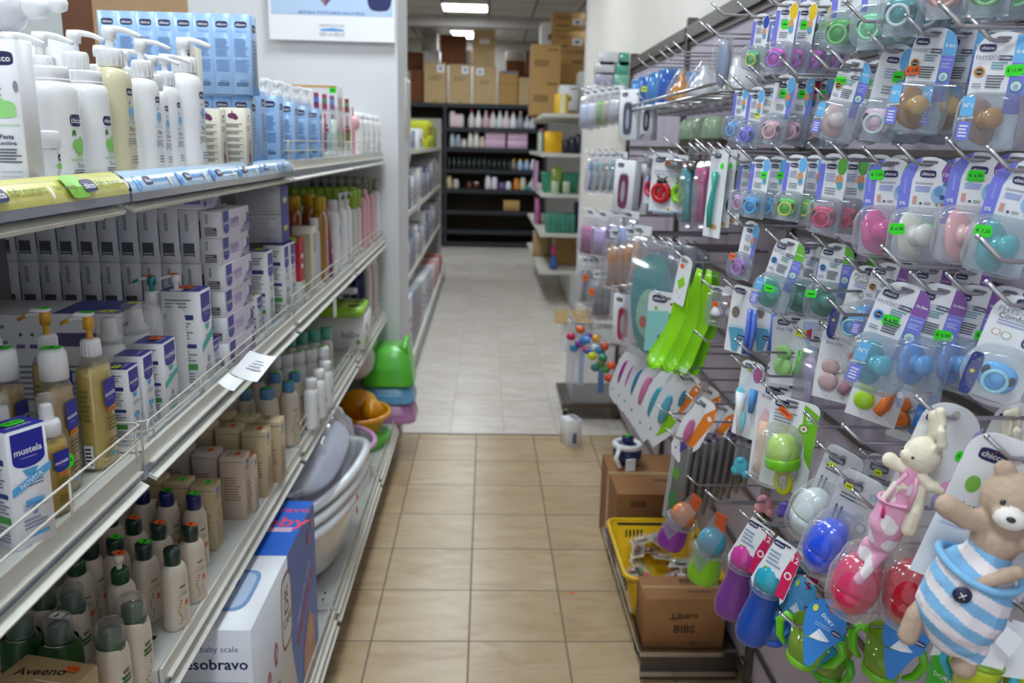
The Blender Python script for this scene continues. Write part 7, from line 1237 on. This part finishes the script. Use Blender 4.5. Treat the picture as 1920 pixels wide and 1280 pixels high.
def bunny(root, detail=True):
    toycard(root, .085, .022, -.15, [('logo', .22, .80, .28), ('e', .52, .90, .13, .1, ink('C8C0B8')), ('p', [(.78, 0), (1, 0), (1, .9), (.9, .8), (1, .5), (.72, .1)], ink('AEB8E4')), ('t', .93, .62, .07, '0', WHT, True)], .04)
    y = -.03
    ZS = lambda q: (q[0], q[1], q[2] if q[2] > -.1 else -.1 + (q[2] + .1) * 1.32)
    SZ = lambda L: [(k[0], [ZS(q) for q in k[1]], k[2]) if k[0] == 'c' else k for k in L]
    b = [('e', (-.018, y, -.064), (.0285, .0255, .030)), ('e', (-.036, y - .01, -.070), (.012, .013, .011)),            # head and muzzle
         ('c', [(-.012, y, -.045), (-.018, y, -.02), (-.026, y - .002, .002), (-.020, y - .006, .012), (-.012, y - .008, -.004), (-.010, y - .008, -.022)], [.007, .0085, .009, .008, .008, .0075]),
         ('c', [(-.004, y - .012, -.044), (.0, y - .02, -.03), (-.008, y - .022, -.012)], [.006, .008, .007]),
         ('c', [(-.014, y, -.086), (-.012, y, -.1), (-.012, y, -.125)], [.012, .014, .015]),                                  # trunk
         ('c', [(-.02, y - .004, -.096), (-.038, y - .006, -.094), (-.056, y - .006, -.09)], [.009, .009, .0125]),             # arm pointing left
         ('c', [(-.008, y - .008, -.096), (.012, y - .014, -.100), (.024, y - .012, -.1)], [.009, .010, .009]),
         ('c', [(-.016, y - .012, -.112), (-.032, y - .02, -.115), (-.038, y - .02, -.135)], [.008, .0085, .0085]),
         ('c', [(.0, y - .012, -.11), (.006, y - .022, -.135), (.008, y - .022, -.158)], [.009, .0115, .0125])]
    blob('plush_body', SZ(b), .0022, 'plush_cream', root, 4)
    def pk(c):
        v = math.sin(c.x * 170 + c.z * 60) + math.sin(c.z * 130 - c.y * 140 + 1.2); return 'knit_pink' if v > -.35 else 'knit_white'
    p = [('c', [(-.022, y - .004, -.094), (-.02, y - .006, -.118)], [.014, .017]), ('c', [(-.022, y - .006, -.142), (-.022, y - .004, -.168), (-.018, y, -.19)], [.026, .029, .024]),
         ('c', [(-.034, y, -.205), (-.036, y - .002, -.222)], [.012, .010]), ('c', [(-.012, y - .004, -.205), (-.02, y - .014, -.232), (-.026, y - .016, -.25)], [.011, .009, .009])]
    blob('overalls', SZ(p), .0024, pk, root, 4)
    b2 = MB(); n = 24; b2.tube([(-.022 + .028 * math.cos(2 * PI * i / n), y - .006 + .026 * math.sin(2 * PI * i / n), -.146 + .006 * math.cos(2 * PI * i / n)) for i in range(n)], .003, 'knit_pink', 8, True); b2.build('pocket_hem', root)
    b2 = MB(); b2.tube([(-.026, y - .022, -.094), (-.032, y - .024, -.112), (-.036, y - .03, -.146)], .003, 'knit_pink'); b2.tube([(-.012, y - .022, -.094), (-.006, y - .026, -.112), (-.004, y - .03, -.146)], .003, 'knit_pink'); b2.build('strap', root)
    b2 = MB(); b2.tube([(-.038, y - .034, -.152), (-.034, y - .036, -.164), (-.032, y - .035, -.172)], [.002, .0035, .003], plast('C02A6A', .6, 0)); b2.build('bow', root)
    b2 = MB(); b2.tube([(-.006, y, -.222), (-.012, y - .004, -.242)], .0105, 'plush_cream'); b2.build('leg_cuff', root)
    for q in ((-.0285, y - .0245, -.066), (-.0462, y - .010, -.0635)): b2 = MB(); b2.ell(q, (.0022, .0018, .0024), 'bead_black', 10); b2.build('eye', root)
    b2 = MB(); b2.tube([(-.047, y - .0125, -.068), (-.045, y - .0175, -.0695), (-.0425, y - .02, -.068)], .0005, 'black_matte', 5); b2.build('mouth', root)
    b2 = MB(); N = 30; pts = []
    for i in range(N): a = 2 * PI * i / N; rr = .013 + .007 * abs(math.sin(1.5 * a + .4)); pts.append((.036 + rr * math.cos(a) * .8, -.095 + rr * math.sin(a)))
    b2.plate(pts, .001, ink('E29ABE')); o = b2.build('butterfly_tag', root); o.location = (0, y - .018, 0)
    sticker(root, (.036, -.0022, -.052), (1, 0, 0), (0, 0, 1), .024, .017, GRN, '€12.60')
PBN = hang(bunny, 'cream plush bunny in pink overalls on a white card', 'plush toy', 'plush_bunny', 1788, 784, 330, .54, -34, 14, 1, base=.27)
r2 = dup(PBN, (PBN.location[0] + .10, PBN.location[1] + .02, PBN.location[2] - .005), rot=tuple(PBN.rotation_euler), label='second plush bunny hanging just behind the front bunny')
def bear(root0):
    root = root0
    toycard(root, .13, .02, -.19, [('logo', .24, .86, .26), ('e', .18, .66, .13, .11, ink('7FBE4A')), ('t', .16, .52, .26, 'Pocket', NAVY), ('t', .18, .47, .26, 'Friend', NAVY, True), ('l', .06, .36, .3, .43, 3, ink('B8C0E8')), ('e', .52, .9, .1, .05, ink('3A3A44'))], .03)
    y = -.038
    b = [('e', (-.006, y, -.078), (.035, .032, .032)), ('e', (-.012, y - .026, -.090), (.018, .014, .0125)), ('e', (-.028, y, -.049), (.0115, .008, .011)), ('e', (.022, y, -.047), (.0115, .008, .011)),
         ('c', [(-.006, y, -.108), (-.006, y, -.128)], [.018, .026]), ('c', [(-.022, y - .004, -.112), (-.046, y - .01, -.112), (-.066, y - .012, -.106)], [.013, .013, .0135]),
         ('c', [(.02, y - .004, -.114), (.04, y - .006, -.122), (.05, y - .004, -.14)], [.012, .013, .013]),
         ('c', [(.006, y - .034, -.15), (.012, y - .042, -.138), (.0, y - .04, -.152), (-.012, y - .04, -.165)], [.009, .008, .007, .007]),
         ('c', [(-.04, y, -.225), (-.045, y - .004, -.245), (-.044, y - .006, -.272)], [.009, .0115, .0115]), ('c', [(.018, y - .004, -.245), (.02, y - .008, -.28)], [.01, .014])]
    blob('plush_body', b, .0024, lambda c: 'plush_white' if (c - Vector((-.012, y - .032, -.092))).length < .0165 else 'plush_tan', root, 4)
    p = [('c', [(-.006, y, -.132), (-.008, y - .002, -.16)], [.022, .028]), ('c', [(-.01, y - .004, -.185), (-.008, y - .004, -.215), (-.002, y - .002, -.238)], [.044, .046, .036]), ('c', [(-.036, y, -.2), (-.042, y, -.222)], [.016, .012]), ('c', [(.018, y - .004, -.25), (.02, y - .006, -.262)], [.02, .015])]
    blob('striped_suit', p, .0017, lambda c: 'knit_blue' if math.floor((c.z + .32 * c.x + .5) / .0135) % 2 == 0 else 'knit_white', root, 4)
    b2 = MB(); n = 28; b2.tube([(-.01 + .044 * math.cos(2 * PI * i / n), y - .004 + .042 * math.sin(2 * PI * i / n), -.163 + .004 * math.cos(4 * PI * i / n)) for i in range(n)], .0045, 'knit_blue', 8, True); b2.build('pocket_hem', root)
    b2 = MB(); b2.lathe([(0, -.002), (.009, -.002), (.0098, 0), (.009, .0015), (.0065, .0006), (0, .0006)], 'button_navy', (-.026, y - .048, -.182), 22, axis='y'); o = b2.build('button', root)
    b2 = MB(); b2.tube([(-.029, y - .0515, -.179), (-.023, y - .0515, -.185)], .0005, WHT); b2.tube([(-.023, y - .0515, -.179), (-.029, y - .0515, -.185)], .0005, WHT); b2.build('button_stitch', o)
    for q in ((-.024, y - .027, -.076), (.008, y - .0295, -.076)): b2 = MB(); b2.ell(q, (.003, .002, .0034), 'bead_black', 10); b2.build('eye', root)
    b2 = MB(); b2.ell((-.014, y - .0395, -.087), (.0048, .0025, .0032), 'bead_black', 12); b2.build('nose', root)
    b2 = MB(); b2.plate([(.026, -.225), (.045, -.235), (.05, -.21), (.03, -.202)], .001, 'white_card'); o = b2.build('care_label', root); o.location = (0, y - .035, 0)
BEAR = hang(bear, 'tan plush bear in a blue and white striped suit', 'plush toy', 'plush_bear', 1925, 862, 480, .56, -22, 14, 1, base=.31)
for c in kids(BEAR):
    if not c.name.startswith('card'): c.location = Vector(c.location) * 1.1 + Vector((.002, 0, .045)); c.scale = (1.1,) * 3
# ================================================================ right rear shelf unit
RX0, RX1, RY0, RY1 = .55, 1.0, 8.45, 11.0
t = thing('rear_shelving', 'white shelf unit standing beyond the peg wall on the right', 'shelving', (0, 0, 0))
for z in (1.93, 1.545, 1.145, .745, .36): s = MB(); s.box(((RX0 + RX1) / 2 + .1, (RY0 + RY1) / 2, z - .02), (RX1 - RX0 + .2, RY1 - RY0, .035), 'shelf_edge'); s.build('shelf', t)
s = MB(); s.box((RX1 + .21, (RY0 + RY1) / 2, 1.0), (.02, RY1 - RY0, 2.0), 'shelf_white'); s.build('back_panel', t)
s = MB(); s.box((RX1 + .0, RY0 + .5, .18), (.25, 1.4, .33), 'shelf_white'); s.build('base', t)
def rb(px0, px1, Y, z, h_, mt_, label, nm='stock_box', cat='box', d_=.2, prints=(), grp=None):
    x0, x1 = xs(px0, Y, z), xs(px1, Y, z); return carton(nm, label, cat, ((x0 + x1) / 2, Y + d_ / 2, z), (x1 - x0, d_, h_), 0, mt_, prints, grp)
rb(1022, 1053, 8.6, 1.547, .21, plast('E8B000', .5, 0), 'yellow carton on the white shelf unit at the back')
rb(1042, 1065, 8.6, 1.935, .19, plast('E8B81A', .5, 0), 'yellow carton on top of the white shelf unit', prints=[('F', [('r', .3, 0, .75, 1, ink('E8E0B8'))])])
for i in range(3): rb(1056 + 12 * i, 1067 + 12 * i, 8.6, 1.547, .13 + .03 * i, plast('22283A', .3), 'dark bottle shaped carton right of the yellow carton, ' + nth(i), 'dark_bottle', 'bottle')
for i, c in enumerate(('BFD0B8', 'B8C8E0', 'BFC8D8')): rb(1092 + 18 * i, 1106 + 18 * i, 8.5, 1.547, .12, plast(c), 'pale capped tub on the rear shelf, ' + nth(i) + ' from the left', 'pale_tub', 'tub', .08)
for i in range(6): rb(1024 + 9 * i, 1032 + 9 * i, 8.55, .748, .19, plast('4F9E86', .5, 0), 'teal carton on the fourth shelf, ' + nth(i) + ' from the left', 'teal_carton', 'carton', .2, [('F', [('l', .2, .3, .8, .8, 4, ink('2F6A5A'))])], 'teal cartons in a row')
rb(1078, 1088, 8.6, .748, .3, 'navy', 'navy carton beside the teal row', 'navy_carton', 'carton')
for i, (a, b_) in enumerate([(1016, 1048), (1051, 1085)]):
    x0, x1 = xs(a, 8.6, 1.15), xs(b_, 8.6, 1.15); t = thing('green_basket', 'green slatted basket on the third rear shelf, ' + ('left', 'right'), 'basket', ((x0 + x1) / 2, 8.75, 1.147)) if 0 else thing('green_basket', 'green slatted basket on the third rear shelf, ' + ('left', 'right')[i], 'basket', ((x0 + x1) / 2, 8.75, 1.147)); b = MB(); w_ = x1 - x0; b.loft([(0, w_ * .8, .22), (.19, w_, .28), (.2, w_, .28), (.19, w_ * .94, .26), (.01, w_ * .75, .2)], plast('2F8A68', .4), r=.03, cap=False); b.build('basket_body', t)
for i, px in enumerate((1040, 1061)): rb(px - 6, px + 7, 8.5, 1.147, .12, plast('B8C8A8'), 'pale green jar in front of the green baskets, ' + ('left', 'right')[i], 'pale_jar', 'jar', .06)
rb(1032, 1052, 8.6, 1.147, .26, plast('8EA03A'), 'olive green bag behind the left basket', 'olive_bag', 'bag', .05)
for i, (z, c, h_) in enumerate([(1.147, 'C89AC0', .3), (.748, 'C86AA8', .28), (.748, 'B87A9A', .2), (1.547, 'CFE0D0', .22), (1.547, 'D8A0A8', .26)]): rb(1001 + 3 * i, 1008 + 3 * i, 9.2 + .2 * i, z, h_, plast(c), ('pink', 'magenta', 'dusky pink', 'mint', 'rose')[i] + ' pack at the aisle edge of the rear shelf unit', 'shelf_pack', 'pack', .3)
rb(1020, 1050, 8.9, 1.35, .1, plast('1F5FB8'), 'blue carton under the yellow one', 'blue_carton', 'carton') if 0 else None
rb(1000, 1036, 9.6, .362, .28, 'carton_light', 'pale brown carton on the lowest rear shelf'); rb(1040, 1078, 8.95, .362, .3, 'carton_tan', 'brown carton standing on the lowest rear shelf')
t = thing('spray_bottle', 'pink and blue spray bottle on the lowest rear shelf', 'bottle', (xs(1037, 8.6, .36), 8.6, .362)); b = MB(); b.lathe([(.035, 0), (.04, .04), (.035, .1), (.015, .14)], plast('3F6AB8')); b.build('bottle_body', t); b = MB(); b.lathe([(.016, .14), (.03, .2), (.02, .24), (0, .25)], plast('C82A7A')); b.build('spray_head', t)
t = thing('open_box', 'white floor carton with an orange beige flap, right of the aisle', 'carton', (xs(1082, 6.6, .1), 6.6, 0)); b = MB(); b.box((0, 0, .14), (.26, .25, .28), 'white_card'); b.build('box_body', t); b = MB(); b.box((-.05, -.14, .29), (.3, .16, .006), 'tape', (.5, 0, 0)); b.build('flap', t)
for i, (px, py) in enumerate([(1133, 128), (1133, 148), (1170, 128), (1165, 150), (1140, 110), (1176, 112), (1120, 170)]):
    Y = 5.35; p = atY(px, py, Y); carton('top_carton', ('white', 'lilac', 'teal', 'mint', 'pale', 'green', 'grey white')[i] + ' small carton stacked behind the far panel', 'carton', (p.x, Y, p.z - .04), (.115, .1, .075), 0, plast(('D8D8E0', 'B8B8D0', '5FB8A0', '8FCFB8', 'DCDCE4', '4FA88A', 'CFCFD4')[i]))
t = MB(); q = atY(1120, 183, 5.35); t.box((.755, 5.35, q.z - .03), (.21, .3, .02), 'shelf_white'); t.box((.85, 5.35, q.z - .1), (.02, .28, .13), 'shelf_white'); tag(t.build('wall_shelf'), 'small white wall shelf behind the far end of the peg wall', 'shelf')
# cartons stacked at the back right
def stack(px0, px1, py_top, py_bot, Y, mt_, label, prints=None):
    a = atY(px0, py_bot, Y); b_ = atY(px1, py_top, Y); rb(px0, px1, Y, a.z, b_.z - a.z, mt_, label, 'stock_carton', 'stock carton', .45, prints or [('F', [('r', .1, .35, .6, .55, ink('8A6A3A')), ('r', .55, .82, .9, .88, ink('7A5A30'))])])
LBLP = [('F', [('r', .62, .35, .92, .65, WHT), ('r', .7, .42, .84, .56, ink('6A7AA8')), ('t', .35, .7, .4, 'fragile', ink('6A4A20')), ('r', .1, .25, .5, .33, ink('5A4020'))])]
zr = 1.935
stack(1036, 1096, 24, 58, 10.4, 'carton_tan', 'mustard stock carton, topmost of the rear right stack', LBLP); stack(1034, 1096, 58, 98, 10.4, 'carton_tan', 'mustard stock carton, second from the top of the rear right stack', LBLP); stack(1036, 1094, 98, 221, 10.4, 'carton_tan', 'tall mustard stock carton, third in the rear right stack')
stack(1011, 1033, 42, 221, 10.5, 'wall_white', 'white stock carton left of the rear right stack'); stack(996, 1050, 84, 146, 9.6, 'carton_tan', 'mustard stock carton in front of the rear right stack'); stack(994, 1048, 147, 215, 9.6, 'carton_tan', 'mustard stock carton below it at the rear right')
stack(1050, 1084, 160, 206, 9.2, 'wall_white', 'white stock carton beside the top yellow carton'); stack(1086, 1124, 134, 210, 9.2, 'shelf_white', 'grey white stock carton at the wall corner')
# ================================================================ dark shelving at the back
DX0, DX1, DY = -.66, .92, 13.3
mat('dark_shelf', '2E3238', .5, .3, var=.1); mat('dark_back', '3A3026', .8, var=.1)
t = thing('dark_shelving', 'dark grey metal shelving at the end of the aisle', 'shelving', (0, 0, 0))
for z in (2.22, 1.86, 1.555, 1.225, .915, .58, .27, .08): s = MB(); s.box(((DX0 + DX1) / 2 - .3, DY + .22, z - .03), (DX1 - DX0 + .6, .44, .06), 'dark_shelf'); s.build('shelf', t)
s = MB(); s.box((.0 - .17, DY + .46, 1.1), (2.2, .02, 2.2), 'dark_back'); s.build('back_panel', t)
for x in (-1.25, DX0, DX1): s = MB(); s.box((x, DY + .02, 1.1), (.05, .05, 2.2), 'dark_shelf'); s.box((x, DY + .2, 1.1), (.02, .4, 2.2), 'dark_shelf'); s.build('upright', t)
def dk(px0, px1, py, z, mt_, label, nm='stock_carton', cat='stock carton', prints=(), Y=DY + .05, d_=.35):
    x0, x1 = xs(px0, Y, z), xs(px1, Y, z); h_ = atY((px0 + px1) / 2, py, Y).z - z; carton(nm, label, cat, ((x0 + x1) / 2, Y + d_ / 2, z), (x1 - x0, d_, h_), 0, mt_, prints)
LB = [('F', [('r', .58, .76, .9, .95, WHT), ('r', .68, .81, .8, .9, ink('7A8AC0')), ('l', .2, .55, .8, .68, 2, ink('8A7040')), ('r', .42, 0, .58, .08, 'tape')])]
LB2 = [('F', [('r', .14, .74, .46, .92, WHT), ('r', .24, .78, .36, .87, ink('7A8AC0')), ('l', .3, .5, .7, .6, 2, ink('8A7040'))])]
zz = 2.222
dk(795, 837, 117, zz, 'carton_light', 'tan carton with white label, left of three on the dark shelving', prints=LB); dk(842, 882, 120, zz, 'carton_light', 'tan carton with white label, middle of three on the dark shelving', prints=LB); dk(886, 930, 122, zz, 'carton_light', 'tan carton with white label, right of three on the dark shelving', prints=LB2)
dk(934, 970, 133, zz, 'carton_tan', 'brown carton right of the three labelled ones', prints=[('F', [('r', .1, .93, .95, .99, ink('5A6A9A')), ('r', 0, .6, 1, .61, ink('6A4A20'))])]); dk(972, 992, 145, zz, 'carton_light', 'narrow tan carton next to the rear right stack'); dk(770, 792, 130, zz, 'carton_dark', 'orange brown carton left of the three labelled ones')
def up(px0, px1, pyt, pyb, Y, mt_, label, prints=()):
    a = atY(px0, pyb, Y); b_ = atY(px1, pyt, Y); x0, x1 = xs(px0, Y, a.z), xs(px1, Y, a.z); carton('stock_carton', label, 'stock carton', ((x0 + x1) / 2, Y + .15, a.z), (x1 - x0, .3, b_.z - a.z), 0, mt_, prints)
up(826, 874, 66, 118, DY + .08, 'carton_dark', 'dark brown carton on top of the labelled cartons'); up(886, 928, 56, 121, DY + .08, 'carton_light', 'tall taped carton on top of the right labelled carton', [('F', [('r', .3, .6, .75, .75, WHT), ('r', .0, .72, 1, .74, 'tape')])])
up(762, 792, 98, 130, DY + .4, 'carton_dark', 'brown carton at the upper left of the dark shelving'); up(790, 820, 60, 94, DY + .5, 'wall_grey', 'grey white carton on the upper left pile'); up(796, 824, 95, 117, DY + .4, 'wall_white', 'pale carton behind the left labelled carton'); up(872, 886, 94, 120, DY + .4, 'wall_white', 'narrow white carton beside the tall taped one')
up(948, 982, 96, 114, DY + .55, 'wall_white', 'white carton above the brown ones near the rear stack'); up(948, 992, 114, 196, DY + .45, 'carton_dark', 'dark carton under the small white one at the back'); up(985, 1000, 95, 140, DY + .2, 'carton_dark', 'narrow dark brown carton by the rear right stack')
def vial(px, z, w_, h_, c, label, grp, cap=None, Y=DY + .08, taper=.3, nm='bottle'):
    t = thing(nm, label, 'bottle', (xs(px, Y, z), Y, z), 0, grp); b = MB(); b.lathe([(w_ * .45, 0), (w_ * .5, .01), (w_ * .5, h_ * .45), (w_ * .5 * taper, h_ * .85)], plast(c, .3), seg=14); b.build('bottle_body', t); b = MB(); b.lathe([(w_ * .5 * taper, h_ * .84), (w_ * .4 * taper, h_ * .98), (0, h_)], plast(cap or c, .3), seg=12); b.build('cap', t)
for i, (px, c) in enumerate([(884, 'D8CFD2'), (897, 'E8E6E8'), (911, 'D0B0B0'), (924, 'E6DCE0'), (937, 'DCE0E6'), (949, 'E8D0D4'), (962, 'E4E6EA'), (975, '9A9AA0'), (988, 'C8C8D4'), (998, 'C8CCD8')]): vial(px, 1.862, .11, .27 if i < 8 else .2, c, 'white tapered spray bottle on the second dark shelf, ' + nth(i) + ' from the left', 'tapered bottles on the second dark shelf', 'F0EAEA' if i % 3 else 'D86A6A')
for i, px in enumerate((848, 856, 864)): vial(px, 1.862, .1, (.24, .2, .2)[i], ('D8CCCF', 'E6C8C8', 'DDD0D0')[i], 'pink and white tin at the left of the second dark shelf, ' + nth(i), 'pink tins', taper=.9)
for i, px in enumerate((848, 859, 870, 882, 893, 904)): vial(px, 1.557, .09, (.22, .2, .13, .23, .26, .17)[i], ('A8B4C0', '9AA8B8', 'D8CCC4', 'D8D4D0', 'E4DEDA', 'D0C0B4')[i], 'toiletry bottle on the third dark shelf, ' + nth(i) + ' from the left', 'toiletries on the third dark shelf', taper=.7)
for k, (a, b_) in enumerate([(909, 948), (951, 989)]):
    for r_ in range(2):
        Y = DY + .05; x0, x1 = xs(a, Y, 1.56), xs(b_, Y, 1.56); carton('pink_carton', 'pale pink carton on the third dark shelf, %s %s' % (('left', 'right')[k], ('lower', 'upper')[r_]), 'carton', ((x0 + x1) / 2, Y + .15, 1.557 + .132 * r_), (x1 - x0 - .01, .3, .13), 0, plast('D9B4CE', .6, 0))
for i in range(14): vial(842 + 9.4 * i, 1.227, .075, .17 if i < 8 else .15, '12201F', 'small black bottle on the fourth dark shelf, ' + nth(i) + ' from the left', 'black bottles on the fourth dark shelf', '1C3A36', taper=.75)
for i, (px, c, cp) in enumerate([(963, '8A7A6A', 'C8A04A'), (975, 'A8C0DC', 'D8B83A'), (987, '9AB4D8', 'D8B83A'), (999, 'D8D8D8', 'E8E8E8')]): vial(px, 1.227, .09, .17, c, 'light bottle with coloured cap at the right of the fourth shelf, ' + nth(i), 'light bottles on the fourth dark shelf', cp, taper=.6)
for i, (px, c, h_) in enumerate([(842, 'C8B88A', .2), (855, 'B8B4AA', .15), (880, '5A2A12', .12), (893, '4A1E10', .11), (915, 'D8D8DC', .22), (927, 'DCD4E0', .2), (941, '7A4A9A', .12), (953, 'D4DCE4', .13), (968, 'D8842A', .18), (980, 'C8C8A8', .2), (991, '2F8F8F', .08), (1000, 'D8D4D0', .2)]): vial(px, .917, .1, h_, c, 'assorted small jar on the fifth dark shelf, ' + nth(i) + ' from the left', 'assorted jars on the fifth dark shelf', 'DCDCDC' if i % 2 else None, taper=.8)
dk(944, 974, 376, .582, 'carton_tan', 'small open brown box alone on the sixth dark shelf', 'small_box', 'box', d_=.2)
# ================================================================ second left gondola beyond the pillar
t = thing('far_gondola', 'white shelving beyond the pillar on the left of the aisle', 'shelving', (0, 0, 0)); GX0, GX1, GY0, GY1 = -.56, -1.0, 5.05, 10.2
for z in (1.57, 1.13, .66): s = MB(); s.box(((GX0 + GX1) / 2, (GY0 + GY1) / 2, z - .02), (GX0 - GX1, GY1 - GY0, .035), 'shelf_edge'); s.build('shelf', t)
s = MB(); s.box((-.75, (GY0 + GY1) / 2, .16), (.52, GY1 - GY0, .03), 'shelf_edge'); s.box((-.52, (GY0 + GY1) / 2, .08), (.02, GY1 - GY0, .15), 'rail_grey'); s.build('base_shelf', t); s = MB(); s.box((-1.01, (GY0 + GY1) / 2, .9), (.02, GY1 - GY0, 1.8), 'back_panel'); s.build('back_panel', t)
s = MB(); s.box((-.80, GY1 + .02, .95), (.5, .03, 1.9), 'wall_grey'); s.build('end_panel', t)
def fg(Y, z, w_, d_, h_, mt_, label, prints=(), nm='shelf_carton', cat='carton', x=None): carton(nm, label, cat, ((GX0 if z > .3 else -.5) - d_ / 2 - .01 if x is None else x, Y, z), (w_, d_, h_), RZ, mt_, prints)
YG = plast('C8D02A', .5, 0)
fg(8.6, 1.57, .9, .22, .12, YG, 'long yellow green carton on top of the far left shelving'); fg(8.55, 1.692, .9, .22, .13, YG, 'upper yellow green carton with red print on the far left shelving', [('F', [('e', .1 * k + .05, .5, .04, .3, ink('D8602A')) for k in range(10)])])
rb2 = [(7.3, .5, .2, .16, 'white_card', 'white carton with red slash under the yellow green cartons'), (6.5, .5, .2, .14, plast('B8C4E0'), 'pale blue carton near the pillar on the far left shelf'), (5.8, .5, .2, .2, plast('9AA0C0'), 'grey blue carton closest to the pillar on the top far shelf'), (9.4, .4, .2, .2, plast('8A9A3A'), 'olive carton at the far end of the top far shelf')]
for Y, w_, d_, h_, mt_, lb in rb2: fg(Y, 1.57, w_, d_, h_, mt_, lb, [('F', [('p', [(.3, .3), (.5, .6), (.9, .3), (.8, .2), (.5, .4)], ink('D82A3A')), ('e', .7, .15, .15, .2, ink('2A5FC8'))] if 'slash' in lb else [])])
rnd = random.Random(4)
for zi, (z, nm) in enumerate(((1.13, 'second'), (.66, 'third'), (.175, 'lowest'))):
    Y = 5.2; k = 0
    while Y < 9.8:
        w_ = rnd.uniform(.22, .42) if zi == 2 else rnd.uniform(.14, .3); h_ = rnd.uniform(.2, .34) if zi else rnd.uniform(.18, .34)
        if zi == 2: h_ = max(.16, .44 - .06 * (Y - 5))
        c = rnd.choice(['C8CAD4', 'A8AEC0', 'D4D4D8', '8A8FA8', 'C0B8B8', '5F6A90', 'D8D8DC', '9A9A9A']) if not (zi == 2 and Y > 8.2) else rnd.choice(['C8502A', 'D8A0A8', 'D8D4D0'])
        fg(Y + w_ / 2, z, w_ * .9, .26 if zi < 2 else .34, h_, plast(c, .5, 0), 'packaged item on the %s far left shelf, %s from the pillar' % (nm, nth(k)), [('F', [('l', .1, .2, .7, .7, 3, ink('6A7090')), ('r', .75, .2, .9, .6, ink(rnd.choice(['4A5AA0', 'C86A3A', '7A9A5A', 'B84A5A'])))]), ('L', [('l', .1, .3, .9, .8, 4, ink('8A90A8'))])], 'shelf_package', 'package')
        Y += w_; k += 1
for i, (px, py) in enumerate([(785, 383), (765, 300)]):
    p = atX(px, py, -.53); b = MB(); b.box((0, 0, 0), (.003, .12, .1), 'white_card', (0, .2, .3)); tag(b.build('price_tag', None, p), 'white price tag on the far left shelving rail, ' + ('lower', 'upper')[i], 'price tag')
b = MB(); b.box((0, 0, 0), (.28, .22, .004), WHT); tag(b.build('paper_sheet', None, (-.70, 5.35, .53)), 'white sheet of paper lying on the carton behind the pillar', 'paper'); 
# ================================================================ wording of the row positions
for o in COL.objects:
    lb = o.get('label')
    if lb and 'nearest' in lb:
        for a, b in (('nearest from the left', 'leftmost'), ('nearest from the right', 'rightmost'), ('nearest along the shelf', 'nearest one')): lb = lb.replace(a, b)
        o['label'] = lb
